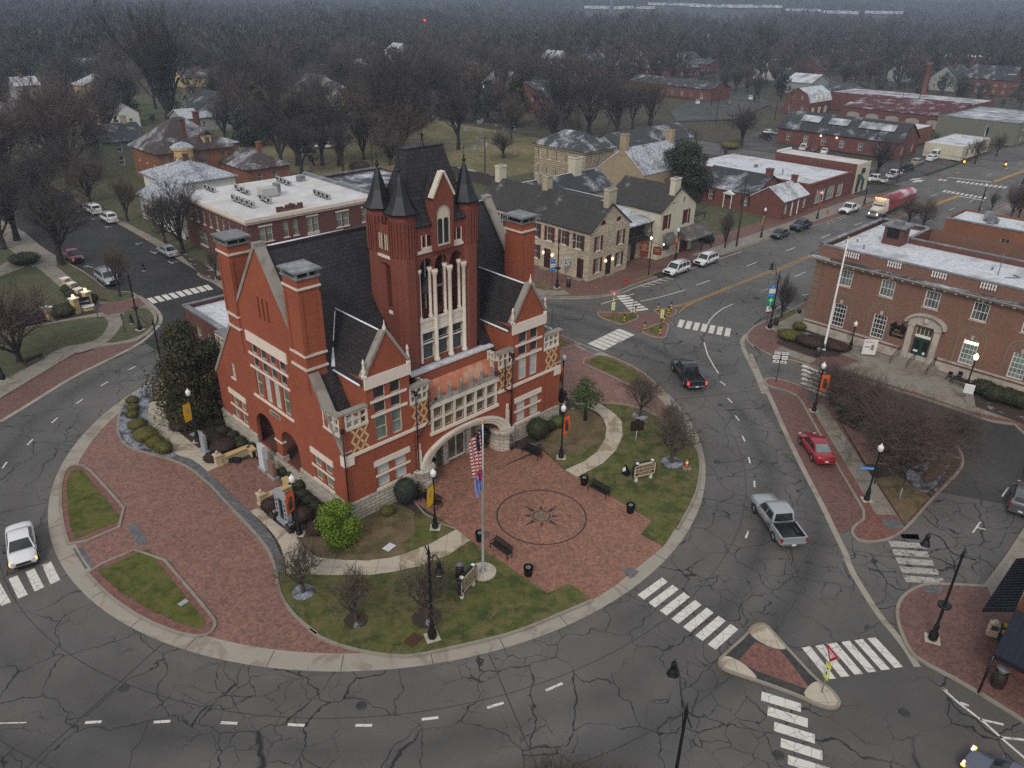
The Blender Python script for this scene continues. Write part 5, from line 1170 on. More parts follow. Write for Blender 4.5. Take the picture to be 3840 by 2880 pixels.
b=Bd('side_store','grey flat roofed shop hidden beside the white roofed block','building',68.9,100,10,7.8,6.6,DBRICK);b.walls();b.roof('flat',.3,GREYF)
b=Bd('stone_tavern','old coursed stone tavern with dark shingle roof and brown red shutters','tavern',80.6,65.9,8.9,12.6,7.25,TSTONE)
S=b.F;Lf=b.L
b.wins(Lf,[(9.95,11.1,4.3,6.4),(7.15,8.2,4.3,6.4),(4.35,5.45,4.35,6.4),(1.5,2.6,4.35,6.4),(9.9,11.0,1.15,3.2)],GLASS,CREAM,shut=SHUT,rows=2,cols=2,bar=.025,sill=TRIM)
b.wins(S,[(1.4,2.35,4.2,6.3),(6.45,7.4,4.2,6.3),(1.5,2.5,.95,3.1),(6.4,7.35,1.0,3.0)],GLASSM,CREAM,shut=SHUT,rows=3,cols=3,bar=.022,sill=TRIM)
b.wins(S,[(2.15,3.35,7.7,8.4),(5.6,6.8,7.7,8.4)],SHUT,SHUT,arch=.6,rows=1,fw=.04)
for q,fc in(((7.35,8.6,0,3.05),Lf),((.95,2.1,0,3.05),Lf),((3.9,5.05,0,3.0),S)):
 (b.fh if fc is S else b.lh).append(rect(*q));m=MB();fc.box(m,q[0],q[1],0,3.0,-.2,-.14);fc.box(m,q[0],q[0]+.08,0,3.0,-.14,.03);fc.box(m,q[1]-.08,q[1],0,3.0,-.14,.03);m.build('door',DOORB,b.t)
 m=MB();fc.box(m,q[0]-.2,q[1]+.2,-.1,.16,0,.8);m.build('doorstep',WALK2,b.t)
b.walls(ftop=[(0,0),(8.9,0),(8.9,7.25),(4.45,10.55),(0,7.25)]);b.roof('v',3.3,TROOF,.25)
b.chim(3.6,.05,1.7,.9,9,12.5,TSTONE2);b.chim(4.0,12.2,1.2,1.0,9.5,12.4,TSTONE2)
m=MB()
for yy in(8.7,6.9):m.lathe([(.1,0),(.14,.2),(.05,.3)],(-.15,yy,2.2),6)
for xx in(3.7,5.3):m.lathe([(.1,0),(.14,.2),(.05,.3)],(xx,-.15,2.2),6)
build_each(m,'door_lantern',LAMPON,b.t)
b2=Bd('tavern_annexe','cream painted annexe continuing the stone tavern with the same shingle roof','building',80.65,78.5,8.8,11,7.2,STUCCO)
b2.wins(b2.L,[(4.6,5.7,4.3,6.4),(8.4,9.4,4.3,6.4),(4.6,5.6,1.2,3.2)],GLASS,CREAM,shut=SHUT,rows=2,cols=2)
b2.walls(ftop=[(0,0),(8.8,0),(8.8,7.2),(4.4,10.45),(0,7.2)],ltop=rect(0,11,0,7.2));b2.roof('v',3.25,TROOF,.25);b2.chim(3.6,9.6,1.5,1.0,9.5,12.4,STUCCO)
m=MB();m.lathe([(.1,0),(.14,.2),(.05,.3)],(-.15,4.0,2.2),6);m.build('wall_lantern',LAMPON,b2.t)
b=Bd('gabled_tavern_wing','cream painted gabled tavern wing with red shutters and shake door hoods','building',96.3,65.3,9.4,10.5,7.7,STUCCO)
b.wins(b.F,[(1.2,2.2,4.6,6.8),(6.5,7.5,4.6,6.8)],SHUT,SHUT,shut=SHUT,rows=1);b.wins(b.F,[(2.95,3.5,8.1,9.0),(5.8,6.35,8.0,8.9)],SHUT,CREAM,rows=1)
b.wins(b.F,[(1.4,3.3,1.0,2.2)],GLASS,CREAM,rows=1,cols=3)
b.fh.append(rect(6.1,8.5,0,2.2));m=MB();b.F.box(m,6.1,8.5,0,2.2,-.2,-.12);m.build('door',SHUT,b.t)
b.walls(ftop=[(0,0),(9.4,0),(9.4,7.7),(4.7,10.7),(0,7.7)]);b.roof('v',3.0,TROOF,.3);b.chim(2.9,-.05,1.5,.9,8.5,12.1,STUCCO)
for x0,x1,z0,z1,dd in((1.2,3.8,2.4,3.9,1.1),(5.4,12.6,2.5,4.1,2.2)):
 m=MB();m.face([(x0,0,z1),(x0-.2,-dd,z0),(x1+.2,-dd,z0),(x1,0,z1)]);m.face([(x0,0,z1),(x0,0,z0),(x0-.2,-dd,z0)]);m.face([(x1,0,z1),(x1+.2,-dd,z0),(x1,0,z0)]);m.face([(x0-.2,-dd,z0-.1),(x1+.2,-dd,z0-.1),(x1,0,z0-.1),(x0,0,z0-.1)]);m.build('shake_hood',WOODSH,b.t)
m=MB()
for x in(9.5,12.4):m.tube([(x,-1.9,0),(x,-1.9,2.6)],.1,6)
m.box(9.6,13.0,.2,8,2.6,2.8);m.tube([(12.9,.3,2.8),(12.9,.3,5.2)],.08,5);m.tube([(12.9,7,2.8),(12.9,7,5.2)],.08,5);m.box(9.5,13.2,0,8,5.2,5.35);m.box(12.85,12.95,.3,7,3.5,3.6);m.build('side_porch',BARKD,b.t)
m=MB();m.lathe([(.1,0),(.14,.2),(.05,.3)],(5.9,-.15,2.4),6);m.build('wall_lantern',LAMPON,b.t)
b=Bd('tavern_porch','two level tavern porch with dark balcony and metal roof between the gabled wings','porch',89.5,68.0,6.8,8,6.2,TSTONE2)
b.wins(b.F,[(1.2,2.1,.6,3.0)],GLASS,CREAM,shut=SHUT,rows=3,cols=2)
b.fh.append(rect(3.6,4.9,0,2.9));m=MB();b.F.box(m,3.6,4.9,0,2.9,-.2,-.1);m.build('door',DOORB,b.t)
b.walls(ltop=rect(0,8,0,6.0));m=MB();m.box(0,6.8,-1.4,0,3.2,3.4);m.box(0,6.8,-1.4,-1.34,4.15,4.22)
for i in range(28):m.box(i*.245,i*.245+.03,-1.39,-1.35,3.4,4.15)
for x in(.05,2.3,4.5,6.7):m.box(x-.06,x+.06,-1.42,-1.3,0 if x in(.05,)else 3.3,6.1)
m.build('balcony',BARKD,b.t)
m=MB();m.box(.1,6.7,-.03,0,3.5,6.0);m.build('shaded_upper_wall',plain('painted porch shade',(.05,.035,.03)),b.t)  # dark sheet over the upper wall, balcony shade put into its colour
m=MB();m.face([(-.2,-1.7,6.1),(7.0,-1.7,6.1),(7.0,8,7.6),(-.2,8,7.6)]);m.box(-.2,7.0,-1.7,-1.6,5.95,6.1);m.build('roof',METR,b.t)
m=MB();m.tube([(-.2,3,6.9),(3.5,2.2,6.8),(7,2.0,6.75)],.06,4);m.build('snow_line',RIDGEW,b.t)
for i,(nm,lb,u,v,lu,lv,h,kd,rs,wm,rm)in enumerate((('tavern_rear_wing','rear tavern wing with long dark snow edged gable roof',89.3,85.0,20.0,7.5,6.3,'u',2.6,TSTONE2,TROOF2),('tavern_link','low link roof with snowy valley between the tavern wings',89.6,76.2,13,8.6,5.6,'v',2.2,TSTONE2,TROOF2),('snowy_annexe','small annexe with white hipped snowy roof behind the tavern wing',108.0,76.5,9,8,4.6,'hip',2.0,STUCCO,FROOF3))):
 b=Bd(nm,lb,'building',u,v,lu,lv,h,wm);b.walls(ftop=[(0,0),(lu,0),(lu,h),(lu/2,h+rs),(0,h)]if kd=='v' else None,ltop=[(0,0),(lv,0),(lv,h),(lv/2,h+rs),(0,h)]if kd=='u' else None);b.roof(kd,rs,rm,.3)
 if i==0:b.chim(13.0,3.0,1.8,1.6,7,11.6,STUCCO);b.chim(4,3,1,1,7,10,TSTONE2)
 if i<2:m=MB();m.tube([(-.3,lv/2,h+rs+.03),(lu+.3,lv/2,h+rs+.03)]if kd=='u' else[(lu/2,-.3,h+rs+.03),(lu/2,lv,h+rs+.03)],.05,4);m.build('snow_line',RIDGEW,b.t)
m=MB();
for i in range(3):
 q=T(104.5+i*1.5,82.0,.14);kt=thing('kitchen_vent','dark round kitchen vent behind the tavern, vent %d from the left'%(i+1),'vent',(q.x,q.y,5.0),0,'vents behind the tavern');m=MB();m.lathe([(.45,0),(.45,.8),(.6,.85),(.55,1.1),(.1,1.2)],(0,0,.3),10);m.build('cowl',IRON,kt);MB().box(-.4,.4,-.4,.4,-1.5,.3).build('curb',LEADC,kt)
b=Bd('old_jail','two storey coarse limestone jail with narrow paired windows and dark hipped roof','jail',126.0,105.7,9.5,14.8,7.5,JSTONE)
b.grid(b.L,.6,14.2,5,.42,((1.2,2.9),(4.5,6.6)),gl=JSTONE2,fr=TRIM,rows=1,rec=.12,sill=TRIM);b.grid(b.L,1.5,15.1,5,.42,((1.2,2.9),(4.5,6.6)),gl=BLACK,fr=TRIM,rows=1,rec=.12);b.grid(b.F,.8,8.6,3,.42,((1.2,2.9),(4.5,6.6)),gl=BLACK,fr=TRIM,rows=1,rec=.12)
b.walls();b.roof('hip',3.0,DARKF,.5);m=MB();b.L.box(m,-.3,15.1,7.0,7.35,0,.3);b.F.box(m,-.3,9.8,7.0,7.35,0,.3)
for i in range(34):b.L.box(m,i*.44,i*.44+.22,6.75,7.0,0,.2)
m.build('cornice',JSTONE2,b.t)
b=Bd('jailer_house','buff rubble stone gabled house with snow speckled roof and tall end chimney','house',121.0,86.8,16,11,6.4,JSTONE2)
b.wins(b.L,[(2.6,3.6,2.6,3.6)],GLASSM,WHITE,rows=2,cols=2);b.walls(ltop=[(0,0),(11,0),(11,6.4),(5.5,10.6),(0,6.4)]);b.roof('u',4.2,SNROOF,.1);b.chim(-.1,4.8,1.0,1.5,9.3,13.2);b.chim(15.0,4.8,1.0,1.5,9.3,12.6)
m=MB();b.L.poly(m,[(-.1,6.4),(5.5,10.75),(11.1,6.4),(11.1,6.1),(5.5,10.4),(-.1,6.1)],.06);m.build('verge_board',WHITE,b.t)
b=Bd('long_brick_cottage','long low brick cottage with dark roof behind the tavern lawn','house',135.0,71.0,12,12.8,3.5,FBRICK)
b.wins(b.L,[(1.2,2.2,.9,2.7),(8.8,9.8,.9,2.7)],GLASSM,WHITE,shut=SHUT,rows=2,cols=2);b.walls(ftop=[(0,0),(12,0),(12,3.5),(6,6.2),(0,3.5)]);b.roof('v',2.7,TROOF2,.3);b.chim(5.2,.1,1.3,1.0,5,7.4);m=MB();m.box(-1.0,0,4.0,6.0,2.6,2.75);m.box(-.9,-.75,4.1,4.25,0,2.6);m.box(-.9,-.75,5.75,5.9,0,2.6);m.face([(-1.1,3.9,2.75),(-1.1,6.1,2.75),(-1.1,5,3.4)]);m.face([(-1.1,3.9,2.75),(-1.1,5,3.4),(0,5,3.4),(0,3.9,2.75)]);m.face([(-1.1,5,3.4),(-1.1,6.1,2.75),(0,6.1,2.75),(0,5,3.4)]);m.build('entrance_hood',WHITE,b.t)
b=Bd('street_cottage','small brick cottage at the kerb with snow streaked metal roof','house',134.0,64.3,9.6,6.7,3.5,FBRICK)
b.wins(b.F,[(.6,1.5,.9,2.9),(7.9,8.8,.9,2.9)],GLASSM,WHITE,rows=2,cols=2);b.wins(b.F,[(3.2,3.9,.1,2.9),(5.6,6.3,.1,2.9)],WHITE,WHITE,rows=1);b.walls(ltop=[(0,0),(6.7,0),(6.7,3.5),(3.35,5.6),(0,3.5)]);b.roof('u',2.1,METR,.2);b.chim(8.4,2.6,.9,.9,4.5,6.6)
b=Bd('flat_roofed_shops','long brick shop row with snowy flat roof beside the cream building','shop',145.3,65.1,19.2,28.5,4.7,FBRICK)
b.wins(b.F,[(3.2,7.2,.5,3.2),(8.2,11.5,.5,3.2),(13.0,15.5,.4,3.0)],GLASSG,WHITE,rows=1,cols=4);b.walls();b.roof('flat',.15,SNOWF);m=MB();b.L.box(m,-.1,28.6,4.6,4.85,-.3,.12);b.F.box(m,-.1,19.3,4.6,4.85,-.3,.12);m.build('parapet',FBRICK2,b.t);m=MB();m.lathe([(.15,0),(.15,.9)],(6,9,4.6),6);m.box(8,8.6,16,16.6,4.6,5.2);build_each(m,'roof_vent',LEADC,b.t)
m=MB();m.lathe([(.16,0),(.16,.2)],(5.0,-.25,2.4),8);m.build('neon_light',REDL,b.t)
b=Bd('cream_fronted_shop','brick shop with cream facade, green awning and bright white roof','shop',165.7,64.9,6.6,18.6,6.1,FBRICK);m=MB();b.F.box(m,0,6.6,0,6.1,.01,.15);m.build('cream_facade',STUCCO,b.t);m=MB();b.F.box(m,.9,2.3,.2,2.9,.15,.2);b.F.box(m,3.6,4.8,.2,2.6,.15,.2);build_each(m,'shop_window',GLASS,b.t);m=MB();m.face([(.7,-.15,3.9),(.7,-1.0,2.9),(2.5,-1.0,2.9),(2.5,-.15,3.9)]);m.build('awning',plain('dark green awning',(.02,.05,.05)),b.t);m=MB();b.F.box(m,2.4,3.8,4.0,5.0,.18,.35);m.build('hanging_sign',BLACK,b.t)
b.walls();b.roof('flat',.1,WHITEF);b.box('parapet',WHITE,.1,6.5,18.2,18.5,6.1,6.5)
b=Bd('long_brick_hall','long brick hall with dark skylit gable roof beyond the car park','building',213.9,74.4,13.2,34,4.4,FBRICK)
b.grid(b.L,2,33,6,1.3,((1.0,3.0),),gl=GLASSM,fr=WHITE,rows=2,cols=2);b.wins(b.F,[(2,3.2,1,3),(9,10.2,1,3)],GLASSM,WHITE,rows=2);b.walls(ftop=[(0,0),(13.2,0),(13.2,4.4),(6.6,8.4),(0,4.4)]);b.roof('v',4.0,FROOF,.4)
m=MB()
for y0,y1 in((3,12.5),(15.5,21),(23.5,29)):m.face([(2.6,y0,6.35),(2.6,y1,6.35),(4.9,y1,7.75),(4.9,y0,7.75)][::-1])
build_each(m,'skylight',GREYF,b.t);m=MB()
for y in(16.5,21):m.lathe([(.16,0),(.16,.3)],(-.3,y,3.3),6)
build_each(m,'wall_lamp',LAMPON,b.t)
for nm,lb,cat,u,v,lu,lv,h,kd,rs,wm,rm in(('low_office','low office with white flat roof and glazed entrance near the flag','building',225.5,62.5,22,9.5,3.6,'flat',.1,STUCCO,SNOWF),('store_annexe','flat white roofed annexe behind the skylit brick hall','building',240,79.5,12,24,4.6,'flat',.1,FBRICK2,SNOWF),('maroon_garage','long brick garage with maroon metal roof and pale arched doors','garage',278,83.6,19,35,4.2,'shed_y',0,FBRICK,MAROON),('grey_warehouse','grey rendered warehouse block beside the main street','warehouse',262.5,60,38,22,6.2,'flat',.3,OLIVE,GREYF),('flat_warehouse','broad flat grey warehouse behind the maroon garage','warehouse',301,84,22,50,6.3,'flat',.2,FBRICK,GREYF),('street_office','grey flat roofed office at the far end of the street','building',229.5,30,30,8,4.0,'flat',.2,OLIVE,GREYF),('brick_lot_building','long plain brick building beside the upper parking lot','building',286,176,14,42,4.4,'v',2.4,FBRICK,FROOF),('corner_brick_shop','brick shop with snowy roof across from the gallery','shop',130.2,4,9,31.8,6.6,'flat',.3,OBRICK,SNOWF),('gallery_rear_roof','low dark roof with plant units behind the gallery','building',108,-6,21.8,36,4.0,'flat',.2,OBRICK,DARKF),('corner_bank','two storey brick corner building at the far crossing','building',157,18,20,12,7.6,'flat',.4,FBRICK,SNOWF),('pale_garage','small snow roofed white building by the magnolia tree','building',143,101,12,9,4.0,'flat',.1,STUCCO,SNOWF),('long_dark_store','long dark gabled store behind the jail','building',146,112,30,10,5.0,'u',2.8,GREYW,FROOF)):
 b=Bd(nm,lb,cat,u,v,lu,lv,h,wm)
 if nm=='maroon_garage':
  for i in range(5):b.lh.append(archhole(2+i*6.6,6.6+i*6.6,0,2.2,3.1))
  m=MB()
  for i in range(5):b.L.poly(m,archhole(2+i*6.6,6.6+i*6.6,0,2.2,3.1),-.3)
  build_each(m,'garage_door',plain('pale garage door',(.34,.30,.27)),b.t)
  m=MB();m.face([(-.3,-.3,4.2),(19,-.3,7.2),(19,35.3,7.2),(-.3,35.3,4.2)]);m.build('roof',MAROON,b.t);m=MB();m.box(18.8,19.8,-.3,35.3,6.9,7.3);m.build('roof_edge',SNOWF,b.t);m=MB();m.face([(0,0,4.2),(19,0,4.2),(19,0,7.2)]);m.build('gable_wall',FBRICK,b.t)
  b.walls();continue
 if nm=='corner_brick_shop':b.wins(b.L,[(22.5,23.7,3.0,5.2),(6,7.2,3.0,5.2)],GLASS,CREAM,rows=2,cols=2)
 if nm=='low_office':b.grid(b.F,2,20,4,2.6,((.6,2.8),),gl=GLASS,fr=TRIM,rows=1,cols=3)
 if nm=='grey_warehouse':b.grid(b.F,3,35,7,2.4,((1,2.6),(3.8,5.2)),gl=GLASSM,fr=TRIM,rows=1,cols=2)
 if nm=='brick_lot_building':b.grid(b.L,2,40,8,1.2,((1,2.8),),gl=GLASSM,fr=WHITE,rows=2)
 b.walls(ftop=[(0,0),(lu,0),(lu,h),(lu/2,h+rs),(0,h)]if kd=='v' else None,ltop=[(0,0),(lv,0),(lv,h),(lv/2,h+rs),(0,h)]if kd=='u' else None)
 b.roof(kd,rs,rm,.3)
 if nm in('corner_brick_shop','corner_bank','grey_warehouse'):m=MB();m.box(-.1,.3,-.1,lv+.1,h-.02,h+.18);m.box(-.1,lu,-.1,.3,h-.02,h+.18);m.build('parapet_coping',LEADC,b.t)
 if nm in('corner_brick_shop','gallery_rear_roof','corner_bank'):
  m=MB();rr=random.Random(len(nm))
  for i in range(6):x,y=rr.uniform(1,lu-2),rr.uniform(lv*.4,lv-2);k=rr.uniform(.4,1.3);m.box(x,x+k,y,y+k,h-.2,h-.2+k)
  m.build('roof_plant',LEADC,b.t)
b=Bd('gambrel_brick_house','brick house with silver gambrel roof, dormers and pale garage doors','house',277.2,130,17,9.8,4.2,FBRICK)
b.wins(b.L,[(2,3,1,3),(6.8,7.8,1,3),(2.6,3.5,5,6.4),(6.3,7.2,5,6.4)],GLASSM,WHITE,rows=2);b.wins(b.F,[(2,4.4,0,2.5),(7,9.4,0,2.5),(12,14.4,0,2.5)],STUCCO,WHITE,rows=1)
gp=[(-.2,4.1),(1.2,6.9),(4.9,8.8),(8.6,6.9),(10,4.1)];b.walls(ltop=[(0,0),(9.8,0),(9.8,4.2),(8.5,6.8),(4.9,8.7),(1.3,6.8),(0,4.2)]);m=MB()
for i in range(4):m.face([(-.3,*gp[i]),(17.3,*gp[i]),(17.3,*gp[i+1]),(-.3,*gp[i+1])])
m.build('roof',METR,b.t)
for x in(5,8.5,12):m=MB();m.box(x,x+1.1,-.1,1.3,4.6,6.3);d_=m.build('dormer',WHITE,b.t)
q=P(21,1752,140);st_=thing('works_chimney','tall tapering brick factory chimney rising over the flat roofs','chimney',T(322,108,0),YAW);m=MB();m.lathe([(1.1,0),(.85,16.5),(1.0,16.6),(1.0,17.2)],(0,0,0),12);m.build('stack',FBRICK2,st_);m=MB();m.lathe([(.7,0),(.7,.3)],(0,0,17.0),10);m.build('flue_rim',BLACK,st_)
# ---- houses to the north west
b=Bd('white_hip_house','white painted house with snow dusted hipped roof beside the commercial block','house',54.5,143.5,12,14,4.6,WHITE);b.walls();b.roof('hip',2.6,SNROOF,.6);b.chim(5.5,6.5,.8,.8,6.0,8.4,DBRICK)
b=Bd('white_hip_wing','white lean wing with snowy roof at the street end of the white house','house',47.5,124.5,8.5,17,4.4,WHITE);b.grid(b.L,1,16,5,.9,((1.0,2.8),),gl=GLASSM,fr=WHITE,rows=2,shut=DGREEN);b.walls(ftop=[(0,0),(8.5,0),(8.5,4.4),(4.25,6.4),(0,4.4)]);b.roof('v',2.0,SNROOF,.4)
b=Bd('orange_brick_cottage','small orange brick cottage with dark hipped roof','house',72.8,151,9.6,15.5,3.7,OBRICK);b.wins(b.F,[(2.2,3.1,1,2.8),(5.6,6.5,1,2.8)],GLASSM,CREAM,rows=2);b.walls();b.roof('hip',2.6,FROOF2,.5);b.chim(6.5,7,.9,.9,5,7.6,OBRICK)
b=Bd('victorian_house','orange brick Victorian house with turreted bay, dormer and tall brick chimney','house',60,163,16,14,6.6,OBRICK)
b.wins(b.F,[(1,1.9,3.9,5.8),(8.6,9.7,3.7,5.9),(13.2,14.2,4.0,5.6),(1,1.9,.9,2.9),(8.6,9.7,.9,2.9)],GLASSM,TAN,rows=2,sill=TAN);b.wins(b.L,[(2,3,3.9,5.8),(6,7,3.9,5.8),(10,11,3.9,5.8)],GLASSM,TAN,rows=2,sill=TAN)
b.walls();b.roof('hip',5.8,FROOF2,.6);b.chim(6.6,2.2,.9,1.0,7,12.6,DBRICK);b.chim(11.5,6,.9,1.4,8.5,13.2,DBRICK)
m=MB();m.lathe([(2.0,0),(2.0,7.0),(2.3,7.1),(2.3,7.5),(1.2,8.0),(.1,8.3)],(5.0,-.3,0),12,False);m.build('round_bay',TAN,b.t);m=MB();m.lathe([(2.4,7.5),(1.4,8.2),(.05,8.6)],(5.0,-.3,0),12);m.build('bay_roof',SNROOF,b.t)
m=MB()
for k in range(5):a=-PI+PI*(k+.5)/5;m.lathe([(.5,0),(.5,1.9)],(5+1.65*math.cos(a),-.3+1.65*math.sin(a),3.9),8)
build_each(m,'bay_window',GLASSM,b.t)
m=MB();m.box(10.2,11.9,.8,3.4,7.2,9.1);dm=m.build('dormer',TAN,b.t);m=MB();m.face([(10.0,.5,9.0),(11.05,.5,10.1),(11.05,4.5,10.1),(10.0,3.5,9.0)]);m.face([(12.1,.5,9.0),(12.1,3.5,9.0),(11.05,4.5,10.1),(11.05,.5,10.1)]);m.face([(10.2,.78,9.1),(11.9,.78,9.1),(11.05,.78,9.95)]);m.build('dormer_roof',FROOF2,dm);m=MB();m.box(10.6,11.5,.76,.8,7.6,8.8);m.build('dormer_window',GLASSM,dm)
m=MB();m.box(16,19.5,5,12,0,6.2);m.build('side_wing',OBRICK,b.t);m=MB();m.box(15.8,19.9,4.7,12.3,6.2,6.4);m.build('side_wing_roof',GREYF,b.t)
b=Bd('olive_house','olive grey weatherboard house with dark roof left of the Victorian house','house',57.2,186,9.8,13,6.3,OLIVE);b.grid(b.F,1.5,8.5,2,1.1,((1.0,2.9),(3.9,5.8)),gl=GLASSM,fr=WHITE,rows=2);b.walls(ltop=[(0,0),(13,0),(13,6.3),(6.5,9),(0,6.3)]);b.roof('u',2.7,TROOF2,.4);b.chim(7,6,1,1.4,8,10.6,TSTONE2)
b=Bd('grey_gabled_house','pale grey gabled house with black shutters at the left edge','house',46.8,225.5,9,16,6.9,GREYW);b.wins(b.F,[(1.6,2.5,1,2.9),(6.2,7.1,1,2.9),(1.6,2.5,4.2,6.0),(6.2,7.1,4.2,6.0)],GLASSM,WHITE,shut=DGREEN,rows=2);b.wins(b.F,[(3.0,3.5,7.6,8.4),(5.4,5.9,7.6,8.4)],GLASSM,WHITE,rows=1);b.wins(b.L,[(3,4,4.2,6),(8,9,4.2,6),(12,13,4.2,6),(3,4,1,2.9),(8,9,1,2.9)],GLASSM,WHITE,shut=DGREEN,rows=2)
b.walls(ftop=[(0,0),(9,0),(9,6.9),(4.5,10.2),(0,6.9)]);b.roof('v',3.3,FROOF,.4);b.chim(3.6,.1,1.8,1.0,9.2,12.0,GREYW)
# ---- lower right storefront with black awnings
Ls=T(0,0);b=thing('corner_storefront','brick corner storefront with dark metal awnings at the lower right edge','shop',(33.9,32.4,.13),YAW-PI/2)
m=MB();m.box(-.3,14,1.6,10,0,7.0);m.build('wall',OBRICK,b)
m=MB();m.face([(-2.4,3.2,4.3),(-1.1,-.9,3.0),(-1.1+4.5,-.9,3.0),(.0,3.2,4.3)])if False else None
aw=MB();aw.v,aw.f,aw.sm=[],[],[]
A0,A1,A2=P(35,525,345,3.2),P(35,765,-20,3.3),P(35,1040,345,4.6)
B0=P(35,700,1050,3.2);A3=P(35,1300,-20,4.6);B1=P(35,1200,1310,3.2);B2=P(35,1040,345,4.6);B3=P(35,1700,800,4.6)
inv=b.matrix_world.inverted()if False else(Matrix.Translation(Vector((33.9,32.4,.13)))@Matrix.Rotation(YAW-PI/2,4,'Z')).inverted()
def lo(*p):return[tuple(inv@q)for q in p]
A1=A0+(A1-A0)*2.2;A3=A2+(A1-A0)
aw.face(lo(A0,A2,A3,A1));aw.face(lo(*[q-Vector((0,0,.25))for q in(A0,A1,A3,A2)]));aw.face(lo(A0,A1,A1-Vector((0,0,.25)),A0-Vector((0,0,.25))));aw.face(lo(A2,A0,A0-Vector((0,0,.25)),A2-Vector((0,0,.25))))
aw.build('side_awning',plain('dark standing seam metal',(.018,.019,.034),.4,.3,.2),b)
rbm=MB();
for i in range(20):
 q0=A0.lerp(A1,i/19);q1=A2.lerp(A3,i/19);a_,c_=lo(q0+Vector((0,0,.03)),q1+Vector((0,0,.03)));rbm.bar(a_,c_,.05,.06)
rbm.build('awning_ribs',BLACK,b)
B1=B0+(B1-B0)*2;B3=B2+(B1-B0)
aw=MB();aw.face(lo(B0,B1,B3,B2));aw.face(lo(B0,B1,B1-Vector((0,0,.3)),B0-Vector((0,0,.3)))[::-1]);aw.face(lo(B2,B0,B0-Vector((0,0,.3)),B2-Vector((0,0,1.6))));aw.build('front_awning',plain('dark standing seam metal',(.018,.019,.034)),b)
rbm=MB()
for i in range(12):
 q0=B0.lerp(B1,i/11);q1=B2.lerp(B3,i/11);a_,c_=lo(q0+Vector((0,0,.03)),q1+Vector((0,0,.03)));rbm.bar(a_,c_,.05,.05)
a_,c_=lo(B0-Vector((0,0,.1)),Vector((B0.x,B0.y,.1)));rbm.tube([a_,c_],.07,6)
rbm.build('awning_frame',BLACK,b)
m=MB();a_,c_,d_,e_=lo(B2-Vector((0,0,.2)),B3-Vector((0,0,.2)),B3-Vector((0,0,4.5)),B2-Vector((0,0,4.5)));m.face([a_,c_,d_,e_]);m.build('front_wall',OBRICK,b)
m=MB();a_,c_,d_,e_=lo(A2-Vector((0,0,.2)),A3-Vector((0,0,.2)),A3-Vector((0,0,4.5)),A2-Vector((0,0,4.5)));m.face([a_,c_,d_,e_]);m.build('side_wall',OBRICK,b)
m=MB();a_,c_,d_,e_=lo(A2+Vector((0,0,0)),A3,A3+Vector((0,0,1.4)),A2+Vector((0,0,1.4)));m.face([a_,c_,d_,e_]);m.build('fascia',plain('tan storefront fascia',(.30,.19,.09)),b)
# ---- vehicles (x forward, y left, origin on the road under the middle)
def loft(m,secs,cap=True,smooth=True):
 n=len(secs[0]);b=len(m.v)
 for s_ in secs:m.v+=s_
 for i in range(len(secs)-1):
  for j in range(n-1):o=b+i*n;m.f.append((o+j,o+j+1,o+n+j+1,o+n+j)[::-1]);m.sm.append(smooth)
 if cap:
  m.f.append(tuple(b+j for j in range(n))[::-1]);m.sm.append(False);m.f.append(tuple(b+(len(secs)-1)*n+j for j in range(n)));m.sm.append(False)
def ring(x,hw,zb,zt,crown=.05,sh=.82,tuck=.9):
 zm=zb+(zt-zb)*.55
 half=[(hw*.8,zb),(hw*.97,zb+.1),(hw,zm),(hw*.965,zt-.1),(hw*sh,zt),(hw*.4,zt+crown)]
 return[(x,y,z)for y,z in half]+[(x,-y,z)for y,z in half[::-1]]
def wheels(t,xs,hw,r=.34,w=.22,n=14):
 for x in xs:
  for s_ in(-1,1):
   m=MB();m.lathe([(r*.62,0),(r*.92,0),(r,.04),(r,w-.04),(r*.92,w),(r*.62,w)],(0,0,0),n);M=Matrix.Translation((x,s_*(hw+.015),r))@Matrix.Rotation(PI/2*s_,4,'X');xf(m,M)
   wh=m.build('wheel',RUBBER,t);m=MB();m.lathe([(.05,.0),(.1,-.01),(r*.3,.02),(r*.62,.015),(r*.64,.05)],(0,0,0),n,True)
   for k in range(5):a=2*PI*k/5;m.bar((.06*math.cos(a),.06*math.sin(a),-.01),(r*.58*math.cos(a),r*.58*math.sin(a),-.005),.06,.03)
   xf(m,M);m.build('rim',ALLOY,wh)
def arches(m,xs,hw,r=.42):
 for x in xs:
  for s_ in(-1,1):
   b=len(m.v);c=[(x+r*math.cos(PI*i/10),s_*(hw+.004),.3+r*math.sin(PI*i/10))for i in range(11)];m.v+=c;f=tuple(range(b,b+11));m.f.append(f if s_<0 else f[::-1]);m.sm.append(False)
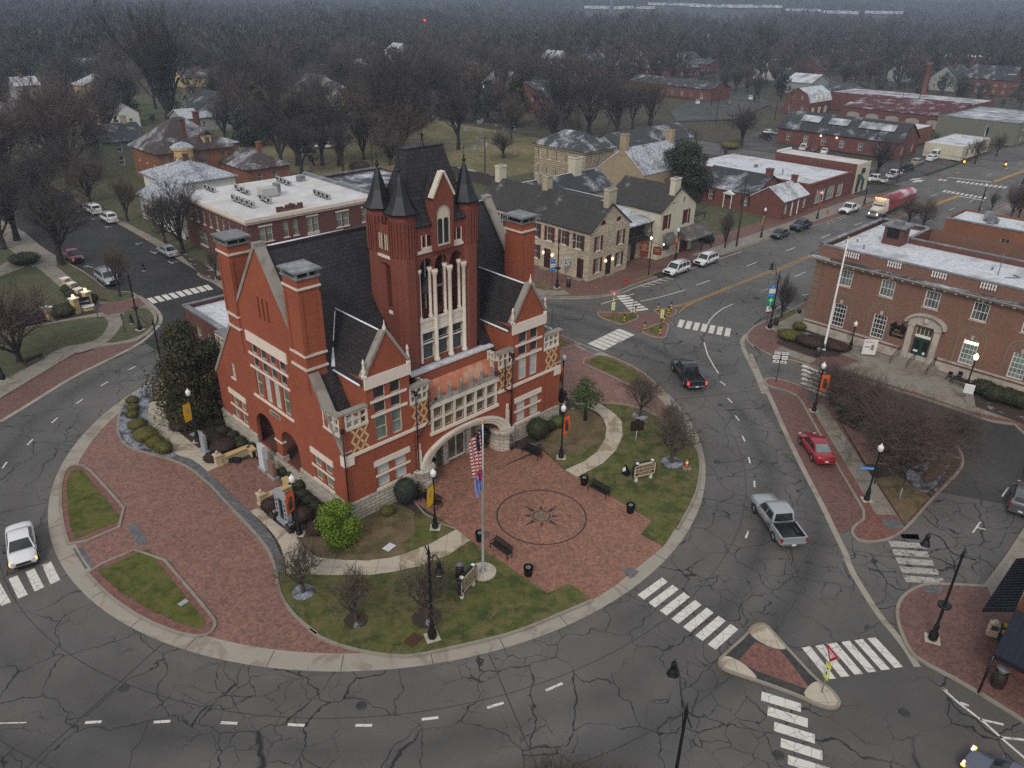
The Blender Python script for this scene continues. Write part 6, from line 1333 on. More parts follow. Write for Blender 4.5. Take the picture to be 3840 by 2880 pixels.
def vehicle(kind,label,col,at,yaw,L=4.8,W=1.83,H=1.47,name='parked_car',cat='car',group=None,lights=0,plate=True,rack=False,z=.006,spare=False):
 t=thing(name,label,cat,(at[0],at[1],z),yaw,group);hw=W/2;h=L/2
 suv=kind in('suv','van');pk=kind=='pickup';ride=.24 if not suv and not pk else(.3 if suv else .38)
 belt=.92 if kind=='sedan' else(1.06 if suv else 1.12);hood=.86 if kind=='sedan' else(1.02 if suv else 1.16);r=.33 if kind=='sedan' else(.37 if suv else .42)
 fx=h-(.92 if not pk else 1.05);rx=-h+(1.05 if not pk else 1.25)
 if kind=='sedan':G=(h-1.15,h-1.95,-h+1.65,-h+.72);st=[(h,.55,.55,.8),(h-.06,.3,.62,.86),(h-.35,.25,.76,.96),(h-1.15,ride,hood,1),(0,ride,belt,1),(-h+.8,ride,belt+.06,1),(-h+.15,ride,belt+.06,.94),(-h+.03,.34,belt,.88),(-h,.5,.7,.84)]
 elif suv:G=(h-(1.15 if kind=='suv' else .75),h-1.85,-h+.45,-h+.14);st=[(h,.5,.6,.84),(h-.05,.32,.8,.9),(h-.25,.28,.95,.97),(h-1.1,ride,hood,1),(0,ride,belt,1),(-h+.4,ride,belt,1),(-h+.06,.34,belt,.95),(-h,.45,belt-.1,.9)]
 else:G=(h-1.55,h-2.2,h-3.72,h-3.86);st=[(h,.6,.7,.86),(h-.04,.42,.98,.93),(h-.2,.4,1.1,.98),(h-1.5,ride,hood,1),(h-3.0,ride,belt,1),(h-3.95,ride,belt,1)]
 m=MB();loft(m,[ring(x,hw*k,zb,zt)for x,zb,zt,k in st][::-1])
 gw0,gw1=hw*.93,hw*(.70 if kind=='sedan' else .78);zr=H
 def gr(x,w,z):return[(x,w,z),(x,w*.5,z+.03),(x,-w*.5,z+.03),(x,-w,z)]
 x0,x1,x2,x3=G;zb0=hood-.02
 g0=gr(x0,gw0,belt-.02);g1=gr(x1,gw1,zr-.03);gm=gr((x1+x2)/2,gw1*1.01,zr);g2=gr(x2,gw1*.98,zr-.03);g3=gr(x3,gw0*.94,belt)
 loft(m,[g3,g2,gm,g1,g0],False)
 side=[]
 for s_,i in((1,0),(-1,3)):
  q=[g0[i],g1[i],gm[i],g2[i],g3[i]];m.face(q if s_>0 else q[::-1])
 if pk:
  xb0,xb1=-h+.08,h-3.95
  for s_ in(-1,1):m.box(xb0,xb1,s_*hw-(.12 if s_>0 else 0),s_*hw+(0 if s_>0 else .12),.5,belt+.02)
  m.box(-h+.02,-h+.1,-hw*.97,hw*.97,.55,belt+.02)
 body=m.build('body',paint('paint %s'%col[0],col[1],.28,col[2]if len(col)>2 else 0),t)
 m=MB()
 for x in((x0+.12,(x0*.55+x3*.45),x3+.35)if not pk else(h-1.6,h-2.75,h-3.85)):
  for s_ in(-1,1):m.box(x-.01,x+.01,s_*hw*.975-.006,s_*hw*.985+.012*s_,ride+.16,belt-.14);m.box(x+.12,x+.28,s_*(hw+.006)-.01,s_*(hw+.006)+.01,belt-.24,belt-.21)
 m.build('door_seam',BLACK,t);m=MB();arches(m,(fx,rx),hw,r+.07);m.box(-h+.3,h-.3,-hw*.8,hw*.8,.16,ride+.15);m.build('wheel_arch',BLACK,t)
 if pk:
  m=MB();m.box(-h+.1,h-3.96,-hw+.12,hw-.12,.68,.74)
  for i in range(9):y=-hw+.22+i*(W-.44)/8;m.box(-h+.12,h-4.0,y-.035,y+.035,.74,.765)
  m.box(h-3.99,h-3.94,-hw+.12,hw-.12,.7,belt);m.box(-h+.1,h-3.95,-hw+.118,-hw+.13,.7,belt);m.box(-h+.1,h-3.95,hw-.13,hw-.118,.7,belt)
  for s_ in(-1,1):m.box(rx-.42,rx+.42,s_*(hw-.24)-.12,s_*(hw-.24)+.12,.7,.9)
  m.build('truck_bed',plain('bed liner',(.035,.036,.04),.35,.3,.5,2,.5),t)
 def off(a,b,s0,s1,w0,w1,p=.012):
  def lp(A,B,k):return Vector(A).lerp(Vector(B),k)
  bl,br,tl,tr=a[0],a[3],b[0],b[3]
  q=[]
  for k,wv in((s0,w0),(s1,w1)):
   l_,r_=lp(bl,tl,k),lp(br,tr,k);q+=[l_.lerp(r_,wv),l_.lerp(r_,1-wv)]
  return[q[0],q[1],q[3],q[2]]
 def glassq(nm,a,b,mat_,w=.06,s0=.06,s1=.9,up=.035):
  q=off(a,b,s0,s1,w,w+.01);nrm=(q[1]-q[0]).cross(q[3]-q[0]).normalized();nrm=nrm if nrm.z>0 else-nrm
  q=[p+nrm*up for p in q];q2=[q[0],q[0].lerp(q[1],.5)+nrm*.03,q[1],q[2],q[2].lerp(q[3],.5)+nrm*.02,q[3]]
  m=MB();m.face(q2);m.build(nm,mat_,t)
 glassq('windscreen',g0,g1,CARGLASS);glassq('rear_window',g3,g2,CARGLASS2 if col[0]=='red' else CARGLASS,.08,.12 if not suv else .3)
 m=MB()
 for s_,i in((1,0),(-1,3)):
  A,B,Cc,D,E=(Vector(v[i])for v in(g0,g1,gm,g2,g3));cuts=2 if kind in('sedan',)or pk else 3
  lo_,hi=A.lerp(E,.0),None
  def at_(u,k):
   bt=A.lerp(E,u);tp=B.lerp(D,u);return bt.lerp(tp,k)+Vector((0,s_*.018,0))
  ed=[.05]+[c for c in((.47,.53),(.34,.38,.66,.70))[cuts-2]]+[.93]
  for k in range(0,len(ed),2):
   q=[at_(ed[k],.14),at_(ed[k+1],.14),at_(ed[k+1],.86),at_(ed[k],.86)];m.face(q if s_<0 else q[::-1])
 build_each(m,'side_window',CARGLASS,t)
 for s_ in(-1,1):
  m=MB();y0=s_*hw*.58;y1=s_*hw*.86;zf=.66 if kind=='sedan' else .84
  m.box(h-.16,h-.02-.04,min(y0,y1),max(y0,y1),zf-.07,zf+.07);hl=m.build('headlight',(CLEAR,HEADL,AMBER)[1 if lights==1 else 0],t)
  if lights:m=MB();m.box(h-.24,h-.05,min(y1,y1+s_*.05),max(y1,y1+s_*.05),zf-.06,zf+.05);m.build('turn_lamp',AMBER,t)
  m=MB();zt_=.8 if kind=='sedan' else .92;yy=s_*hw*(.93 if pk else .88)
  if suv:m.box(-h-.01,-h+.2,min(s_*hw*.8,s_*hw*.95),max(s_*hw*.8,s_*hw*.95),.85,1.12)
  elif pk:m.box(-h-.005,-h+.12,min(s_*hw*.86,s_*hw*1.005),max(s_*hw*.86,s_*hw*1.005),.76,1.08)
  else:m.box(-h-.01,-h+.12,min(s_*hw*.5,s_*hw*.86),max(s_*hw*.5,s_*hw*.86),.7,.86)
  m.build('tail_lamp',REDL if lights==3 else REDLENS,t)
  m=MB();blob(m,(x0-.25,s_*(hw+.1),belt+.08),(.09,.13,.08),8,4);m.build('mirror',BLACK if col[0]in('white','dark','black','red')else body.data.materials[0],t)
 m=MB();m.box(h-.03,h+.015,-hw*.5,hw*.5,.5 if kind=='sedan' else .62,.68 if kind=='sedan' else .92);m.box(h-.1,h+.02,-hw*.7,hw*.7,.3,.42);m.build('grille',BLACK,t)
 m=MB();m.box(-h-.06,-h+.15,-hw*.9,hw*.9,.36 if not pk else .45,.5 if not pk else .62);m.build('rear_bumper',CHROME if pk else body.data.materials[0],t)
 if plate:m=MB();m.box(-h-.075,-h-.06,-.16,.16,.52 if not pk else .46,.66 if not pk else .6);m.build('number_plate',SIGNW,t)
 if rack:
  m=MB()
  for s_ in(-1,1):m.tube([(x1-.1,s_*gw1*.85,zr+.07),(x2+.1,s_*gw1*.85,zr+.07)],.03,5)
  m.build('roof_rack',BLACK,t)
 if spare:m=MB();m.lathe([(.34,0),(.34,.18)],(0,0,0),12);xf(m,Matrix.Translation((-h-.02,0,1.0))@Matrix.Rotation(-PI/2,4,'Y'));m.build('spare_wheel',WHITE,t)
 wheels(t,(fx,rx),hw,r)
 return t
def aim(k,a,b):
 A,B_=P(k,*a),P(k,*b);c=(A+B_)/2;return(c.x,c.y),math.atan2(A.y-B_.y,A.x-B_.x)
WH=('white',(.68,.69,.70));SV=('silver',(.36,.38,.40),.3);BK=('black',(.014,.017,.022));DK=('dark',(.03,.036,.042));RD=('red',(.30,.008,.018));MR=('maroon',(.12,.012,.02));TN=('tan',(.30,.26,.19));GY=('grey',(.10,.105,.115),.2)
def car(k,nose,tail,kind,label,col,**kw):at_,yw=aim(k,nose,tail);return vehicle(kind,label,col,at_,yw,**kw)
NWd=YAW+PI/2
car(5,(118,780),(96,590),'sedan','white sedan with amber lamps lit, nose on the left crosswalk',WH,lights=2,name='white_sedan');
car(23,(1066,625),(1180,775),'pickup','black pickup driving away past the north side of the island, tail lamps lit',BK,L=5.85,W=2.05,H=1.9,lights=3,name='pickup_truck',cat='pickup',plate=True)
car(24,(805,870),(945,1070),'pickup','silver crew cab pickup with ribbed bed driving up the right of the island',SV,L=5.85,W=2.05,H=1.92,name='pickup_truck',cat='pickup')
car(24,(1040,505),(1135,640),'sedan','red sedan parked in the brick bay beside the median',RD,name='parked_car')
def parked(k,x,y,yaw,kind,label,col,dx=0,**kw):
 p=P(k,x,y,0);return vehicle(kind,label,col,(p.x,p.y),yaw,**kw)
parked(24,2200,850,YAW+R(8),'suv','dark hatchback parked at the right edge of the lot',GY,L=4.5,H=1.62,name='parked_suv')
parked(24,2300,680,YAW+R(8),'suv','white car just cut by the right edge of the frame',WH,L=4.5,H=1.6,name='parked_suv')
car(0,(2112,1668),(2262,1765),'sedan','grey car with headlamps lit entering at the lower right corner',('bluegrey',(.10,.11,.15),.2),lights=1,name='grey_car')
parked(20,1672,1205,YAW+PI,'suv','white station wagon nearest the tavern hanging signs',WH,L=4.9,W=1.95,H=1.78,rack=True,name='parked_suv',group='cars parked along the north kerb')
parked(20,1916,1128,YAW+PI,'suv','white sport utility car behind another white one at the tavern kerb',WH,L=4.75,W=1.9,H=1.73,rack=True,name='parked_suv',group='cars parked along the north kerb')
parked(21,700,972,YAW+PI,'sedan','dark grey sedan parked behind a black pickup along the north kerb',DK,L=4.4,name='parked_car',group='cars parked along the north kerb')
parked(21,826,925,YAW+PI,'pickup','black pickup parked along the north kerb in front of the dark sedan',BK,L=5.2,W=1.9,H=1.8,name='parked_pickup',cat='pickup',group='cars parked along the north kerb')
parked(21,1128,820,YAW+PI,'pickup','white crew cab pickup parked opposite the gallery corner',WH,L=5.9,W=2.0,H=1.9,name='parked_pickup',cat='pickup',group='cars parked along the north kerb')
parked(26,748,845,NWd+PI,'suv','silver sport utility car with snowy hood parked by the park lawn',SV,L=5.0,W=1.95,H=1.8,rack=True,name='parked_suv',group='cars on the north west street')
parked(26,515,695,NWd+PI,'suv','maroon crossover parked behind the silver one on the left street',MR,L=4.5,H=1.65,name='parked_suv',group='cars on the north west street')
parked(26,1165,655,NWd,'sedan','silver sedan parked by the brick block on the left street',SV,L=4.8,name='parked_car',group='cars on the north west street')
parked(26,755,425,NWd,'suv','white off roader with spare wheel on its back door',WH,L=4.6,H=1.8,spare=True,rack=True,name='parked_suv',group='cars on the north west street')
parked(26,645,365,NWd,'van','white minivan with snowy roof parked ahead of the white off roader',WH,L=5.0,W=1.95,H=1.75,name='parked_van',cat='van',group='cars on the north west street')
parked(26,452,262,NWd,'suv','dark car parked farthest up the left street',DK,L=4.6,H=1.6,name='parked_suv',group='cars on the north west street')
for k,x,y,yw,kd,lb,col,LL,HH in((21,1402,605,YAW,'pickup','white pickup crossing at the far junction with a dark tool box',WH,5.8,1.9),(21,1280,632,YAW+PI/2,'pickup','white pickup parked beside the cream fronted shop',WH,5.6,1.85),(21,1548,525,YAW,'suv','tan estate car in the lot by the skylit hall',TN,4.7,1.7),(21,1490,562,YAW,'pickup','dark pickup behind the white pickup at the far junction',BK,5.6,1.85),(21,1640,500,YAW,'suv','white car beside the delivery van in the far lot',WH,4.6,1.65),(21,1668,482,YAW,'van','white delivery van in the far lot by the low office',WH,5.6,2.2),(21,845,435,YAW+.3,'pickup','white pickup against the wall of the skylit hall',WH,5.4,1.8),(21,912,442,YAW+.3,'sedan','maroon sedan between two white vehicles by the skylit hall',MR,4.7,1.45),(21,975,455,YAW+.3,'sedan','white sedan nearest the wall lamps of the skylit hall',WH,4.7,1.45),(21,608,365,YAW+.9,'pickup','dark pickup under the big bare tree of the upper lot',BK,5.6,1.85),(21,690,345,YAW+PI/2,'van','grey van standing in the upper lot',SV,4.9,1.8),(21,738,350,YAW+PI/2,'van','pale blue van rightmost in the upper lot',('paleblue',(.35,.42,.48)),5.0,1.8),(21,630,335,YAW,'sedan','white car behind the dark pickup of the upper lot',WH,4.6,1.45),(21,118,103,YAW,'suv','white crossover alone at the far left of the distant lot',WH,4.6,1.7),(21,215,122,YAW+.6,'sedan','pale sedan in the front row of the distant lot',SV,4.7,1.45),(21,190,148,YAW+.6,'sedan','white sedan nearest us in the distant lot',WH,4.7,1.45),(21,375,100,YAW+.6,'pickup','red pickup in the distant lot',RD,5.4,1.8),(21,515,122,YAW+.6,'suv','white car at the right end of the distant lot',WH,4.6,1.6),(21,385,150,YAW+.6,'sedan','grey sedan beside the pole in the distant lot',GY,4.7,1.45),(21,2195,385,YAW,'suv','pale car under the trees at the far right edge',SV,4.6,1.6),(27,1530,145,NWd+1.0,'pickup','white pickup with headlamps lit on the lane by the cemetery',WH,5.6,1.85),(27,1350,182,NWd+1.2,'sedan','black sedan left of the lit pickup by the cemetery',BK,4.7,1.45),(27,1645,135,NWd-.5,'pickup','dark pickup right of the lit pickup by the cemetery',DK,5.6,1.85),(31,705,635,YAW,'sedan','grey sedan on the lane beyond the cemetery',GY,4.7,1.45),(31,778,640,YAW,'sedan','black sedan on the lane beyond the cemetery',BK,4.7,1.45),(31,155,690,YAW,'suv','white car half hidden by trunks left of the cemetery',WH,4.6,1.6),(31,1355,495,YAW,'suv','silver car left of the brick school lot',SV,4.6,1.6),(31,1425,493,YAW,'suv','white car in the brick school lot',WH,4.6,1.6)):
 parked(k,x,y,yw,kd,lb,col,L=LL,H=HH,name='far_'+{'pickup':'pickup','suv':'car','sedan':'car','van':'van'}[kd],cat={'pickup':'pickup','van':'van'}.get(kd,'car'),lights=1 if 'lit on' in lb else 0,group='cars parked in the far lots')
q=P(21,1290,850);t=thing('semi_truck','white semi truck with amber cab lights hauling a red tarpaulin trailer','truck',(q.x,q.y,.01),YAW+PI)
m=MB();loft(m,[ring(x,hw_,.6,zt,.05,.9)for x,hw_,zt in((-2.4,1.2,2.2),(-.4,1.2,2.2),(-.3,.95,1.9),(1.2,.85,1.75),(1.45,.8,1.5))]);loft(m,[[(x,1.15,2.1),(x,1.0,z),(x,-1.0,z),(x,-1.15,2.1)]for x,z in((-2.3,3.3),(-.9,3.4),(-.35,2.9))]);m.build('cab',paint('truck cream',(.6,.56,.48)),t)
m=MB();m.face([(-.28,-.95,2.15),(-.28,.95,2.15),(-.55,.9,2.95),(-.55,-.9,2.95)][::-1]);m.build('windscreen',CARGLASS,t)
m=MB()
for y in(-.9,-.45,0,.45,.9):m.box(-.8,-.6,y-.07,y+.07,3.42,3.54)
build_each(m,'cab_light',AMBER,t)
m=MB();m.box(1.4,1.52,-.6,.6,.9,1.5);m.build('grille',CHROME,t);m=MB();m.box(1.35,1.5,.65,.85,.8,1.0);m.box(1.35,1.5,-.85,-.65,.8,1.0);build_each(m,'headlight',HEADL,t);m=MB();m.box(1.2,1.75,-1.2,1.2,.4,.75);m.build('bumper',CHROME,t)
m=MB();m.box(-15.5,-3.2,-1.25,1.25,1.1,2.7);m.build('trailer',plain('trailer side',(.30,.05,.06)),t)
m=MB();loft(m,[[(x,1.27,2.6),(x,1.1,3.2),(x,.4,3.5),(x,-.4,3.5),(x,-1.1,3.2),(x,-1.27,2.6)]for x in(-15.6,-12,-9,-6,-3.1)]);m.build('tarpaulin',mk_flat('red tarpaulin with snow',(.27,.045,.07),.35),t)
wheels(t,(.6,-1.9,-13.6,-14.8),1.2,.5,.3)
# ---- street furniture
GND=.14
def globe_lamp(label,k,x,y,banner=None,bdir=0.0,lit=False,h=5.2,sign=None,z=GND,small=False,box=False):
 p=P(k,x,y);t=thing('street_lamp',label,'street lamp',(p.x,p.y,z),0,'globe street lamps')
 m=MB();m.lathe([(.24,0),(.25,.25),(.17,.35),(.19,.75),(.12,.95),(.1,1.2),(.075,1.25),(.065,h-1.0),(.09,h-.95),(.06,h-.85),(.14,h-.6),(.15,h-.55)],(0,0,0),10);m.build('post',BLACK,t)
 m=MB();m.lathe([(.13,0),(.21,.12),(.23,.3),(.2,.38)],(0,0,h-.56),12);m.build('globe',LAMPON if lit else LAMPG,t)
 m=MB();m.lathe([(.23,0),(.2,.1),(.1,.2),(.05,.23),(.06,.3),(.02,.36)],(0,0,h-.2),12);m.build('globe_cap',LAMPON if lit else LAMPW,t)
 if not small:m=MB();m.box(-.4,.4,-.4,.4,-.05,.02);m.build('footing',WALK,t)
 if banner:
  c,s_=math.cos(bdir),math.sin(bdir);m=MB()
  m.bar((0,0,h-1.15),(c*.85,s_*.85,h-1.15),.03);m.bar((0,0,h-2.95),(c*.85,s_*.85,h-2.95),.03);m.build('banner_arm',BLACK,t)
  m=MB();n=8
  for i in range(n):
   for j in range(2):
    w=lambda zz,q:(c*q-s_*.05*math.sin(zz*4+q*3),s_*q+c*.05*math.sin(zz*4+q*3),h-1.17-zz*1.76)
    m.face([w(i/n,.08+.37*j),w((i+1)/n,.08+.37*j),w((i+1)/n,.45+.37*j),w(i/n,.45+.37*j)],True)
  bn=m.build('banner',banner[0],t)
  m=MB()
  for sd in(-1,1):
   for q0,q1,z0,z1 in banner[1]:
    o=(-s_*.07*sd,c*.07*sd);m.face([(c*q0+o[0],s_*q0+o[1],h-1.2-z0),(c*q1+o[0],s_*q1+o[1],h-1.2-z0),(c*q1+o[0],s_*q1+o[1],h-1.2-z1),(c*q0+o[0],s_*q0+o[1],h-1.2-z1)])
  m.build('banner_print',banner[2],bn)
 return t
PR=plain('banner print dark',(.08,.06,.05));PRG=plain('banner print grey',(.35,.33,.36));PRW=plain('banner print pale',(.75,.55,.4))
OB=(ORANGE,[(.25,.6,.35,1.35),(.4,.68,.8,1.5)],PR);YB=(YBAN,[(.3,.55,.45,.75),(.35,.5,.75,.9)],PRG);OW=(ORANGE,[(.2,.7,.25,.7)],PRW)
bl=YAW
globe_lamp('globe lamp with orange banner beside the green clipped tree and granite memorial',4,1478,1440,OB,YAW-PI*.92)
globe_lamp('globe lamp with yellow banner between the entrance and the front lawn',3,1070,1375,YB,YAW-PI*.98+.2)
globe_lamp('globe lamp with orange banner on the brown bed right of the entrance',3,2018,845,OB,YAW-.05)
globe_lamp('globe lamp with yellow banner in front of the big dark evergreen',4,575,615,YB,YAW-PI*.92)
globe_lamp('globe lamp with orange banner behind the right corner of the courthouse',3,2022,430,OB,YAW-PI+.3)
globe_lamp('globe lamp with orange banner half hidden by the crabapple trees',24,1078,352,OB,YAW-.9)
globe_lamp('globe lamp carrying the blue street name sign on the median',24,1362,832)
globe_lamp('lit globe lamp by the black table before the gallery',22,1512,1408,lit=True,h=4.0,z=.15,small=True)
globe_lamp('short lit globe lamp in the shrub bed left of the gallery door',22,712,1130,lit=False,h=3.4,z=.15,small=True)
globe_lamp('globe lamp with orange banner at the tavern hood',20,1662,1102,OW,YAW-PI+.2,h=5.0,small=True)
globe_lamp('globe lamp with yellow banner on the lawn verge east of the tavern',21,583,978,(YBAN,OW[1],PRG),YAW-PI+.2,h=5.0,small=True)
globe_lamp('globe lamp with orange banner by the small metal roofed cottage',21,930,862,OW,YAW-PI+.2,h=5.0,small=True)
globe_lamp('globe lamp with navy banner before the cream fronted shop',21,1222,768,(NAVY,OW[1],PRW),YAW-PI+.2,h=5.0,small=True)
globe_lamp('globe lamp with navy banner beyond the corner brick shop',33,728,625,(NAVY,OW[1],PRW),YAW,h=5.4,small=True)
for i,(x,y)in enumerate(((1095,1110),(1352,1055),(1558,1010))):globe_lamp('lit amber globe lamp before the commercial block, %s'%('left of three','middle of three','right of three')[i],27,x,y+115,lit=True,h=4.6,small=True)
globe_lamp('lit globe lamp on the pavement at the long side of the commercial block',27,352,1010,lit=True,h=4.6,small=True)
def arm_lamp(label,k,x,y,ang,h=7.1,z=GND,basket=True,lean=0):
 p=P(k,x,y);t=thing('arm_street_lamp',label,'street lamp',(p.x,p.y,z),ang,'tall arm street lamps')
 m=MB();m.lathe([(.27,0),(.3,.3),(.28,.5),(.15,.7),(.17,1.1),(.13,1.25),(.1,1.3),(.07,h-.5),(.12,h-.42),(.1,h-.3),(.05,h-.1),(.015,h+.35)],(0,0,0),10);m.build('post',BLACK,t)
 m=MB();m.tube([(-.75,0,h-.42),(-.4,0,h-.42),(0,0,h-.4),(.45,0,h-.38),(.85,0,h-.1),(1.15,0,h+.35),(1.45,0,h+.6),(1.85,0,h+.66),(2.05,0,h+.62)],.04,6);m.tube([(.07,0,h-1.7),(.25,0,h-1.0),(.7,0,h-.35)],.025,5);m.build('arm',BLACK,t)
 m=MB();m.lathe([(.03,.35),(.05,.2),(.13,.1),(.15,-.1),(.1,-.15),(.17,-.25),(.22,-.45),(.3,-.62)][::-1],(2.05,0,h+.4),12);lh_=m.build('lamp_head',BLACK,t);m=MB();m.lathe([(.27,0),(.2,-.14),(.08,-.22),(.01,-.24)][::-1],(2.05,0,h-.22),10);m.build('lens',LAMPG,lh_)
 if basket:m=MB();m.lathe([(.12,-.35),(.38,-.15),(.42,0),(.36,.02)],(0,0,2.9),10,True);m.build('basket_ring',IRON,t)
 m=MB();m.box(-.45,.45,-.45,.45,-.05,.02);m.build('footing',WALK,t)
 return t
def dirto(k,a,b,z):A,B_=P(k,*a,z),P(k,*b,z);return math.atan2(B_.y-A.y,B_.x-A.x)
arm_lamp('arm lamp over the brick corner at the lower right',25,1715,578,dirto(25,(1870,130),(1700,90),7.0))
arm_lamp('arm lamp at the left street corner by the park lawn',26,970,1180,dirto(26,(890,805),(1010,770),7.0))
arm_lamp('arm lamp with road signs before the gallery corner',22,158,985,dirto(22,(215,635),(118,570),7.0))
arm_lamp('arm lamp on the front lawn seen almost from above',6,1108,915,dirto(6,(1098,410),(1120,480),7.0)+.1,basket=False)
arm_lamp('arm lamp before the old stone tavern',20,682,1330,dirto(20,(700,950),(735,950),7.0))
arm_lamp('arm lamp reaching over the road behind the dark evergreen',26,1150,1560,YAW+2.4,basket=False)
arm_lamp('arm lamp rising from below the bottom edge of the frame',25,290,1560,dirto(25,(330,870),(315,830),7.0),h=8.2,z=0,basket=False)
arm_lamp('arm lamp at the far right crossing',33,1245,300,YAW+PI,basket=False)
arm_lamp('dark lamp post at the far left edge by the park bench',26,25,1525,YAW+PI,h=6.5,basket=False)
p=P(26,30,1530)
def flagpole(label,k,x,y,h,flag,mat_,r=.1):
 p=P(k,x,y);t=thing('flagpole',label,'flagpole',(p.x,p.y,.15),0)
 m=MB();m.lathe([(.95,0),(.95,.1),(.93,.12)],(0,0,0),24);m.build('concrete_disc',WALK,t)if flag else None
 m=MB();m.lathe([(.24,0),(.22,.12),(r,.2),(r,h*.4),(r*.55,h)],(0,0,.1),10);m.build('pole',mat_,t)
 m=MB();blob(m,(0,0,h+.2),(.13,.13,.13),8,6);m.build('ball',GOLD,t)
 return t,p
fp,fpp=flagpole('grey flagpole with limp national flag and smaller flag on the front lawn',6,1400,540,12.0,True,plain('pole aluminium',(.38,.39,.40),.4,.5))
def cloth(m,w,z0,z1,n=14,f=5,a=.12,tw=0.0):
 for i in range(n):
  for j in range(8):
   def q(i_,j_):
    u=j_/8;v=i_/n;return(.1+w*u*(1-.35*v)*.55+.02,a*math.sin(u*f*PI+v*2.2)*(1-.2*v),z0+(z1-z0)*v-w*u*.6)
   m.face([q(i,j),q(i+1,j),q(i+1,j+1),q(i,j+1)][::-1],True)
t=thing('national_flag','limp striped flag with starred blue canton hanging on the grey flagpole','flag',(fpp.x,fpp.y,.15),R(200))
def flagmat():
 n=NT('striped flag');s_=n.new('SeparateXYZ');n.link(n.co(),s_.inputs[0]);w=n.math('MODULO',n.math('MULTIPLY',n.math('ADD',s_.outputs[2],n.math('MULTIPLY',s_.outputs[0],1.1)),3.4),1.0)
 f=n.math('GREATER_THAN',w,.5);n.color(n.mix(f,(.42,.01,.02),(.6,.58,.56)));return n.set(.8)
m=MB();cloth(m,1.5,11.7,8.9);m.build('stripes',flagmat(),t)
cn=NT('starred canton');v=cn.new('TexVoronoi');v.inputs['Scale'].default_value=7;cn.link(cn.co(),v.inputs['Vector']);cn.color(cn.mix(cn.ramp(v.outputs[0],.16,.2,(1,1,1,1),(0,0,0,1)),(.008,.012,.06),(.6,.6,.62)));cn.set(.8)
m=MB();cloth(m,.85,11.75,10.3,a=.15);m.v=[(x,y*1.15,z)for x,y,z in m.v];m.build('canton',cn.m,t)
t=thing('small_flag','small red and blue flag with white lettering below the striped flag','flag',(fpp.x,fpp.y,.15),R(215));m=MB();cloth(m,1.0,8.6,7.0);m.build('cloth',plain('flag cloth blue white',(.2,.25,.5),.8,amt=.3,sc=3),t);m=MB();cloth(m,.6,8.7,8.0,a=.16);m.build('cloth_edge',REDP,t)
flagpole('white flagpole rising from the shrub bed before the gallery',22,530,1140,13.2,False,WHITE,.12)
t=thing('far_flag','small dark flag on a thin pole before the low office','flag',tuple(T(231,60,0)));m=MB();m.tube([(0,0,0),(0,0,9)],.06,5);m.build('pole',CHROME,t);m=MB();cloth(m,1.2,8.6,6.8);m.build('cloth',NAVY,t)
def bench(label,k,a,b,back=1,z=.11):
 A,B_=P(k,*a),P(k,*b);c=(A+B_)/2;yw=math.atan2(B_.y-A.y,B_.x-A.x);t=thing('park_bench',label,'bench',(c.x,c.y,z),yw,'black iron benches');Lh=.92
 m=MB()
 for i in range(7):m.box(-Lh,Lh,-.22+i*.068,-.18+i*.068,.43,.455)
 m.build('seat',IRON,t);m=MB();n=26
 for i in range(n):x=-Lh+i*2*Lh/(n-1);m.bar((x,.24,.5),(x,.36,.88),.03)
 m.bar((-Lh,.24,.5),(Lh,.24,.5),.05);m.bar((-Lh,.36,.88),(Lh,.36,.88),.05);m.build('backrest',IRON,t)
 for s_ in(-1,1):
  for y in(-.2,.26):m=MB();m.bar((s_*Lh,y,0),(s_*Lh,y,.44),.05);m.build('leg',IRON,t)
  m=MB();m.bar((s_*Lh,-.22,.44),(s_*Lh,-.22,.66),.04);m.bar((s_*Lh,-.24,.66),(s_*Lh,.3,.66),.05);m.build('armrest',IRON,t)
 return t
bench('black bench at the foot of the flagpole lawn',6,(1445,385),(1560,470));bench('black bench right of the plaza ring against the right lawn',23,(505,1385),(635,1455))
bench('black bench against the brown bed right of the entrance',3,(1730,800),(1860,865));bench('black bench left of the entrance under the yellow banner',3,(985,1170),(1090,1225));bench('black bench under the bare park tree at the left',26,(300,1385),(175,1435),z=.14)
def bin_(label,k,x,y,z=.1,r=.3,h=.8,grp='black litter bins on the plaza'):
 p=P(k,x,y);t=thing('litter_bin',label,'bin',(p.x,p.y,z),0,grp)
 m=MB();m.lathe([(r*.72,0),(r*.82,.1),(r*.86,h*.7),(r*1.1,h)],(0,0,0),16)
 m.f.pop();m.sm.pop()
 for i in range(16):a=2*PI*i/16;m.bar((math.cos(a)*r*.8,math.sin(a)*r*.8,0),(math.cos(a)*r*1.15,math.sin(a)*r*1.15,h),.035)
 m.build('slatted_body',IRON,t);m=MB();m.lathe([(r*.62,0),(r*.6,.02),(r*.35,.03),(r*.34,-.1)],(0,0,h*.9),16);m.build('liner',LEADC,t)
bin_('slatted black bin touching the right lawn next to the bench',23,480,1362);bin_('slatted black bin at the right point of the plaza',23,767,1535);bin_('slatted black bin just left of the grey flagpole',6,1382,355);bin_('slatted black bin on the lower plaza edge by the lawn',6,1660,555)
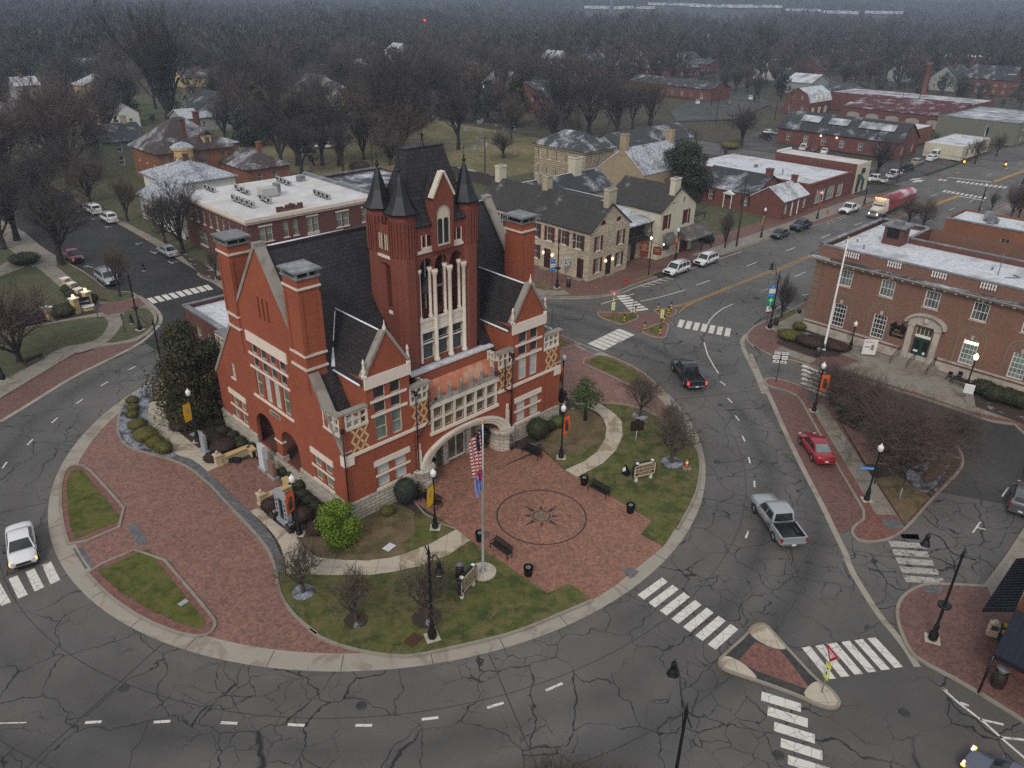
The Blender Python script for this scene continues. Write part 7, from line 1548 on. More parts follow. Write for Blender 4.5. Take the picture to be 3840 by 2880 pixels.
def barrel(label,k,x,y,z=.14,h=1.0,r=.32,col=None):
 p=P(k,x,y);t=thing('barrel_bin',label,'barrel',(p.x,p.y,z),0,'wooden barrel bins')
 m=MB();m.lathe([(r*.8,0),(r,h*.35),(r,h*.6),(r*.8,h)],(0,0,0),14);m.build('barrel',plain('dark stained barrel',(.03,.018,.014),.5),t);m=MB()
 for q in(.12,.5,.85):m.lathe([(r*(1.02 if q==.5 else .92),h*q),(r*(1.02 if q==.5 else .92),h*q+.04)],(0,0,0),14)
 m.build('hoop',IRON,t);m=MB();m.lathe([(r*.5,0),(r*.55,.2),(r*.8,.25),(r*.8,.3),(.05,.38)],(0,0,h),12);m.build('lid',LEADC,t)
barrel('barrel bin on the corner before the old stone tavern',20,777,1325);barrel('barrel bin beside the lamp at the gallery corner',22,198,965);barrel('barrel bin under the storefront awning post',35,720,1560,h=1.1,r=.42);barrel('barrel at the foot of the white flagpole',22,488,1180,h=.7);barrel('black barrel behind the lawn sign left of the flagpole',6,1268,585,h=1.1,r=.33)
def planter(label,k,x,y,r=.28,h=.55,plant=True,z=.1):
 p=P(k,x,y);t=thing('potted_conifer',label,'planter',(p.x,p.y,z),0,'planters');m=MB();m.lathe([(r*.75,0),(r,h),(r*.9,h)],(0,0,0),12);m.build('pot',IRON,t)
 if plant:
  m=MB();rr=random.Random(int(x));
  for i in range(380):
   z_=rr.random();a=rr.uniform(0,2*PI);q=r*1.1*(1-z_)**.8*rr.uniform(.6,1);c=Vector((math.cos(a)*q,math.sin(a)*q,h+z_*.95));d=Vector((rr.uniform(-1,1),rr.uniform(-1,1),rr.uniform(-.3,1)))*.08;e=Vector((rr.uniform(-1,1),rr.uniform(-1,1),rr.uniform(-1,1)))*.06;m.face([c-d,c+e,c+d])
  m.build('conifer',L_YB if 'olive' in label else L_GRN,t)
planter('potted olive brown conifer right of the arch',3,1640,780);planter('potted olive brown conifer left of the arch below the lamp',3,950,1140,r=.32)
planter('black planter box on the gallery verge',22,360,880,plant=False,z=.14);planter('black planter box on the pavement by the left street',26,1520,835,plant=False,z=.14)
for lb,k,x,y in(('black urn standing inside the left foot of the arch',3,1045,985),('black urn standing inside the right foot of the arch',3,1443,765)):
 p=P(k,x,y);t=thing('urn',lb,'urn',(p.x,p.y,.1),0,'urns at the entrance');MB().lathe([(.22,0),(.24,.1),(.1,.25),(.12,.5),(.34,.95),(.3,1.1),(.38,1.25),(.42,1.7)],(0,0,0),12).build('vessel',BLACK,t);MB().lathe([(.34,0),(.05,.12)],(0,0,1.66),10).build('soil',MULCH,t)
def lawn_sign(label,k,a,b,lines,z=.15):
 A,B_=P(k,*a),P(k,*b);c=(A+B_)/2;yw=math.atan2(B_.y-A.y,B_.x-A.x);t=thing('lawn_sign',label,'sign',(c.x,c.y,z),yw,'beige direction signs on the lawns')
 for s_ in(-1,1):
  m=MB();m.box(s_*.72-.1,s_*.72+.1,-.09,.09,0,.45);m.box(s_*.72-.1,s_*.72+.1,-.11,.11,1.7,1.78);m.build('post',WHITE,t)
  m=MB();m.box(s_*.72-.1,s_*.72+.1,-.12,.12,1.72,1.82);m.build('post_cap',WHITE,t)
 m=MB();hw=1.1
 pts=[(-hw,.55),(-hw+.1,.42),(hw-.1,.42),(hw,.55),(hw,1.5),(hw-.12,1.62),(.75,1.62),(.6,1.78),(-.6,1.78),(-.75,1.62),(-hw+.12,1.62),(-hw,1.5)]
 FF=Face((0,0,0),(1,0,0),(0,1,0));n=len(m.v)
 for d in(-.12,.12):m.v+=[tuple(FF.p(x,zz,d))for x,zz in pts]
 m.f.append(tuple(range(n+23,n+11,-1))[::-1]);m.sm.append(False);m.f.append(tuple(range(n,n+12))[::-1]);m.sm.append(False)
 for i in range(12):j=(i+1)%12;m.f.append((n+i,n+j,n+12+j,n+12+i));m.sm.append(False)
 m.build('panel',plain('sign body navy',(.012,.016,.03)),t)
 m=MB();FF.poly(m,[(x*.93,.45+(zz-.42)*.95+.02)for x,zz in pts],.125);fc=m.build('face',SBEIGE,t)
 for i,ln in enumerate(lines):
  zz=1.42-i*.34
  m=MB();FF.box(m,-.92,.92,zz-.13,zz+.13,.125,.135);bd=m.build('name_board',BROWNS,fc)
  txt(ln,'lettering',bd,(0,-.145,zz),(PI/2,0,0),.2,SBEIGE)
 return t
lawn_sign('beige three line direction sign on the right lawn beside the traffic cone',23,(800,1345),(895,1322),('WELCOME CENTER','CIVIL WAR MUSEUM','MUSEUM ROW'))
lawn_sign('beige three line direction sign on the front lawn below the flagpole',6,(1275,695),(1348,610),('WELCOME CENTER','CIVIL WAR MUSEUM','MUSEUM ROW'))
for lb,k,x,y in(('dark spotlight case behind the right lawn sign',23,745,1300),):
 p=P(k,x,y);t=thing('floodlight',lb,'floodlight',(p.x,p.y,.15),YAW);m=MB();m.face([(-.3,-.3,0),(.3,-.3,0),(.0,.2,.95)]);m.face([(.3,-.3,0),(.3,.35,0),(0,.2,.95)]);m.face([(.3,.35,0),(-.3,.35,0),(0,.2,.95)]);m.face([(-.3,.35,0),(-.3,-.3,0),(0,.2,.95)]);m.build('housing',BLACK,t);m=MB();m.face([(-.32,.2,.3),(-.3,-.1,.55),(-.1,.1,.75),(-.14,.35,.5)]);m.build('lens',SIGNW,t)
def cone(label,k,x,y,z=.15):
 p=P(k,x,y);t=thing('traffic_cone',label,'traffic cone',(p.x,p.y,z),0);m=MB();m.box(-.2,.2,-.2,.2,0,.05);m.build('base',BLACK,t);m=MB();m.lathe([(.16,.05),(.11,.3),(.075,.5),(.035,.72)],(0,0,0),12);m.build('cone',plain('cone orange',(.8,.1,.02),.5),t);m=MB();m.lathe([(.118,.3),(.083,.5)],(0,0,0),12);m.build('collar',SIGNW,t)
cone('orange traffic cone on the right lawn beside the mulched tree',23,1118,1250)
p=P(23,1120,1262);tag(MB().box(-.35,.35,-.3,.3,0,.03).build('drain_cover',WALK2,None,(p.x,p.y,.15)),'concrete drain cover under the traffic cone','drain cover')
for lb,k,x,y,w,d,mt in(('rusty framed drain grate on the front lawn near the kerb',6,1000,932,.5,.38,BROWNS),('pale flat memorial stone in the brown bed by the walkway',6,860,397,.42,.3,WMARB),('flat stone marker in the lower strip lawn',5,828,922,.3,.2,GRAN),('round drain cover in the left of the front bed',4,560,545,.5,.3,GRAN)):
 p=P(k,x,y);tag(MB().box(-w,w,-d,d,0,.03).build('ground_marker' if 'stone' in lb else 'drain_grate',mt,None,(p.x,p.y,.152),YAW+.2),lb,'marker' if 'stone' in lb else 'drain')
p=P(23,800,1115);t=thing('historical_marker','dark brown scalloped historical marker on the right lawn','marker',(p.x,p.y,.15),R(8));m=MB();m.tube([(0,0,0),(0,0,1.5)],.05,8);m.build('post',GRAN,t);m=MB();FF=Face((0,0,0),(1,0,0),(0,1,0))
for d in(-.04,.04):FF.poly(m,[(-.62,1.45),(.62,1.45),(.62,2.35),(.5,2.45),(.25,2.42),(.15,2.65),(-.15,2.65),(-.25,2.42),(-.5,2.45),(-.62,2.35)],d)
m.build('plate',plain('marker bronze',(.03,.018,.013),.5),t)
p=P(24,1533,845);t=thing('historical_marker','brown historical marker in the grassy tip of the median','marker',(p.x,p.y,.15),R(60));m=MB();m.tube([(0,0,0),(0,0,1.5)],.05,8);m.build('post',GRAN,t);m=MB()
for d in(-.04,.04):FF.poly(m,[(-.55,1.45),(.55,1.45),(.55,2.3),(.2,2.4),(0,2.6),(-.2,2.4),(-.55,2.3)],d)
m.build('plate',plain('marker bronze',(.03,.018,.013)),t)
def sign_post(name,label,k,x,y,yw,z=.14):p=P(k,x,y);return thing(name,label,'sign',(p.x,p.y,z),yw)
SF=Face((0,0,0),(1,0,0),(0,1,0))
def shield(par,cx,cz,w,num,n=.05):
 m=MB();SF.box(m,cx-w/2,cx+w/2,cz-.3,cz+.3,n-.01,n);bk=m.build('shield_back',BLACK,par)
 s_=w/2*.93;pts=[(-.45,.92),(-.9,.75),(-1,.35),(-.85,.1),(-.98,-.3),(-.85,-.68),(-.3,-.82),(0,-.98),(.3,-.82),(.85,-.68),(.98,-.3),(.85,.1),(1,.35),(.9,.75),(.45,.92),(0,.78)]
 m=MB();SF.poly(m,[(cx+a*s_,cz+b*.28)for a,b in pts][::-1],n+.006);sh=m.build('shield',SIGNW,bk);txt(num,'numerals',sh,(cx,-n-.012,cz),(PI/2,0,0),.34,BLACK)
def plate(par,a0,a1,z0,z1,mat_,nm='plate',n=.05):m=MB();SF.box(m,a0,a1,z0,z1,n-.012,n);return m.build(nm,mat_,par)
def arrow(par,cx,cz,L_,ang,mat_=BLACK,n=.062):
 c,s_=math.cos(ang),math.sin(ang);m=MB()
 def q(a,b):return(cx+a*c-b*s_,cz+a*s_+b*c)
 SF.poly(m,[q(-L_,-.03),q(L_*.3,-.03),q(L_*.3,.03),q(-L_,.03)],n);SF.poly(m,[q(L_*.2,-.1),q(L_,0),q(L_*.2,.1)],n);m.build('arrow',mat_,par)
t=sign_post('route_sign','paired route signs reading SOUTH 31E and WEST 62 on the brick median tip',22,200,1362,R(-10));m=MB();m.tube([(0,0,0),(0,0,3.6)],.035,6);m.build('post',IRON,t)
w1=plate(t,-.72,-.04,3.28,3.58,SIGNW);txt('SOUTH','lettering',w1,(-.38,-.07,3.43),(PI/2,0,0),.2,plain('sign green text',(.02,.12,.1)));w2=plate(t,.04,.7,3.28,3.58,SIGNW);txt('WEST','lettering',w2,(.37,-.07,3.43),(PI/2,0,0),.2,BLACK)
shield(t,-.45,2.95,.86,'31E');shield(t,.4,2.95,.72,'62');w1=plate(t,-.72,-.1,2.3,2.6,SIGNW);arrow(w1,-.42,2.45,.19,R(35));w2=plate(t,.05,.67,2.3,2.6,SIGNW);arrow(w2,.35,2.45,.19,R(35))
t=sign_post('route_sign','paired route signs reading 62 and 150 before the stone tavern',20,748,1250,R(28));m=MB();m.tube([(0,0,0),(0,0,3.0)],.03,6);m.build('post',IRON,t)
w1=plate(t,-.75,-.02,2.75,2.98,SIGNW);txt('EAST','lettering',w1,(-.38,-.07,2.86),(PI/2,0,0),.18,BLACK);w2=plate(t,.02,.75,2.75,2.98,SIGNW);txt('EAST','lettering',w2,(.38,-.07,2.86),(PI/2,0,0),.18,BLACK);shield(t,-.38,2.42,.72,'62');shield(t,.38,2.42,.74,'150');w1=plate(t,-.7,-.05,1.8,2.1,SIGNW);arrow(w1,-.37,1.95,.19,PI);w2=plate(t,.05,.7,1.8,2.1,SIGNW);arrow(w2,.37,1.95,.19,PI)
t=sign_post('blue_guide_sign','tall blue and white guide sign beside the tavern lamp',20,640,1325,R(25));m=MB();m.tube([(0,0,0),(0,0,2.2)],.03,6);m.build('post',IRON,t)
w1=plate(t,-.35,.35,2.2,4.1,BLUE,'board');plate(w1,-.35,.35,2.85,3.35,SIGNW,'white_band',.06);txt('TO','lettering',w1,(0,-.07,3.8),(PI/2,0,0),.3,SIGNW);txt('HOSPITAL\nSCHOOLS','lettering',w1,(0,-.075,3.1),(PI/2,0,0),.13,plain('sign grey text',(.3,.3,.34)));txt('PARKWAY','lettering',w1,(0,-.07,2.5),(PI/2,0,0),.14,SIGNW)
t=sign_post('guide_sign_stack','stack of blue, green airport and white guide signs beside the gallery lamp',22,134,960,R(5));m=MB();m.tube([(0,0,0),(0,0,1.9)],.03,6);m.build('post',IRON,t)
w1=plate(t,-.4,.4,3.7,5.2,BLUE,'blue_board');plate(w1,-.4,.4,4.15,4.75,SIGNW,'white_band',.06);txt('TO','lettering',w1,(0,-.07,4.97),(PI/2,0,0),.28,SIGNW);txt('PARKWAY','lettering',w1,(0,-.07,3.92),(PI/2,0,0),.14,SIGNW)
w2=plate(t,-.4,.4,2.5,3.68,GREENS,'airport_board');m=MB();SF.poly(m,[(-.04,2.98),(.04,2.98),(.05,3.2),(.3,3.15),(.3,3.2),(.05,3.4),(.03,3.55),(-.03,3.55),(-.05,3.4),(-.3,3.2),(-.3,3.15),(-.05,3.2)],.06);SF.poly(m,[(-.12,2.95),(.12,2.95),(0,3.05)],.06);m.build('aeroplane_symbol',SIGNW,w2);arrow(w2,0,2.72,.13,PI/2,SIGNW)
w3=plate(t,-.38,.38,1.75,2.47,SIGNW,'museum_board');plate(w3,-.1,.08,2.1,2.35,BROWNS,'symbol',.06);plate(w3,-.38,.38,1.6,1.74,BROWNS,'arrow_board',.05)
def ysign(t,z0,cx=0):
 w=plate(t,cx-.22,cx+.22,z0,z0+1.15,YGRN,'yellow_board');v=plate(w,cx-.16,cx+.16,z0+.2,z0+.95,SIGNW,'white_face',.058);m=MB();SF.poly(m,[(cx-.1,z0+.85),(cx,z0+.68),(cx+.1,z0+.85)],.064);m.build('yield_symbol',REDP,v)
 m=MB();SF.poly(m,[(cx-.05,z0+.3),(cx+.05,z0+.3),(cx+.04,z0+.5),(cx-.04,z0+.5)],.064);SF.poly(m,[(cx-.03,z0+.52),(cx+.03,z0+.52),(cx+.03,z0+.58),(cx-.03,z0+.58)],.064);m.build('walker_symbol',BLACK,v)
def ytri(t,z0,s_=.62):
 m=MB();SF.poly(m,[(-s_,z0+1.0),(0,z0),(s_,z0+1.0)][::-1],.05);w=m.build('sign_plate',SIGNW,t);m=MB();SF.poly(m,[(-s_*.93,z0+.96),(0,z0+.06),(s_*.93,z0+.96)][::-1],.056);r_=m.build('red_border',REDP,w);m=MB();SF.poly(m,[(-s_*.5,z0+.8),(0,z0+.33),(s_*.5,z0+.8)][::-1],.062);q=m.build('white_centre',SIGNW,r_);txt('YIELD','lettering',q,(0,-.07,z0+.68),(PI/2,0,0),.17,REDP)
 m=MB();SF.poly(m,[(-s_,z0+1.0),(0,z0),(s_,z0+1.0)],.04);m.build('back_plate',LEADC,t)
t=sign_post('yield_sign','red and white yield sign over a yellow walker sign on the upper splitter',34,127,895,R(4));m=MB();m.tube([(0,0,0),(0,0,3.0)],.035,6);m.build('post',CHROME,t);ytri(t,2.55);ysign(t,.95)
t=sign_post('crossing_sign','fluorescent yellow walker sign on the lower splitter among bollards',34,1573,1075,R(4));m=MB();m.tube([(0,0,0),(0,0,1.7)],.035,6);m.build('post',IRON,t);ysign(t,.7)
t=sign_post('yield_sign','edge on yield sign over a yellow sign on the front splitter island',25,1120,865,YAW-R(120));m=MB();m.tube([(0,0,0),(0,0,3.1)],.035,6);m.build('post',CHROME,t);ytri(t,2.4);ysign(t,1.15)
for lb,k,x,y,h,w in(('back of a grey sign beyond the right courthouse corner',23,280,375,2.4,.5),('back of a narrow grey sign at the yield island',34,722,805,2.6,.3),('grey sign seen from behind by the park path',26,868,1200,2.4,.4),('small white plate on a post beside the park wall sign',26,680,1100,1.6,.7)):
 t=sign_post('sign_back',lb,k,x,y,YAW+.5);m=MB();m.tube([(0,0,0),(0,0,h)],.035,6);m.build('post',IRON,t);m=MB();m.box(-w/2,w/2,-.05,-.03,h-.75,h);m.build('plate',LEADC,t)
t=sign_post('street_name_sign','blue street name blade reading Court Square',24,1362,832,R(-4));m=MB();m.tube([(.0,-.0,0),(0,0,.3)],.02);m.build('clamp',IRON,t);m=MB();m.box(-1.15,-.1,-.02,.02,2.9,3.15);w=m.build('blade',BLUE,t);txt('Court Square','lettering',w,(-.62,-.03,3.02),(PI/2,0,0),.19,SIGNW)
p=P(24,1405,745);t=thing('pole_box','black signal box fixed behind the median lamp','box',(p.x,p.y,.15));m=MB();m.lathe([(.2,0),(.2,.9),(.24,.95),(.2,1.05)],(0,0,2.2),10);m.build('box',BLACK,t);m=MB();m.tube([(0,0,0),(0,0,2.3)],.05);m.build('stand',BLACK,t)
for i,(x,y,lb)in enumerate(((475,1045,'on the left splitter lawn, nearest the lower crosswalk'),(803,805,'at the right end of the left splitter'),(1478,715,'at the left end of the top splitter'),(1860,680,'at the back of the top splitter'),(1785,815,'at the front of the top splitter'),(1075,1280,'at the left point of the lower splitter'),(1650,1080,'behind the yellow sign of the lower splitter'),(1540,1420,'on the lower edge of the lower splitter'))):
 p=P(34,x,y);t=thing('bollard','black and yellow bollard '+lb,'bollard',(p.x,p.y,.14),0,'striped bollards');m=MB();m.lathe([(.09,0),(.09,1.0)],(0,0,0),10);m.build('tube',BLACK,t);m=MB()
 for z_ in(.18,.55):m.lathe([(.095,z_),(.095,z_+.2)],(0,0,0),10)
 m.build('band',plain('bollard yellow',(.75,.42,.01),.5),t);m=MB();m.lathe([(.1,.95),(.14,1.0),(.14,1.08),(.05,1.12)],(0,0,0),10);m.build('cap',BLACK,t)
def hydrant(label,k,x,y):p=P(k,x,y);t=thing('fire_hydrant',label,'hydrant',(p.x,p.y,.14));m=MB();m.lathe([(.16,0),(.16,.06),(.1,.1),(.1,.5),(.15,.54),(.12,.66),(.03,.78)],(0,0,0),10);m.build('barrel',REDP,t);m=MB();m.tube([(-.2,0,.42),(.2,0,.42)],.05,8);m.tube([(0,-.2,.38),(0,0,.38)],.06,8);m.build('nozzle',REDP,t)
hydrant('red hydrant on the brick pavement before the tavern',20,1252,1295);hydrant('red hydrant on the verge by the white crew cab pickup',21,993,835);hydrant('red hydrant at the far junction corner',33,255,205)
p=P(20,1440,1228);t=thing('hanging_sign_post','tall black post with two maroon tavern signs and lit lanterns','sign',(p.x,p.y,.14),R(-20));m=MB();m.tube([(0,0,0),(0,0,6.6)],.07,8);m.tube([(-1.5,0,5.4),(0,0,5.0),(1.8,0,4.6)],.035,5);m.build('post',BLACK,t)
def board(cx,z0,w,h,lines,sz):
 m=MB();SF.poly(m,[(cx-w/2,z0+.1),(cx-w/2+.1,z0),(cx+w/2-.1,z0),(cx+w/2,z0+.1),(cx+w/2,z0+h-.2),(cx+w/4,z0+h),(cx-w/4,z0+h),(cx-w/2,z0+h-.2)],.05);SF.box(m,cx-w/2+.02,cx+w/2-.02,z0+.1,z0+h-.2,-.05,.045);bd=m.build('sign_board',MARS,t)
 for i,ln in enumerate(lines):txt(ln,'lettering',bd,(cx,-.06,z0+h-.45-i*sz*1.45),(PI/2,0,0),sz,SBEIGE)
board(-.95,2.7,1.3,2.3,('TAVERN','BED & BREAKFAST','GIFT SHOP','DINING','BOURBON BAR'),.15);board(.95,3.2,1.25,1.25,('TALBOTT','TAVERN'),.2)
m=MB();blob(m,(-.1,-.15,5.6),(.14,.14,.2),8,5);blob(m,(1.75,-.1,4.85),(.1,.1,.14),8,5);build_each(m,'lantern',LAMPON,t)
def slabstone(name,label,k,x,y,w,d,h,mat_,yw,base=True,cat='memorial'):
 p=P(k,x,y);t=thing(name,label,cat,(p.x,p.y,.16),yw);m=MB();m.box(-w/2-.15,w/2+.15,-d/2-.12,d/2+.12,0,.18);m.build('plinth',GRAN if mat_ is not OBRICK else TRIM,t);m=MB();m.box(-w/2,w/2,-d/2,d/2,.18,h);m.prism([(-w/2,-d/2),(w/2,-d/2),(w/2,d/2),(-w/2,d/2)],h,h+.05);m.build('slab',mat_,t);return t
slabstone('memorial_slab','tall white marble memorial slab before the side porch',4,1168,868,.9,.35,2.35,WMARB,YAW+PI/2);slabstone('memorial_slab','brown stone memorial slab behind the white marble one',4,1245,935,.9,.3,1.5,plain('brown stone',(.22,.13,.09),.7),YAW+PI/2);slabstone('memorial_slab','grey granite slab in front of the brown shrubs below the evergreen',4,640,705,.85,.25,1.7,GRAN,YAW+PI/2)
p=P(4,1350,1330);t=thing('name_memorial','grey granite memorial with black name panel and round emblems','memorial',(p.x,p.y,.16),YAW+PI/2);m=MB();m.box(-1.0,1.0,-.35,.35,0,.25);m.build('plinth',GRAN,t);m=MB();m.box(-.85,-.35,-.18,.18,.25,2.3);m.box(.35,.85,-.18,.18,.25,2.3);m.box(-.95,.95,-.25,.25,2.3,2.55);m.build('granite_frame',GRAN,t);m=MB();m.box(-.35,.35,-.1,.1,.25,2.3);m.build('name_panel',BLACK,t);m=MB()
for s_ in(-.6,.6):
 for z_ in(.6,1.0,1.4,1.8):
  for sd in(-1,1):b0=len(m.v);m.v+=[(s_+.12*math.cos(a*PI/4),sd*.19,z_+.12*math.sin(a*PI/4))for a in range(8)];m.f.append(tuple(range(b0,b0+8)));m.sm.append(False)
m.build('emblem',BLACK,t)
for lb,x,y in(('black granite urn box left of the name memorial',1265,1295),('black granite urn box right of the name memorial',1405,1415)):
 p=P(4,x,y);t=thing('granite_urn',lb,'urn',(p.x,p.y,.16),YAW+PI/2);m=MB();m.box(-.3,.3,-.3,.3,0,.6);m.build('block',plain('black granite',(.012,.012,.015),.15,spec=.6),t);m=MB();m.lathe([(.17,0),(.17,.03)],(0,0,.6),12);m.build('vase_rim',CHROME,t)
WALLST=plain('yellow limestone',(.46,.38,.25),.85,amt=.15)
for lb,pts,pil in(('low limestone seat wall on the upper side of the memorial plaza',[(4,765,830),(4,1040,720),(4,1085,760)],(4,770,830)),('low limestone seat wall on the lower side of the memorial plaza',[(4,1150,1180),(4,1425,1060),(4,1350,1000)],(4,1160,1190))):
 q=[P(*a)for a in pts];o=q[0];t=thing('seat_wall',lb,'wall',(o.x,o.y,.15));m=MB()
 for a,b_ in zip(q,q[1:]):ribbon(m,[a-o,b_-o],.2,.2,0,.62)
 m.build('wall',WALLST,t);m=MB()
 for a,b_ in zip(q,q[1:]):ribbon(m,[a-o,b_-o],.27,.27,.62,.74)
 m.build('cap_stone',TAN,t);m=MB();m.lathe([(.42,0),(.42,.2),(.36,.22),(.36,.95),(.46,.98),(.46,1.1),(.3,1.2)],(0,0,0),4,False,PI/4+YAW);blob(m,(0,0,1.32),(.14,.14,.14),8,6);m.build('pillar',WALLST,t)
p=P(4,890,800);t=thing('flat_tablet','flat black granite tablet against the upper seat wall','tablet',(p.x,p.y,.16),YAW-.9);m=MB();m.box(-.65,.65,-.2,.2,0,.4);m.build('tablet',plain('black granite',(.012,.012,.015)),t)
def pillar(label,k,x,y,h=1.6,lit=False):
 p=P(k,x,y);t=thing('stucco_pillar',label,'pillar',(p.x,p.y,.14),YAW+.35,'yellow park pillars');MB().box(-.36,.36,-.36,.36,0,h).build('shaft',TAN,t);MB().box(-.48,.48,-.48,.48,h,h+.12).build('cap_stone',WHITE,t)
 if lit:m=MB();m.lathe([(.05,0),(.05,.15)],(0,0,h+.12),6);blob(m,(0,0,h+.38),(.15,.15,.16),8,6);m.build('lantern',glow('amber lantern',(1,.5,.12),9),t)
pillar('lit yellow pillar left of the black park sign',26,535,1065,1.9,True);pillar('lit yellow pillar right of the black park sign',26,618,1018,1.9,True);pillar('unlit yellow pillar at the left end of the park hedge',26,348,1108,1.5);pillar('unlit yellow pillar farthest up the park hedge',26,470,900,1.5);pillar('second unlit yellow pillar from the top of the hedge',26,512,935,1.5);pillar('third unlit yellow pillar from the top of the hedge',26,562,975,1.5)
p=P(26,592,1045);t=thing('park_sign','black park name sign with white script on a yellow stucco plinth','sign',(p.x,p.y,.14),R(25));m=MB();m.prism([(-.9,-.3),(.2,-.55),(1.0,-.3),(1.0,.3),(-.9,.3)],0,.5);m.build('plinth',TAN,t);m=MB();m.prism([(-1.0,-.38),(.2,-.65),(1.1,-.38),(1.1,.38),(-1.0,.38)],.5,.58);m.build('plinth_cap',WHITE,t);bd=MB().box(-.75,.75,-.04,.04,.75,1.75).build('board',BLACK,t);txt('Nazareth','lettering',bd,(0,-.06,1.2),(PI/2,0,R(0)),.36,SIGNW)
p=P(22,835,1175);t=thing('event_poster_board','white standing event poster before the gallery','poster',(p.x,p.y,.14),R(-8));m=MB();m.box(-.75,.75,-.04,.04,.15,2.0);bd=m.build('board',SIGNW,t);m=MB();SF.box(m,.1,.45,.7,1.4,.04,.05);SF.box(m,-.55,.0,1.0,1.15,.04,.05);m.build('printed_figure',plain('poster print',(.3,.22,.16)),bd);txt('Art Show','lettering',bd,(-.1,-.06,1.7),(PI/2,0,0),.26,REDP);m=MB();m.bar((-.6,.3,0),(-.6,0,1.2),.04);m.bar((.6,.3,0),(.6,0,1.2),.04);m.build('easel_leg',IRON,t)
p=P(22,1460,1385);t=thing('patio_table','black patio table before the gallery window','table',(p.x,p.y,.14),-YAW);m=MB();m.box(-.8,.8,-.4,.4,.7,.75);m.build('tabletop',IRON,t)
for x in(-.7,.7):
 for y in(-.3,.3):m=MB();m.bar((x,y,0),(x,y,.7),.05);m.build('leg',IRON,t)
for lb,x,y in(('black patio chair left of the patio table',1390,1345),('black patio chair right of the patio table',1458,1345)):
 p=P(22,x,y);t=thing('patio_chair',lb,'chair',(p.x,p.y,.14),-YAW,'patio chairs');MB().box(-.22,.22,-.22,.22,.43,.46).build('seat',IRON,t);m=MB();m.box(-.22,.22,.2,.23,.5,.95);m.build('backrest',IRON,t)
 for x_ in(-.2,.2):
  for y_ in(-.2,.2):m=MB();m.bar((x_,y_,0),(x_,y_,.44),.03);m.build('leg',IRON,t)
p=P(22,1505,1500);t=thing('notice_box','white notice box on a post before the gallery hedge','sign',(p.x,p.y,.14),R(-30));m=MB();m.tube([(0,0,0),(0,0,1.1)],.05);m.build('post',GRAN,t);MB().box(-.45,.45,-.15,.15,1.1,2.0).build('box',SIGNW,t)
for lb,x,y,cm in(('beige newspaper box leftmost beside the awning',640,770,SBEIGE),('blue newspaper box with yellow panel under the awning edge',800,830,plain('blue box',(.02,.035,.1)))):
 p=P(35,x,y);t=thing('newspaper_box',lb,'newspaper box',(p.x,p.y,.14),R(-22),'newspaper boxes');MB().box(-.28,.28,-.22,.22,.0,1.0).build('cabinet',cm,t);MB().box(-.2,.2,-.235,-.22,.55,.9).build('window',YBAN if 'blue' in lb else GLASSM,t);MB().box(-.12,.12,-.1,.1,1.0,1.2).build('coin_head',WHITE if 'beige' in lb else YBAN,t)
def upole(label,k,x,y,h=10,arms=1,trans=False):
 p=P(k,x,y);t=thing('utility_pole',label,'utility pole',(p.x,p.y,0),YAW,'timber utility poles');MB().lathe([(.17,0),(.1,h)],(0,0,0),8).build('pole',BARKD,t)
 for i in range(arms):MB().box(-1.2,1.2,-.06,.06,h-.5-i*.9,h-.38-i*.9).build('crossarm',BARKD,t)
 if trans:MB().lathe([(.25,0),(.25,.8),(.1,.9)],(.35,0,h-2.4),10).build('transformer',plain('transformer grey',(.35,.37,.38)),t)
for a in(('pole standing on the verge between the tavern and the cottages',21,430,1035,11.5,0),('pole with crossarms before the stone jail',20,782,400,8.5,2),('leaning pole with transformer at the cemetery edge',20,85,435,9.5,1,True),('dark pole at the far junction corner',21,1425,635,12,0),('pole with transformer before the maroon garage',21,1532,250,10,1,True),('pole left of the maroon garage',21,1430,245,9,0),('pole beside the gambrel brick house',21,750,265,11,1),('pole in the park lawn behind the white roofed block',27,1960,340,8,0),('pole beside the orange brick cottage',27,1135,390,8,1),('pole at the left of the upper lot',21,305,265,10,0),('pole in the distant lot',21,275,160,9,1),('pole left of the gambrel house lawn',21,668,245,10,0)):upole(*a)
wm_=MB()
def wire(a,b,sag=.6):
 a,b=Vector(a),Vector(b);wm_.tube([a.lerp(b,i/8)-Vector((0,0,sag*4*(i/8)*(1-i/8)))for i in range(9)],.02,3)
pA,pB,pC=P(21,430,1035),P(20,782,400),P(20,85,435);pD=P(27,1960,340);pE=P(27,1135,390)
for o in(-.8,.8):wire((pB.x+o,pB.y,8),(pC.x+o,pC.y,9));wire((pC.x+o,pC.y,9),(pD.x+o,pD.y,7.8));wire((pD.x+o,pD.y,7.8),(pE.x+o,pE.y,7.8))
tag(wm_.build('overhead_wires',BLACK),'thin overhead wires strung between the poles by the cemetery','wires')
t=thing('signal_wire','pair of amber traffic signals hung over the far junction','traffic signal',tuple(T(186,58,0)));m=MB();a_,b_=P(33,555,15,6.2),P(33,1047,45,6.2);t.location=(0,0,0);t.rotation_euler.z=0;m.tube([a_+(a_-b_)*1.2+Vector((0,0,1.6)),a_+Vector((0,0,.6)),b_+Vector((0,0,.6)),b_+(b_-a_)*.9+Vector((0,0,1.6))],.03,4);m.build('span_wire',BLACK,t)
for q in(a_,b_):
 m=MB();m.box(q.x-.22,q.x+.22,q.y-.18,q.y+.18,q.z-.65,q.z+.55);h_=m.build('signal_head',plain('signal yellow',(.12,.05,.01)),t);m=MB();blob(m,(q.x,q.y-.22,q.z-.05),(.2,.12,.2),8,6);m.build('amber_lamp',AMBER,h_)
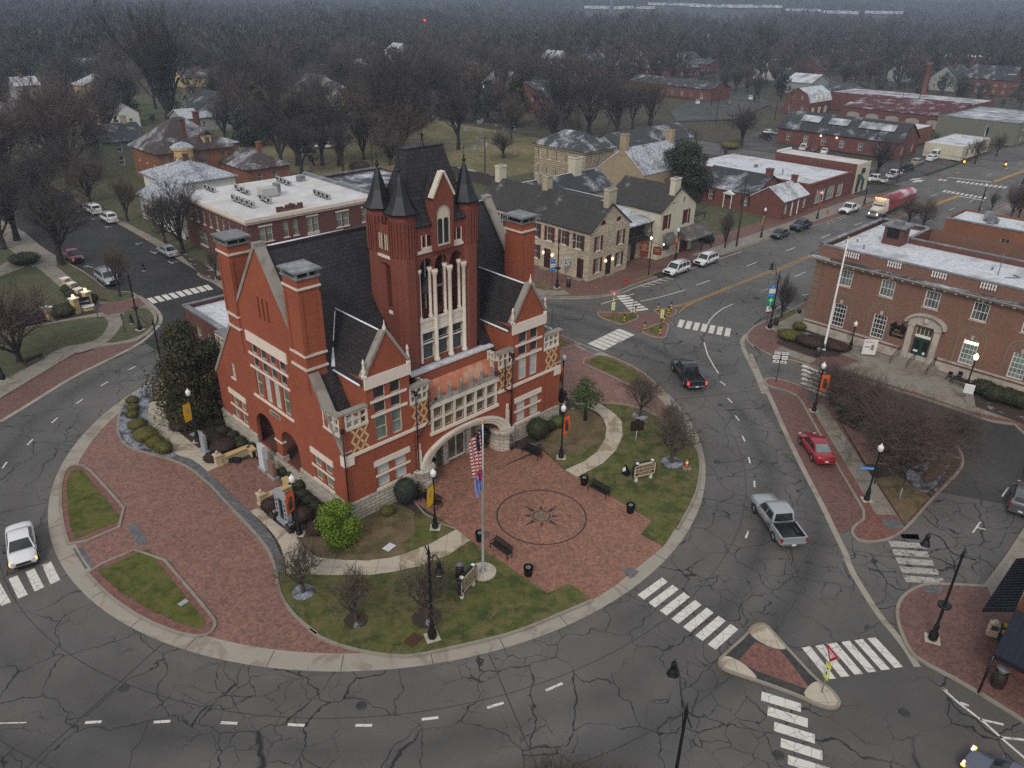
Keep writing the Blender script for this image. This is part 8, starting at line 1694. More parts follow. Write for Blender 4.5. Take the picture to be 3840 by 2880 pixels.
p,q=P(26,1150,490),P(26,1290,560);t=thing('white_fence','low white picket fence beside the commercial block','fence',(p.x,p.y,.14),math.atan2(q.y-p.y,q.x-p.x));L_=(q-p).length
m=MB();m.box(0,L_,-.02,.02,.25,.32);m.box(0,L_,-.02,.02,.75,.82);m.build('rail',WHITE,t);m=MB()
for i in range(int(L_/.22)):m.box(i*.22,i*.22+.12,-.04,-.02,0,1.0)
m.build('pickets',WHITE,t)['kind']='stuff'
t=thing('stone_boundary_wall','dark old stone wall along the cemetery behind the tavern','wall',tuple(T(112,92.5,.14)),YAW+PI/2);MB().box(0,40,-.3,.3,0,2.3).build('wall',plain('dark mossy stone',(.06,.05,.045),.95,amt=.4,sc=2),t);MB().box(-.1,40.1,-.38,.38,2.3,2.45).build('cap_stone',DARKF,t)
t=thing('round_stone_enclosure','ring shaped dark wall in the cemetery','wall',tuple(P(31,985,735,.15)));m=MB()
for i in range(10):a0,a1=i*PI/10,(i+1)*PI/10;ribbon(m,[(9*math.cos(a0),5*math.sin(a0)),(9*math.cos(a1),5*math.sin(a1))],.3,.3,0,1.3)
m.build('wall',BARKD,t)
rg=random.Random(9)
g0=thing('gravestone','small weathered gravestone standing in the cemetery grass','gravestone',tuple(P(31,560,870,.15)),YAW,'gravestones in the cemetery');MB().box(-.35,.35,-.08,.08,0,.9).build('headstone',GRAN,g0);MB().box(-.45,.45,-.18,.18,0,.12).build('base',GRAN,g0)
for i in range(46):q=P(31,rg.uniform(520,1260),rg.uniform(700,900),.15);dup(g0,q,YAW+rg.uniform(-.2,.2),scale=rg.uniform(.6,1.3))
# ---- trees and shrubs
def hgt(k,base,top):
 B_=P(k,*base);a,b,s=SHEET[k];u,v=a+top[0]/s,b+top[1]/s
 d=FW+RT*((u-1920)/FOC)-UP*((v-1440)/FOC);t=math.hypot(B_.x,B_.y)/math.hypot(d.x,d.y);return HC+d.z*t
def grow(mt,mc,p,d,L,r,lv,n,rnd,up,spread,tr,split,twl):
 segs=3 if lv>0 else 2;pts=[p];rad=[r];q=p.copy();e=d.copy()
 for i in range(segs):
  e=(e+Vector((rnd.uniform(-1,1),rnd.uniform(-1,1),rnd.uniform(-.6,1)*1))*.16+Vector((0,0,up*.12))).normalized();q=q+e*(L/segs);pts.append(q.copy());rad.append(max(tr,r*(1-.55*(i+1)/segs)))
 if lv==0:mc.tube(pts,[tr,tr,tr*.4],3,False,False);return
 (mt if lv>=split else mc).tube(pts,rad,6 if lv>=split else 4,False)
 k=n[len(n)-lv]if lv<=len(n)else 4
 for i in range(k):
  f=.35+.65*(i+rnd.random()*.6)/k;j=min(segs-1,int(f*segs));c=pts[j].lerp(pts[j+1],f*segs-j)if j<segs else pts[-1]
  ax=e.cross(Vector((rnd.uniform(-1,1),rnd.uniform(-1,1),rnd.uniform(-1,1)))).normalized();a=rnd.uniform(.55,1.15)*spread
  dd=(e*math.cos(a)+ax*math.sin(a)+Vector((0,0,up*.3))).normalized()
  grow(mt,mc,c,dd,(twl if lv==1 else L*rnd.uniform(.58,.78)),rad[min(j+1,segs)]*.62,lv-1,n,rnd,up,spread,tr,split,twl)
def tree_mesh(seed,H=1.0,lv=4,n=(6,5,5,5),spread=.75,up=.6,r=.03,tr=.0022,trunk=.3,twl=.09,stems=1,split=3,limb=.36,lean=0.0):
 rnd=random.Random(seed);mt,mc=MB(),MB()
 for s_ in range(stems):
  a0=2*PI*s_/stems+rnd.random();b0=Vector((0,0,-.01));d0=Vector((math.cos(a0)*(.55 if stems>1 else lean),math.sin(a0)*(.55 if stems>1 else 0),1)).normalized()
  top=b0+d0*trunk;mid=b0.lerp(top,.5)+Vector((rnd.uniform(-.01,.01),rnd.uniform(-.01,.01),0));rr_=r/(stems**.5)
  mt.tube([b0,mid,top],[rr_*1.35,rr_,rr_*.85],8,False)
  k=n[0]
  for i in range(k):
   a=2*PI*(i+rnd.random()*.5)/k+s_;el=rnd.uniform(.25,1)*spread;z=rnd.uniform(.55,1)
   d=Vector((math.cos(a)*math.sin(el),math.sin(a)*math.sin(el),math.cos(el)))
   if stems>1:d=(d+d0*.6).normalized()
   grow(mt,mc,b0.lerp(top,z),d,limb*rnd.uniform(.8,1.15),rr_*.6,lv-1,n[1:],rnd,up,spread,tr,split-1,twl)
  grow(mt,mc,top,d0,limb*1.15,rr_*.7,lv-1,n[1:],rnd,up,spread,tr,split-1,twl)
 for m in(mt,mc):
  zm=max(p[2]for p in mc.v);s_=H/zm
 for m in(mt,mc):m.v=[(x*s_,y*s_,z*s_)for x,y,z in m.v]
 return mt,mc
PROTO={}
def proto(key,bark,twig,**kw):
 t=thing('bare_tree','prototype','tree',(0,-400,-50));a,b=tree_mesh(key,**kw);a.build('trunk',bark,t);b.build('crown',twig,t);PROTO[key]=t;t.hide_render=False;return t
proto(1,BARK,TWIG,n=(6,5,5,5),lv=4,tr=.0026,r=.026,trunk=.24,spread=1.0,up=.5,twl=.13,limb=.33)
proto(2,BARKD,TWIGD,n=(5,5,5,5,5),lv=5,tr=.0012,r=.032,trunk=.2,spread=.9,up=.45,twl=.055,limb=.34)
proto(3,BARKD,TWIGR,n=(7,6,5,6),lv=4,tr=.0017,r=.024,trunk=.16,spread=.95,up=.5,twl=.12)
proto(4,BARKD,TWIGG,n=(7,6,5,6),lv=4,tr=.0017,r=.026,trunk=.18,spread=.75,up=.75,twl=.12)
proto(5,BARK,TWIGR,n=(6,6,5,6),lv=4,tr=.0014,r=.034,trunk=.12,spread=1.15,up=.25,twl=.15,stems=3,limb=.42)
proto(6,BARKD,TWIGD,n=(6,6,5,5),lv=4,tr=.0019,r=.034,trunk=.24,spread=1.0,up=.35,twl=.12)
proto(7,BARKD,TWIGD,n=(6,4,5,5,5),lv=5,tr=.0011,r=.036,trunk=.14,spread=.68,up=.6,twl=.05,limb=.42)
proto(8,BARKD,TWIG,n=(6,5,5,5),lv=4,tr=.0020,r=.022,trunk=.26,spread=.8,up=.65,twl=.12)
used=set()
def put(key,p,H,label,wx=1.0,group='bare street trees',rot=None,z=.13):
 t=PROTO[key];r_=rot if rot is not None else random.uniform(0,6.28);p=(p[0],p[1],z)
 if key not in used:used.add(key);t.location=p;t.rotation_euler.z=r_;t.scale=(H*wx,H*wx,H);t['label']=label;t['group']=group;return t
 o=dup(t,p,r_,label,(H*wx,H*wx,H));o['group']=group;return o
def tr(key,k,base,top,label,wx=1.0,**kw):return put(key,P(k,*base),hgt(k,base,top),label,wx,**kw)
IS='young bare trees on the island'
def ring_bed(p,r,mt,lb):m=MB();m.prism([(r*math.cos(a*PI/10)*(1+.06*math.sin(a*3.3)),r*math.sin(a*PI/10)*(1+.06*math.cos(a*2.7)))for a in range(20)],0,.05);o=m.build('mulch_ring',mt,None,(p.x,p.y,.15));tag(o,lb,'mulch bed','mulch rings under the young trees')
for k,b_,t_,w_,mt,lb in((0,(656,1283),(648,1160),1.0,SMULCH,'leftmost on the front lawn by the grey paver strip'),(0,(769,1344),(762,1218),.9,LMULCH,'second from the left on the front lawn'),(0,(922,1338),(915,1195),.95,LMULCH,'behind the tall arm lamp on the front lawn'),(23,(828,938),(850,625),1.0,SMULCH,'beside the historical marker on the right lawn'),(23,(1012,1075),(1075,800),.85,SMULCH,'at the kerb edge behind the tallest lawn tree'),(23,(1026,1228),(1070,860),1.1,SMULCH,'beside the orange traffic cone')):
 p=P(k,*b_);tr(1,k,b_,t_,'young bare ornamental tree '+lb,w_,group=IS);ring_bed(p,.95 if 'cone' in lb or 'arm' in lb else .75,mt,('snowy' if mt is SMULCH else 'dark')+' mulch ring under the tree '+lb)
tr(5,24,(1497,695),(1480,190),'wide reddish crabapple tree with thick trunk in the middle of the median',1.0,group='crabapple trees');tr(5,24,(1190,330),(1230,60),'reddish crabapple tree at the upper tip of the median',1.15,group='crabapple trees',rot=1.0);tr(5,24,(1828,530),(1840,300),'small reddish crabapple at the right end of the median',1.1,group='crabapple trees',rot=2.2);tr(5,24,(1340,420),(1320,120),'reddish crabapple between the tip tree and the thick trunked one',1.15,group='crabapple trees',rot=4.2)
for a in((4,22,(235,912),(255,565),'bare vase shaped street tree at the gallery corner',.8),(4,21,(360,1045),(375,745),'bare upright street tree before the tavern lawn',.6),(3,26,(140,1400),(130,745),'rounded reddish bare tree beside the park bench',1.1),(6,26,(430,728),(400,60),'large dark bare tree in the verge behind the maroon crossover',.95),(8,26,(835,950),(800,540),'slender young tree beside the parked silver car',.8),(2,26,(1265,650),(1080,60),'leaning bare tree before the end of the commercial block',.8),(8,26,(1143,580),(1100,180),'thin bare tree left of the leaning one by the commercial block',.9),(3,26,(625,300),(600,-120),'bare tree behind the white minivan',.9),(8,26,(885,430),(850,60),'bare tree by the white house verge',1.0),(8,26,(1500,830),(1490,560),'small bare tree in the pavement near the crosswalk',.7),(7,30,(1090,800),(960,-40),'giant bare elm towering behind the Victorian house',1.0),(2,27,(1310,385),(1200,-260),'bare tree with low sweeping limb behind the orange brick cottage',.9),(6,27,(1690,385),(1640,-200),'thin dark trunked tree in the lawn behind the white roof',.6),(3,30,(470,1100),(420,380),'broad reddish tree beside the grey gabled house',1.0),(3,30,(330,1060),(300,430),'reddish tree right in front of the grey gabled house yard',.9),(6,30,(60,1120),(20,700),'dark bare tree at the left edge below the grey house',1.1),(4,30,(1440,900),(1480,520),'bare tree between the elm and the dark thicket',.9),(2,30,(1900,1060),(1870,420),'forked bare tree above the small brick cottage',.85),(6,30,(2170,1060),(2150,450),'bare tree right of the forked one',.8),(2,27,(1120,300),(1060,-330),'big bare tree in the yard behind the orange brick cottage',.95),(6,27,(1500,300),(1480,-260),'dark bare tree at the edge of the lawn by the lit pickup',.9),(4,27,(1880,250),(1850,-300),'bare tree over the lawn fence behind the white roof',.85),(3,27,(2120,300),(2110,-180),'reddish bare tree beside the turret spires',1.0),(2,30,(1560,700),(1540,250),'bare tree above the dark thicket',.9),(6,30,(1750,760),(1760,330),'bare tree behind the cedar',.9),(4,31,(250,820),(240,300),'tall bare tree left of the reddish cemetery trees',.8),(3,31,(330,860),(350,400),'reddish tree at the left end of the cemetery',1.0),(2,31,(730,660),(730,300),'spreading bare tree past the cemetery lane',.9),(6,31,(560,690),(560,280),'dark bare tree behind the radio mast',.9),(4,31,(400,900),(440,180),'tall bare tree left of the tower spire',.8),(2,31,(480,930),(500,190),'tall branching tree just behind the tower spire',.85),(3,31,(470,945),(450,470),'dense reddish tree low beside the cemetery',1.1),(2,31,(645,700),(640,240),'spreading bare tree above the cemetery lane',.8),(6,31,(820,890),(820,440),'single bare tree standing in the cemetery grass',.75),(4,31,(1068,650),(1060,215),'dense tall bare tree above the cemetery evergreens',.75),(4,31,(1215,640),(1200,220),'dense bare tree right of the tall cemetery tree',.7),(2,31,(1398,780),(1400,330),'bare tree before the brick chapel gable',.7),(2,31,(1592,805),(1580,320),'broad bare tree before the stone jail',.95),(6,31,(1755,830),(1770,400),'bare tree behind the stone jail roof',.9),(4,31,(1850,760),(1880,420),'bare tree right of the jail trees',.8),(8,31,(1950,740),(1960,450),'bare tree farthest right of the jail group',.8),(6,31,(1085,940),(1080,760),'low wide bare tree behind the tavern chimney',1.4),(6,21,(460,412),(480,120),'big bare tree standing in the upper parking lot',1.0),(6,21,(1298,602),(1315,320),'big bare tree at the far junction by the brick hall',.95),(8,21,(1908,520),(1905,330),'bare street tree before the low office',1.0),(8,21,(2040,475),(2045,310),'second bare street tree before the low office',1.0),(4,33,(878,610),(890,330),'bare street tree beyond the corner brick shop',.7),(3,33,(1110,690),(1110,180),'tall reddish bare clump at the right edge',.6),(3,33,(1200,690),(1220,230),'second tall bare clump at the right edge',.6),(3,21,(1500,880),(1500,690),'low bushy tree behind the gallery chimney',1.2),(3,21,(1590,900),(1600,710),'low bushy tree right of the one behind the gallery chimney',1.2),(8,21,(1655,400),(1640,310),'small bare tree beside the low office',1.1),(2,32,(590,425),(620,70),'tall bare tree rising over the snowy far roofs',.75),(6,32,(965,430),(960,190),'round bare tree in the far middle right',.9),(4,32,(1120,425),(1150,150),'tall bare tree right of the round one',.7),(2,32,(1420,430),(1400,260),'wide bare tree before the far snowy store',1.2),(8,32,(500,440),(510,300),'bare tree left of the tall far tree',1.0),(6,32,(545,620),(540,430),'bare tree behind the plain brick building',1.0),(3,32,(690,470),(700,240),'reddish tree behind the tall far tree',1.0),(8,32,(1920,640),(1920,560),'small bare tree above the flat warehouse',1.2),(4,32,(370,420),(380,240),'bare tree among the snowy far roofs',.8)):
 tr(*a[:5],a[5],group='bare trees')
for i,(x,y,tx,ty,lb)in enumerate(((30,620,-40,60,'dark bare tree at the far left above the park'),(120,560,150,-60,'dark bare tree second from the left above the park'),(250,430,230,-160,'dark bare tree third from the left above the park'),(-60,850,-80,300,'dark bare tree cut by the left edge'),(330,300,330,-200,'dark bare tree beside the upper left street'),(480,180,470,-230,'dark bare tree where the left street disappears'))):tr(6 if i%2 else 2,26,(x,y),(tx,ty),lb,.95,group='bare trees')
for k,b_,t_,lb in((0,(1180,1900),(1200,1644),'reddish bare tree whose tips show at the bottom edge'),(0,(1290,1930),(1290,1650),'second reddish tree whose tips show at the bottom edge')):put(3,P(k,*b_),hgt(k,b_,t_),lb,.8,group='trees below the frame')
def leaves(m,c,r,n,sz,rnd,shell=.55,flat=.6,cone=0.0):
 for _ in range(n):
  while True:
   v=Vector((rnd.uniform(-1,1),rnd.uniform(-1,1),rnd.uniform(-1,1)))
   if shell<v.length<=1:break
  k=1-cone*(v.z+1)/2;p=Vector((c[0]+v.x*r[0]*k,c[1]+v.y*r[1]*k,c[2]+v.z*r[2]))
  a=Vector((rnd.uniform(-1,1),rnd.uniform(-1,1),rnd.uniform(-flat,flat))).normalized()*sz*rnd.uniform(.6,1.3);b=v.cross(a).normalized()*sz*.6*rnd.uniform(.6,1.2)
  m.face([p-a,p+b*.9,p+a,p-b*.9])
def foliage_tree(name,label,k,base,H,W,mat_,n=5000,sz=.16,lumps=22,cone=.75,seed=1,cat='tree',z=.14,trunkh=.12,low=.06):
 rnd=random.Random(seed);p=P(k,*base)if not isinstance(base,Vector)else base;t=thing(name,label,cat,(p.x,p.y,z));m=MB();m.tube([(0,0,0),(0,0,H*.8)],[W*.045,.03],7);m.build('trunk',BARKD,t);m=MB()
 for i in range(lumps):
  f=(i+rnd.random())/lumps;zz=H*(low+trunkh+(1-trunkh-low)*f*.93);w=W/2*(1-f)**.8*cone+W/2*(1-cone)*math.sqrt(max(.02,1-(2*f-.9)**2*.8));a=rnd.uniform(0,2*PI);q=w*rnd.uniform(.25,.75)
  s_=max(.25,(W*.24)*(1-.45*f))*rnd.uniform(.75,1.25);leaves(m,(math.cos(a)*q,math.sin(a)*q,zz),(s_,s_,s_*.8),n//lumps,sz,rnd,.35)
 m.build('crown',mat_,t);return t
foliage_tree('dark_evergreen_tree','big dark ragged evergreen beside the left wall of the courthouse',4,(560,400),9.8,9.0,L_CON,20000,.15,50,.5,3,trunkh=.0,low=.02)
foliage_tree('bright_green_tree','rounded bright yellow green arborvitae at the front corner of the courthouse',4,(1872,1490),3.5,4.0,L_LIME,9000,.09,26,.25,5,trunkh=.05)
foliage_tree('small_leafy_tree','small loose green tree on the brown bed right of the courthouse',23,(487,962),4.3,4.4,L_GRN,3600,.10,20,.35,7,trunkh=.32)
foliage_tree('magnolia_tree','dense dark magnolia tree behind the cream gabled wing',21,(88,745),11.5,12.5,L_MAG,13000,.26,50,.3,8,trunkh=.05)
foliage_tree('dark_evergreen_tree','broad dark evergreen left of the giant elm',30,(765,800),14,13,L_SPR,8000,.35,36,.35,9)
foliage_tree('cedar_tree','yellow green cedar poking above the thicket behind the brick cottage',30,(1660,860),14,9,L_CON,5000,.3,20,.5,10);foliage_tree('dark_evergreen_tree','dark grey evergreen thicket right of the Victorian house',30,(1620,930),10,15,L_SPR,7000,.35,30,.2,11)
foliage_tree('spruce_tree','conical spruce on the left of the cemetery pair',31,(995,700),12,9,L_SPR,6000,.28,30,.9,12);foliage_tree('spruce_tree','tall dark spruce on the right of the cemetery pair',31,(1160,750),15,11,L_CON,7000,.3,34,.85,13);foliage_tree('cedar_tree','small dark evergreen left of the cemetery spruces',31,(920,690),8,6,L_SPR,3000,.26,16,.6,14)
foliage_tree('fir_tree','pointed fir on the left skyline',31,(510,250),20,12,L_SPR,2500,.6,24,1.0,15,z=0);foliage_tree('fir_tree','pointed fir on the skyline above the white houses',31,(1678,300),17,10,L_SPR,2500,.5,24,1.0,16,z=0);foliage_tree('fir_tree','pointed fir above the long snowy far roof',32,(345,290),20,11,L_SPR,2500,.5,24,1.0,17,z=0);foliage_tree('cedar_tree','round evergreen beside the gambrel brick house',32,(710,590),8,9,L_SPR,2500,.35,18,.3,18);foliage_tree('cedar_tree','small dark fir left of the jail trees',31,(1465,770),6,4,L_SPR,1600,.3,14,.9,19)
def shrub(label,k,x,y,r,h,mat_,n=500,sz=.07,name='clipped_shrub',group=None,seed=0,z=.14,shell=.85):
 p=P(k,x,y);rnd=random.Random(seed+int(x*7+y));rx,ry=r if hasattr(r,'__len__')else(r,r);m=MB();blob(m,(0,0,h*.5),(rx*.86,ry*.86,h*.5),10,6,.03,rnd);m.sm=[True]*len(m.sm)
 leaves(m,(0,0,h*.52),(rx,ry,h*.54),n,sz,rnd,shell);o=m.build(name,mat_,None,(p.x,p.y,z),YAW);tag(o,label,'shrub',group);return o
ords=('first','second','third','fourth','fifth','sixth','seventh','eighth','ninth')
for i,(x,y,r,h)in enumerate(((600,18,.65,.6),(603,50,.6,.6),(600,82,.6,.6),(625,135,.95,.9),(660,180,1.25,1.0),(705,212,.9,.8),(742,240,.85,.95))):shrub('clipped olive boxwood, %s from the top of the snowy bed'%ords[i],5,x,y,r,h,L_BOX,800,.07,group='boxwoods in the snowy bed')
for i,(x,y,r)in enumerate(((770,470,.6),(800,545,.65),(885,590,.6),(950,640,.65),(965,670,.6))):shrub('dark clipped ball, %s from the evergreen along the side wall'%ords[i],4,x,y,r,.75,L_DBOX,500,.06,group='clipped balls along the side wall')
for i,(x,y,r)in enumerate(((1060,700,.45),(1345,920,.45),(1400,965,.5),(1480,1040,.55),(1505,1125,.6),(1562,1180,.6),(1622,1232,.6),(1675,1290,.6))):shrub('dark clipped ball, %s beyond the seat walls'%ords[i],4,x,y,r,.8,L_DBOX,500,.06,group='clipped balls by the seat walls')
for i,(x,y,r,h,lb)in enumerate(((430,500,1.1,.8,'under the dark evergreen'),(700,640,1.2,.9,'behind the grey granite slab'),(800,690,1.3,.9,'beside the upper seat wall'),(700,790,.7,.7,'at the pillar of the upper seat wall'),(1225,1225,.8,.9,'left behind the name memorial'),(1390,1180,.8,.8,'right behind the name memorial'),(1515,1320,.85,1.1,'beside the orange bannered lamp'),(1640,1430,.9,1.0,'touching the bright green tree'))):shrub('brown dormant barberry '+lb,4,x,y,r,h,L_BRN,900,.07,'barberry_shrub','brown barberries')
shrub('large round dark shrub right of the arch foot',3,1842,700,1.1,2.0,L_DBOX,1500,.08,'round_shrub');shrub('low green shrub left in the row at the right wall',3,1925,640,.7,.9,L_DBOX,600,.07,'round_shrub');shrub('low green shrub right in the row at the right wall',3,1990,610,.8,1.0,L_GRN,600,.07,'round_shrub');shrub('tall grey green shrub beside the left foot of the arch',3,850,1190,.95,2.3,L_SPR,1500,.07,'round_shrub');shrub('low boxwood under the front windows',3,708,1275,.6,.7,L_BOX,500,.06,'round_shrub');shrub('brown shrub behind the right corner of the courthouse',3,2012,400,.7,1.0,L_BRN,500,.07,'barberry_shrub')
for i,(x,y)in enumerate(((1692,722),(1722,695),(1742,668),(1762,642),(1788,615))):shrub('tan clipped shrub on the median, %s from the front'%ords[i],24,x,y,(.95,.6),.65,L_YB,500,.06,'clipped_shrub','tan shrubs on the median')
shrub('low juniper spreading at the gallery corner bed',22,300,1060,(1.4,1.8),1.0,L_BOX,1400,.1,'juniper');shrub('dark brown bushes behind the juniper',22,430,1110,(1.2,2.2),1.2,L_BRN,1500,.09,'barberry_shrub');shrub('bare brown bushes at the foot of the gallery wall',22,600,1130,(1.2,2.0),1.0,L_BRN,1400,.08,'barberry_shrub');shrub('juniper against the gallery corner',22,360,990,(.9,.9),.8,L_BOX,700,.09,'juniper')
for i,(x,y)in enumerate(((1620,1440),(1700,1480),(1790,1500),(1880,1530))):shrub('dark green hedge bush at the right gallery bed, %s from the left'%ords[i],22,x,y,(1.3,1.3),1.5,L_DBOX,1300,.1,'hedge_bush','gallery hedge')
for i,(x,y,r,mt)in enumerate(((440,1080,1.6,L_DBOX),(500,1060,1.2,L_DBOX),(390,1090,1.2,L_DBOX),(220,1130,1.6,L_BRN),(130,1150,1.4,L_BRN),(490,930,1.1,L_DBOX),(530,965,1.3,L_DBOX),(575,1000,1.2,L_DBOX),(640,1000,.9,L_DBOX))):shrub('%s hedge bush by the yellow park pillars, %s in the row'%('brown' if mt is L_BRN else 'dark green',ords[i]),26,x,y,r,1.3,mt,1100,.09,'hedge_bush','park hedge')
for i,(x,y,r,h,k)in enumerate(((180,720,2.2,1.5,26),(1840,350,2.6,2.0,27),(860,700,1.5,1.5,23),(390,425,3,1.6,21),(245,1000,1.4,.8,21))):shrub(('dark hedge by the park drive','round brown thicket in the lawn behind the white roof','low brown shrub','olive hedge bed by the pale garage','low dark shrub at the tavern lawn path')[i],k,x,y,r,h,(L_DBOX,L_BRN,L_BRN,L_BOX,L_BRN)[i],1200,.12,'hedge_bush')if i!=2 else None
m=MB();m.lathe([(.05,0),(.05,1.6)],(0,0,0),6);
# ---- far town
TAGN=['left of the elm','under the left hillside','beyond the cemetery','on the middle skyline','right of the school','past the warehouses','near the works chimney','at the right skyline']
FH=((30,120,640,8,9,5,2.5,GREYW,FROOF3,'grey house with paired chimneys behind the left gable house'),(30,540,640,16,10,5,3,TAN,FROOF3,'mustard walled house with broad grey roof'),(30,700,830,9,9,4.5,3,WHITE,FROOF,'small white gabled house behind the olive one'),(30,1180,850,20,9,4,2,GREYW,FROOF3,'long low grey house at the foot of the elm'),(30,1280,830,15,12,6,4,GREYW,FROOF,'big grey gabled house right of the elm'),(30,1290,205,12,8,4,2,WHITE,FROOF3,'white roofed house high on the left skyline'),(30,1480,200,16,8,4,2,WHITE,FROOF3,'second white roofed house on the left skyline'),(30,1780,300,16,9,4,3,GREYW,FROOF3,'pale roofed house deep in the left woods'),(30,2110,310,20,8,4,2,GREYW,FROOF3,'long pale roofed house in the left woods'),(30,1170,560,20,8,4,2.5,TAN,FROOF2,'tan house glowing through the elm branches'),(30,2000,700,12,12,7,4,WHITE,FROOF,'tall white house behind the forked bare tree'),(30,500,480,10,7,4,3,GREYW,FROOF3,'pale gable deep in the left trees'),(31,140,450,14,10,5,2,FBRICK,FROOF3,'brick house with white roof left of the spire'),(31,450,380,12,10,7,4,WHITE,FROOF3,'tall white house behind the tower spire'),(31,60,280,14,9,4,2,WHITE,FROOF3,'low white house at the left centre'),(31,270,185,14,9,5,3,WHITE,FROOF3,'white gable on the centre left skyline'),(31,720,330,14,10,5,3.5,GREYW,FROOF3,'pale hipped house right of the radio mast'),(31,540,68,20,8,4,2,WHITE,FROOF3,'tiny white roof near the horizon'),(31,150,660,10,9,5,3,TAN,FROOF,'mustard house behind the cemetery trees'),(31,60,660,10,9,6,3,WHITE,FROOF,'white house left of the mustard one'),(31,1075,640,12,10,8,4,WHITE,FROOF3,'tall white house between the cemetery spruces'),(31,905,460,10,9,5,3,WHITE,FROOF3,'white house among the middle trees'),(31,1390,420,14,12,6,4,WHITE,FROOF3,'white gabled house left of the brick school'),(31,1340,680,14,22,5.5,4.5,FBRICK,FROOF,'red brick chapel with steep gable'),(31,1640,470,30,24,6,5,FBRICK,FROOF,'large brick school hall with wide gable'),(31,1400,310,16,10,5,4,WHITE,FROOF3,'white house with two dormers'),(31,1560,290,16,12,5,3,GREYW,FROOF3,'pale roofed house above the school'),(31,1710,340,14,10,5,3.5,FBRICK,FROOF,'small brick gable above the school hall'),(31,1815,370,16,10,6,3,WHITE,FROOF3,'white house with snowy hipped roof right of the school'),(31,1690,290,10,9,5,3,FBRICK,FROOF,'dark brick house by the skyline fir'),(31,2050,400,36,12,4.5,3,FBRICK,FROOF,'long brick school wing with white windows'),(31,2165,460,14,20,4.5,3.5,FBRICK,FROOF,'brick school entrance gable'),(31,1960,450,16,14,4,3,FBRICK,FROOF3,'brick school block with white gable'),(32,280,280,10,9,6,4,TAN,FROOF,'cream gable before the fir'),(32,60,290,10,9,5,3,GREYW,FROOF3,'grey house left of the cream gable'),(32,240,460,22,14,5,2,FBRICK,FROOF,'brick block with hipped roof by the far lot'),(32,640,500,10,10,6,5,WHITE,FROOF,'white twin gabled house under the tall far tree'),(32,720,460,8,9,6,5,WHITE,FROOF,'second white gable under the tall far tree'),(32,880,590,18,12,5,3,GREYW,METR,'silver roofed house behind the gambrel one'),(32,920,480,14,10,6,4,FBRICK,FROOF,'brick house with small chimney in the far middle'),(32,1230,500,14,10,5,4,FBRICK,FROOF,'dark gabled house behind the flat roofs'),(32,1480,510,16,10,5,4,GREYW,FROOF,'grey gabled house above the flat warehouse'),(32,1780,570,22,12,6,5,GREYW,FROOF,'large grey house with snow edged gables'),(32,2000,590,14,12,7,5,FBRICK,FROOF,'dark house with white dormers'),(32,2110,600,14,12,7,5,FBRICK,FROOF,'second dark house with white dormers'),(32,1790,265,16,12,5,3,WHITE,FROOF3,'pale roofed house alone in the right woods'),(32,1020,200,22,10,4,2,TAN,FROOF3,'tan roof far off in the right woods'),(32,1100,640,18,10,5,2,GREYW,FROOF,'grey porch house left of the maroon garage'))
def frect(k,x,y):q=P(k,x,y);return q.dot(TU),q.dot(TV)
HR=[]
for i,(k,x,y,lu,lv,h,rs,wm,rm,lb)in enumerate(FH):
 u,v=frect(k,x,y);b=Bd('far_house',lb,'house',u,v,lu,lv,h,wm,'houses of the far town',z=.05);gu=(i*7)%3==0 or 'gable' in lb and i%2
 b.grid(b.F,.5,lu-.5,max(2,int(lu/3.5)),1.0,((1.0,2.6),)+(((3.8,5.2),)if h>5.4 else()),gl=GLASSM,fr=WHITE,rows=2,bar=.06);b.grid(b.L,.5,lv-.5,max(2,int(lv/4)),1.0,((1.0,2.6),)+(((3.8,5.2),)if h>5.4 else()),gl=GLASSM,fr=WHITE,rows=2,bar=.06)
 b.walls(ftop=[(0,0),(lu,0),(lu,h),(lu/2,h+rs),(0,h)]if not gu else None,ltop=[(0,0),(lv,0),(lv,h),(lv/2,h+rs),(0,h)]if gu else None);b.roof('u' if gu else 'v',rs,rm,.4)
 if i%3==0:b.chim(lu*.4,lv*.4,.9,.9,h+.5,h+rs+1.2,FBRICK)
 if 'dormer' in lb:
  for q in(.2,.62):
   m=MB();m.box(lu*q,lu*q+1.8,.3,3,h+.3,h+2.2);m.build('dormer',WHITE,b.t)
 HR.append((u-2,u+lu+2,v-2,v+lv+2))
for k,x,y,lu,lv,h,lb in((32,100,320,95,24,5,'long low store with bright snowy roof behind the far tall tree'),(32,1500,425,110,30,5,'very long snowy roofed store at the right'),(32,2080,470,26,30,9,'three storey brick block at the right edge'),(31,2130,305,60,20,5,'orange brick block with snowy roof above the school')):
 u,v=frect(k,x,y);b=Bd('far_store',lb,'building',u,v,lu,lv,h,FBRICK2,'large buildings of the far town',z=.05);b.grid(b.F,1,lu-1,int(lu/6),2,((1,2.6),),gl=GLASSM,fr=WHITE,rows=1);b.walls();b.roof('flat',.05,SNOWF);HR.append((u-2,u+lu+2,v-2,v+lv+2))
WHS=plain('far warehouse grey',(.12,.13,.14));
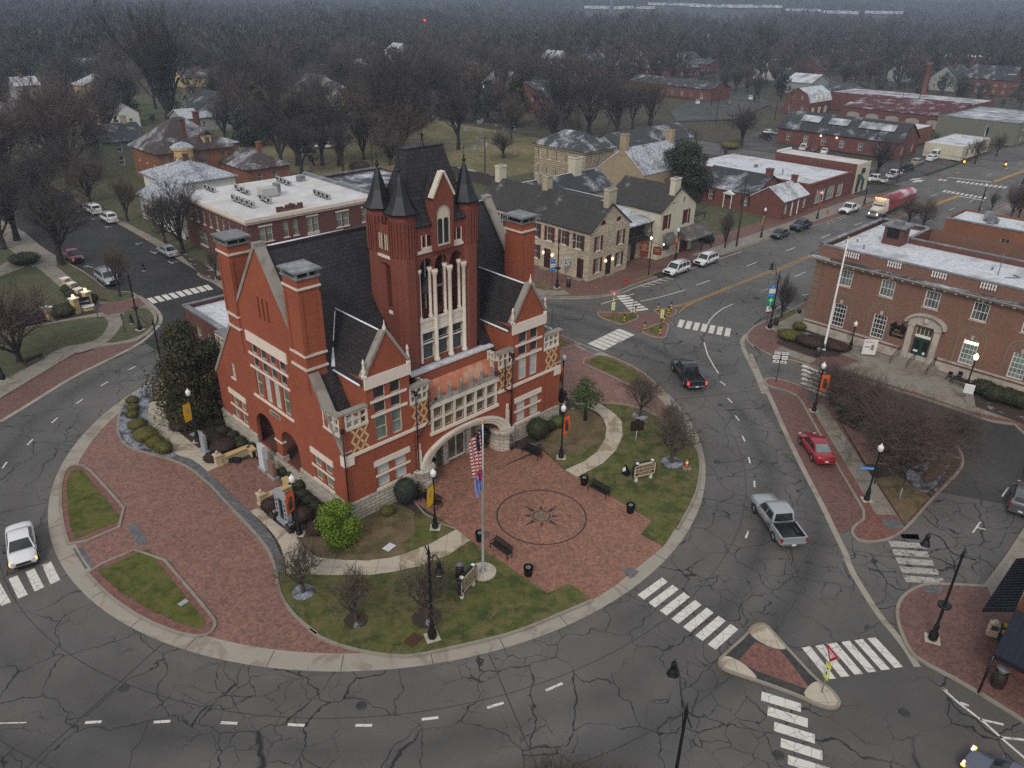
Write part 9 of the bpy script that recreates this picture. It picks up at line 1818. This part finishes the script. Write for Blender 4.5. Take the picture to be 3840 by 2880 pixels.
for i,(x,w)in enumerate(((1260,75),(1340,60),(1395,90),(1485,110),(1590,75),(1690,60),(1770,60),(1860,60))):
 q=P(0,x,78 if i<2 else 74);d=1250+(i%3)*120;v2=Vector((q.x,q.y,0)).normalized()*d;W_=w*d/1642;t=thing('rickhouse','long grey warehouse near the horizon, %s from the left'%ords[i],'warehouse',(v2.x,v2.y,-6),math.atan2(-v2.x,v2.y),'warehouses near the horizon');H_=34 if i in(2,3,4)else 29
 MB().box(0,W_,0,20,0,H_).build('wall',WHS,t);m=MB();m.face([(-1,-1,H_),(W_+1,-1,H_),(W_+1,10,H_+4),(-1,10,H_+4)]);m.face([(-1,21,H_),(-1,10,H_+4),(W_+1,10,H_+4),(W_+1,21,H_)]);m.build('roof',GREYF,t)
 if i in(1,2,3,4):MB().box(W_*.4,W_*.4+8,6,12,H_+2,H_+8).build('roof_tower',WHS,t)
v2=Vector((P(0,1316,80).x,P(0,1316,80).y,0)).normalized()*1180;t=thing('distillery_stack','slim dark chimney stack on the skyline','chimney',(v2.x,v2.y,-4));MB().lathe([(4,0),(3,44)],(0,0,0),10).build('stack',WHS,t)
q=P(31,625,270);t=thing('radio_mast','thin lattice mast with red light above the cemetery woods','mast',(q.x,q.y,0));Hm=hgt(31,(625,270),(625,120));m=MB();m.tube([(-1,0,0),(0,0,Hm)],[.35,.2],3);m.tube([(1,0,0),(0,0,Hm)],[.35,.2],3);m.build('lattice',LEADC,t);m=MB();blob(m,(0,0,Hm),(.7,.7,.7),8,6);m.build('beacon',REDL,t)
# ---- woods: individual trees nearer, one mass beyond
def blocked(u,v):
 if 34<v<66 and 50<u<600:return True
 if 22<u<48 and v<175:return True
 if 60<u<200 and 60<v<100:return True
 if 88<u<168 and 98<v<128:return True
 if 96<u<150 and 128<v<172:return True
 if 200<u<345 and 25<v<142:return True
 if 215<u<305 and 140<v<215:return True
 if u<100 and v<128 and u>20:return True
 return False
rects=[(50,92,140,215),(44,60,222,245)]+HR
rw=random.Random(77);cnt=0;tries=0
place_names=('the left woods','the woods beyond the cemetery','the middle woods','the woods around the far lots','the right woods')
while cnt<222 and tries<9000:
 tries+=1;y=(rw.uniform(150**1.3,560**1.3))**(1/1.3);x=rw.uniform(-.74,.74)*y;q=Vector((x,y,0));u,v=q.dot(TU),q.dot(TV)
 if blocked(u,v)or any(a-9<u<b_+3 and c-15<v<d_+2 for a,b_,c,d_ in rects):continue
 if x>.18*y and y<330 and rw.random()<.6:continue
 cnt+=1;H=rw.uniform(13,21)*(1.0 if x<0 else .85);key=rw.choice((3,4,8,6,3,4,8));put(key,(x,y),H,'bare winter tree in '+place_names[min(4,max(0,int((x/y+.74)/1.48*5)))],rw.uniform(.75,1.05),group='bare trees in '+place_names[min(4,max(0,int((x/y+.74)/1.48*5)))],z=0)
def mass(name,label,y0,y1,n,Hm,seed,nt,sz,xr=.76,mat_=FCROWN):
 rw=random.Random(seed);m=MB()
 for i in range(n):
  y=math.sqrt(rw.uniform(y0*y0,y1*y1));x=rw.uniform(-xr,xr)*y;q=Vector((x,y,0));u,v=q.dot(TU),q.dot(TV)
  if blocked(u,v)or any(a-9<u<b_+3 and c-20<v<d_+3 for a,b_,c,d_ in rects):continue
  z=th(x,y);H=Hm*rw.uniform(.55,1.15)*(1+.35*math.sin(x*.021+y*.013)*math.sin(y*.017-x*.008));W=H*rw.uniform(.3,.42)
  m.tube([(x,y,z),(x+rw.uniform(-1,1),y,z+H*.75)],[.35,.1],3,False,False)
  for j in range(nt):
   a=rw.uniform(0,2*PI);f=rw.random();rr_=W*math.sqrt(rw.random())*math.sin(PI*(.12+.8*f));px,py,pz=x+rr_*math.cos(a),y+rr_*math.sin(a),z+H*(.28+.74*f)
   s_=sz*rw.uniform(.6,1.5);ox,oz=rr_/W*math.cos(a)*.7,.8;lx,ly=rw.uniform(-.35,.35)*s_,rw.uniform(-.3,.3)*s_
   m.v+=[(px,py,pz),(px+lx*.3+.10*s_,py+ly,pz+s_*.5),(px+ox*s_+lx,py+math.sin(a)*rr_/W*.7*s_,pz+oz*s_*1.1)];k=len(m.v);m.f.append((k-3,k-2,k-1));m.sm.append(False)
 return tag(m.build(name,mat_),label,'woodland',None,'stuff')
mass('woodland','bare brown grey woods filling the middle distance beyond the town',380,900,2900,17,5,110,3.0)
mass('woodland','far bare woods fading into the haze toward the horizon',850,2300,5200,18,6,36,6.5,.78)
mass('undergrowth','low bare thickets between the houses and the woods',170,520,480,3.2,8,40,1.1,.74,FCROWND)
mass('understorey_woods','thin bare saplings among the left and middle trees',220,480,380,11,18,130,1.6,.74,FCROWND)
# ---- winter haze
hz=MB();hz.box(-3600,3600,-300,5000,-60,130);hz.v=[(x,y,z)for x,y,z in hz.v]
hm=bpy.data.materials.new('haze');hm.use_nodes=True;hn=hm.node_tree;hn.nodes.remove(hn.nodes['Principled BSDF']);pv=hn.nodes.new('ShaderNodeVolumePrincipled');pv.inputs['Density'].default_value=HAZE;pv.inputs['Color'].default_value=(.47,.58,.73,1);pv.inputs['Anisotropy'].default_value=.15
hn.links.new(pv.outputs[0],hn.nodes['Material Output'].inputs['Volume']);ho=hz.build('haze',hm);tag(ho,'thin winter haze over the town','haze',None,'stuff')
# ---- light, sky, camera
w=bpy.data.worlds.new('World');SC.world=w;w.use_nodes=True;nt=w.node_tree
sk=nt.nodes.new('ShaderNodeTexSky');sk.sky_type='NISHITA';sk.sun_disc=False;sk.sun_elevation=R(SUN_EL);sk.sun_rotation=R(SUN_ROT);sk.air_density=1.2;sk.dust_density=4.0;sk.ozone_density=1.0
mixd=nt.nodes.new('ShaderNodeMix');mixd.data_type='RGBA';mixd.inputs[0].default_value=.72
nt.links.new(sk.outputs[0],mixd.inputs[6]);mixd.inputs[7].default_value=(6.6,6.6,6.75,1)
nt.links.new(mixd.outputs[2],nt.nodes['Background'].inputs[0]);nt.nodes['Background'].inputs[1].default_value=SKY_ST
su=bpy.data.lights.new('sun','SUN');su.energy=SUN_ST;su.angle=R(14);su.color=(1,.95,.88)
so=bpy.data.objects.new('sun',su);COL.objects.link(so)
az=R(SUN_ROT);el=R(SUN_EL);dv=Vector((math.sin(az)*math.cos(el),math.cos(az)*math.cos(el),math.sin(el)))
so.rotation_euler=dv.to_track_quat('Z','Y').to_euler();so.location=dv*200
cam=bpy.data.cameras.new('camera');cam.sensor_width=36;cam.lens=36*FOC/3840;cam.clip_end=9000;cam.clip_start=.5
co=bpy.data.objects.new('camera',cam);COL.objects.link(co)
M=Matrix((RT,UP,-FW)).transposed().to_4x4();M.translation=Vector((0,0,HC));co.matrix_world=M
SC.camera=co
SC.view_settings.view_transform='Standard';SC.view_settings.look='None';SC.view_settings.exposure=EXPO;SC.view_settings.gamma=1
SC.render.engine='CYCLES';SC.cycles.use_denoising=False;SC.cycles.max_bounces=5;SC.cycles.volume_bounces=1;SC.cycles.diffuse_bounces=2;SC.cycles.glossy_bounces=2
SC.cycles.use_adaptive_sampling=True;SC.cycles.adaptive_threshold=.012
SC.cycles.volume_step_rate=4;SC.cycles.transparent_max_bounces=4
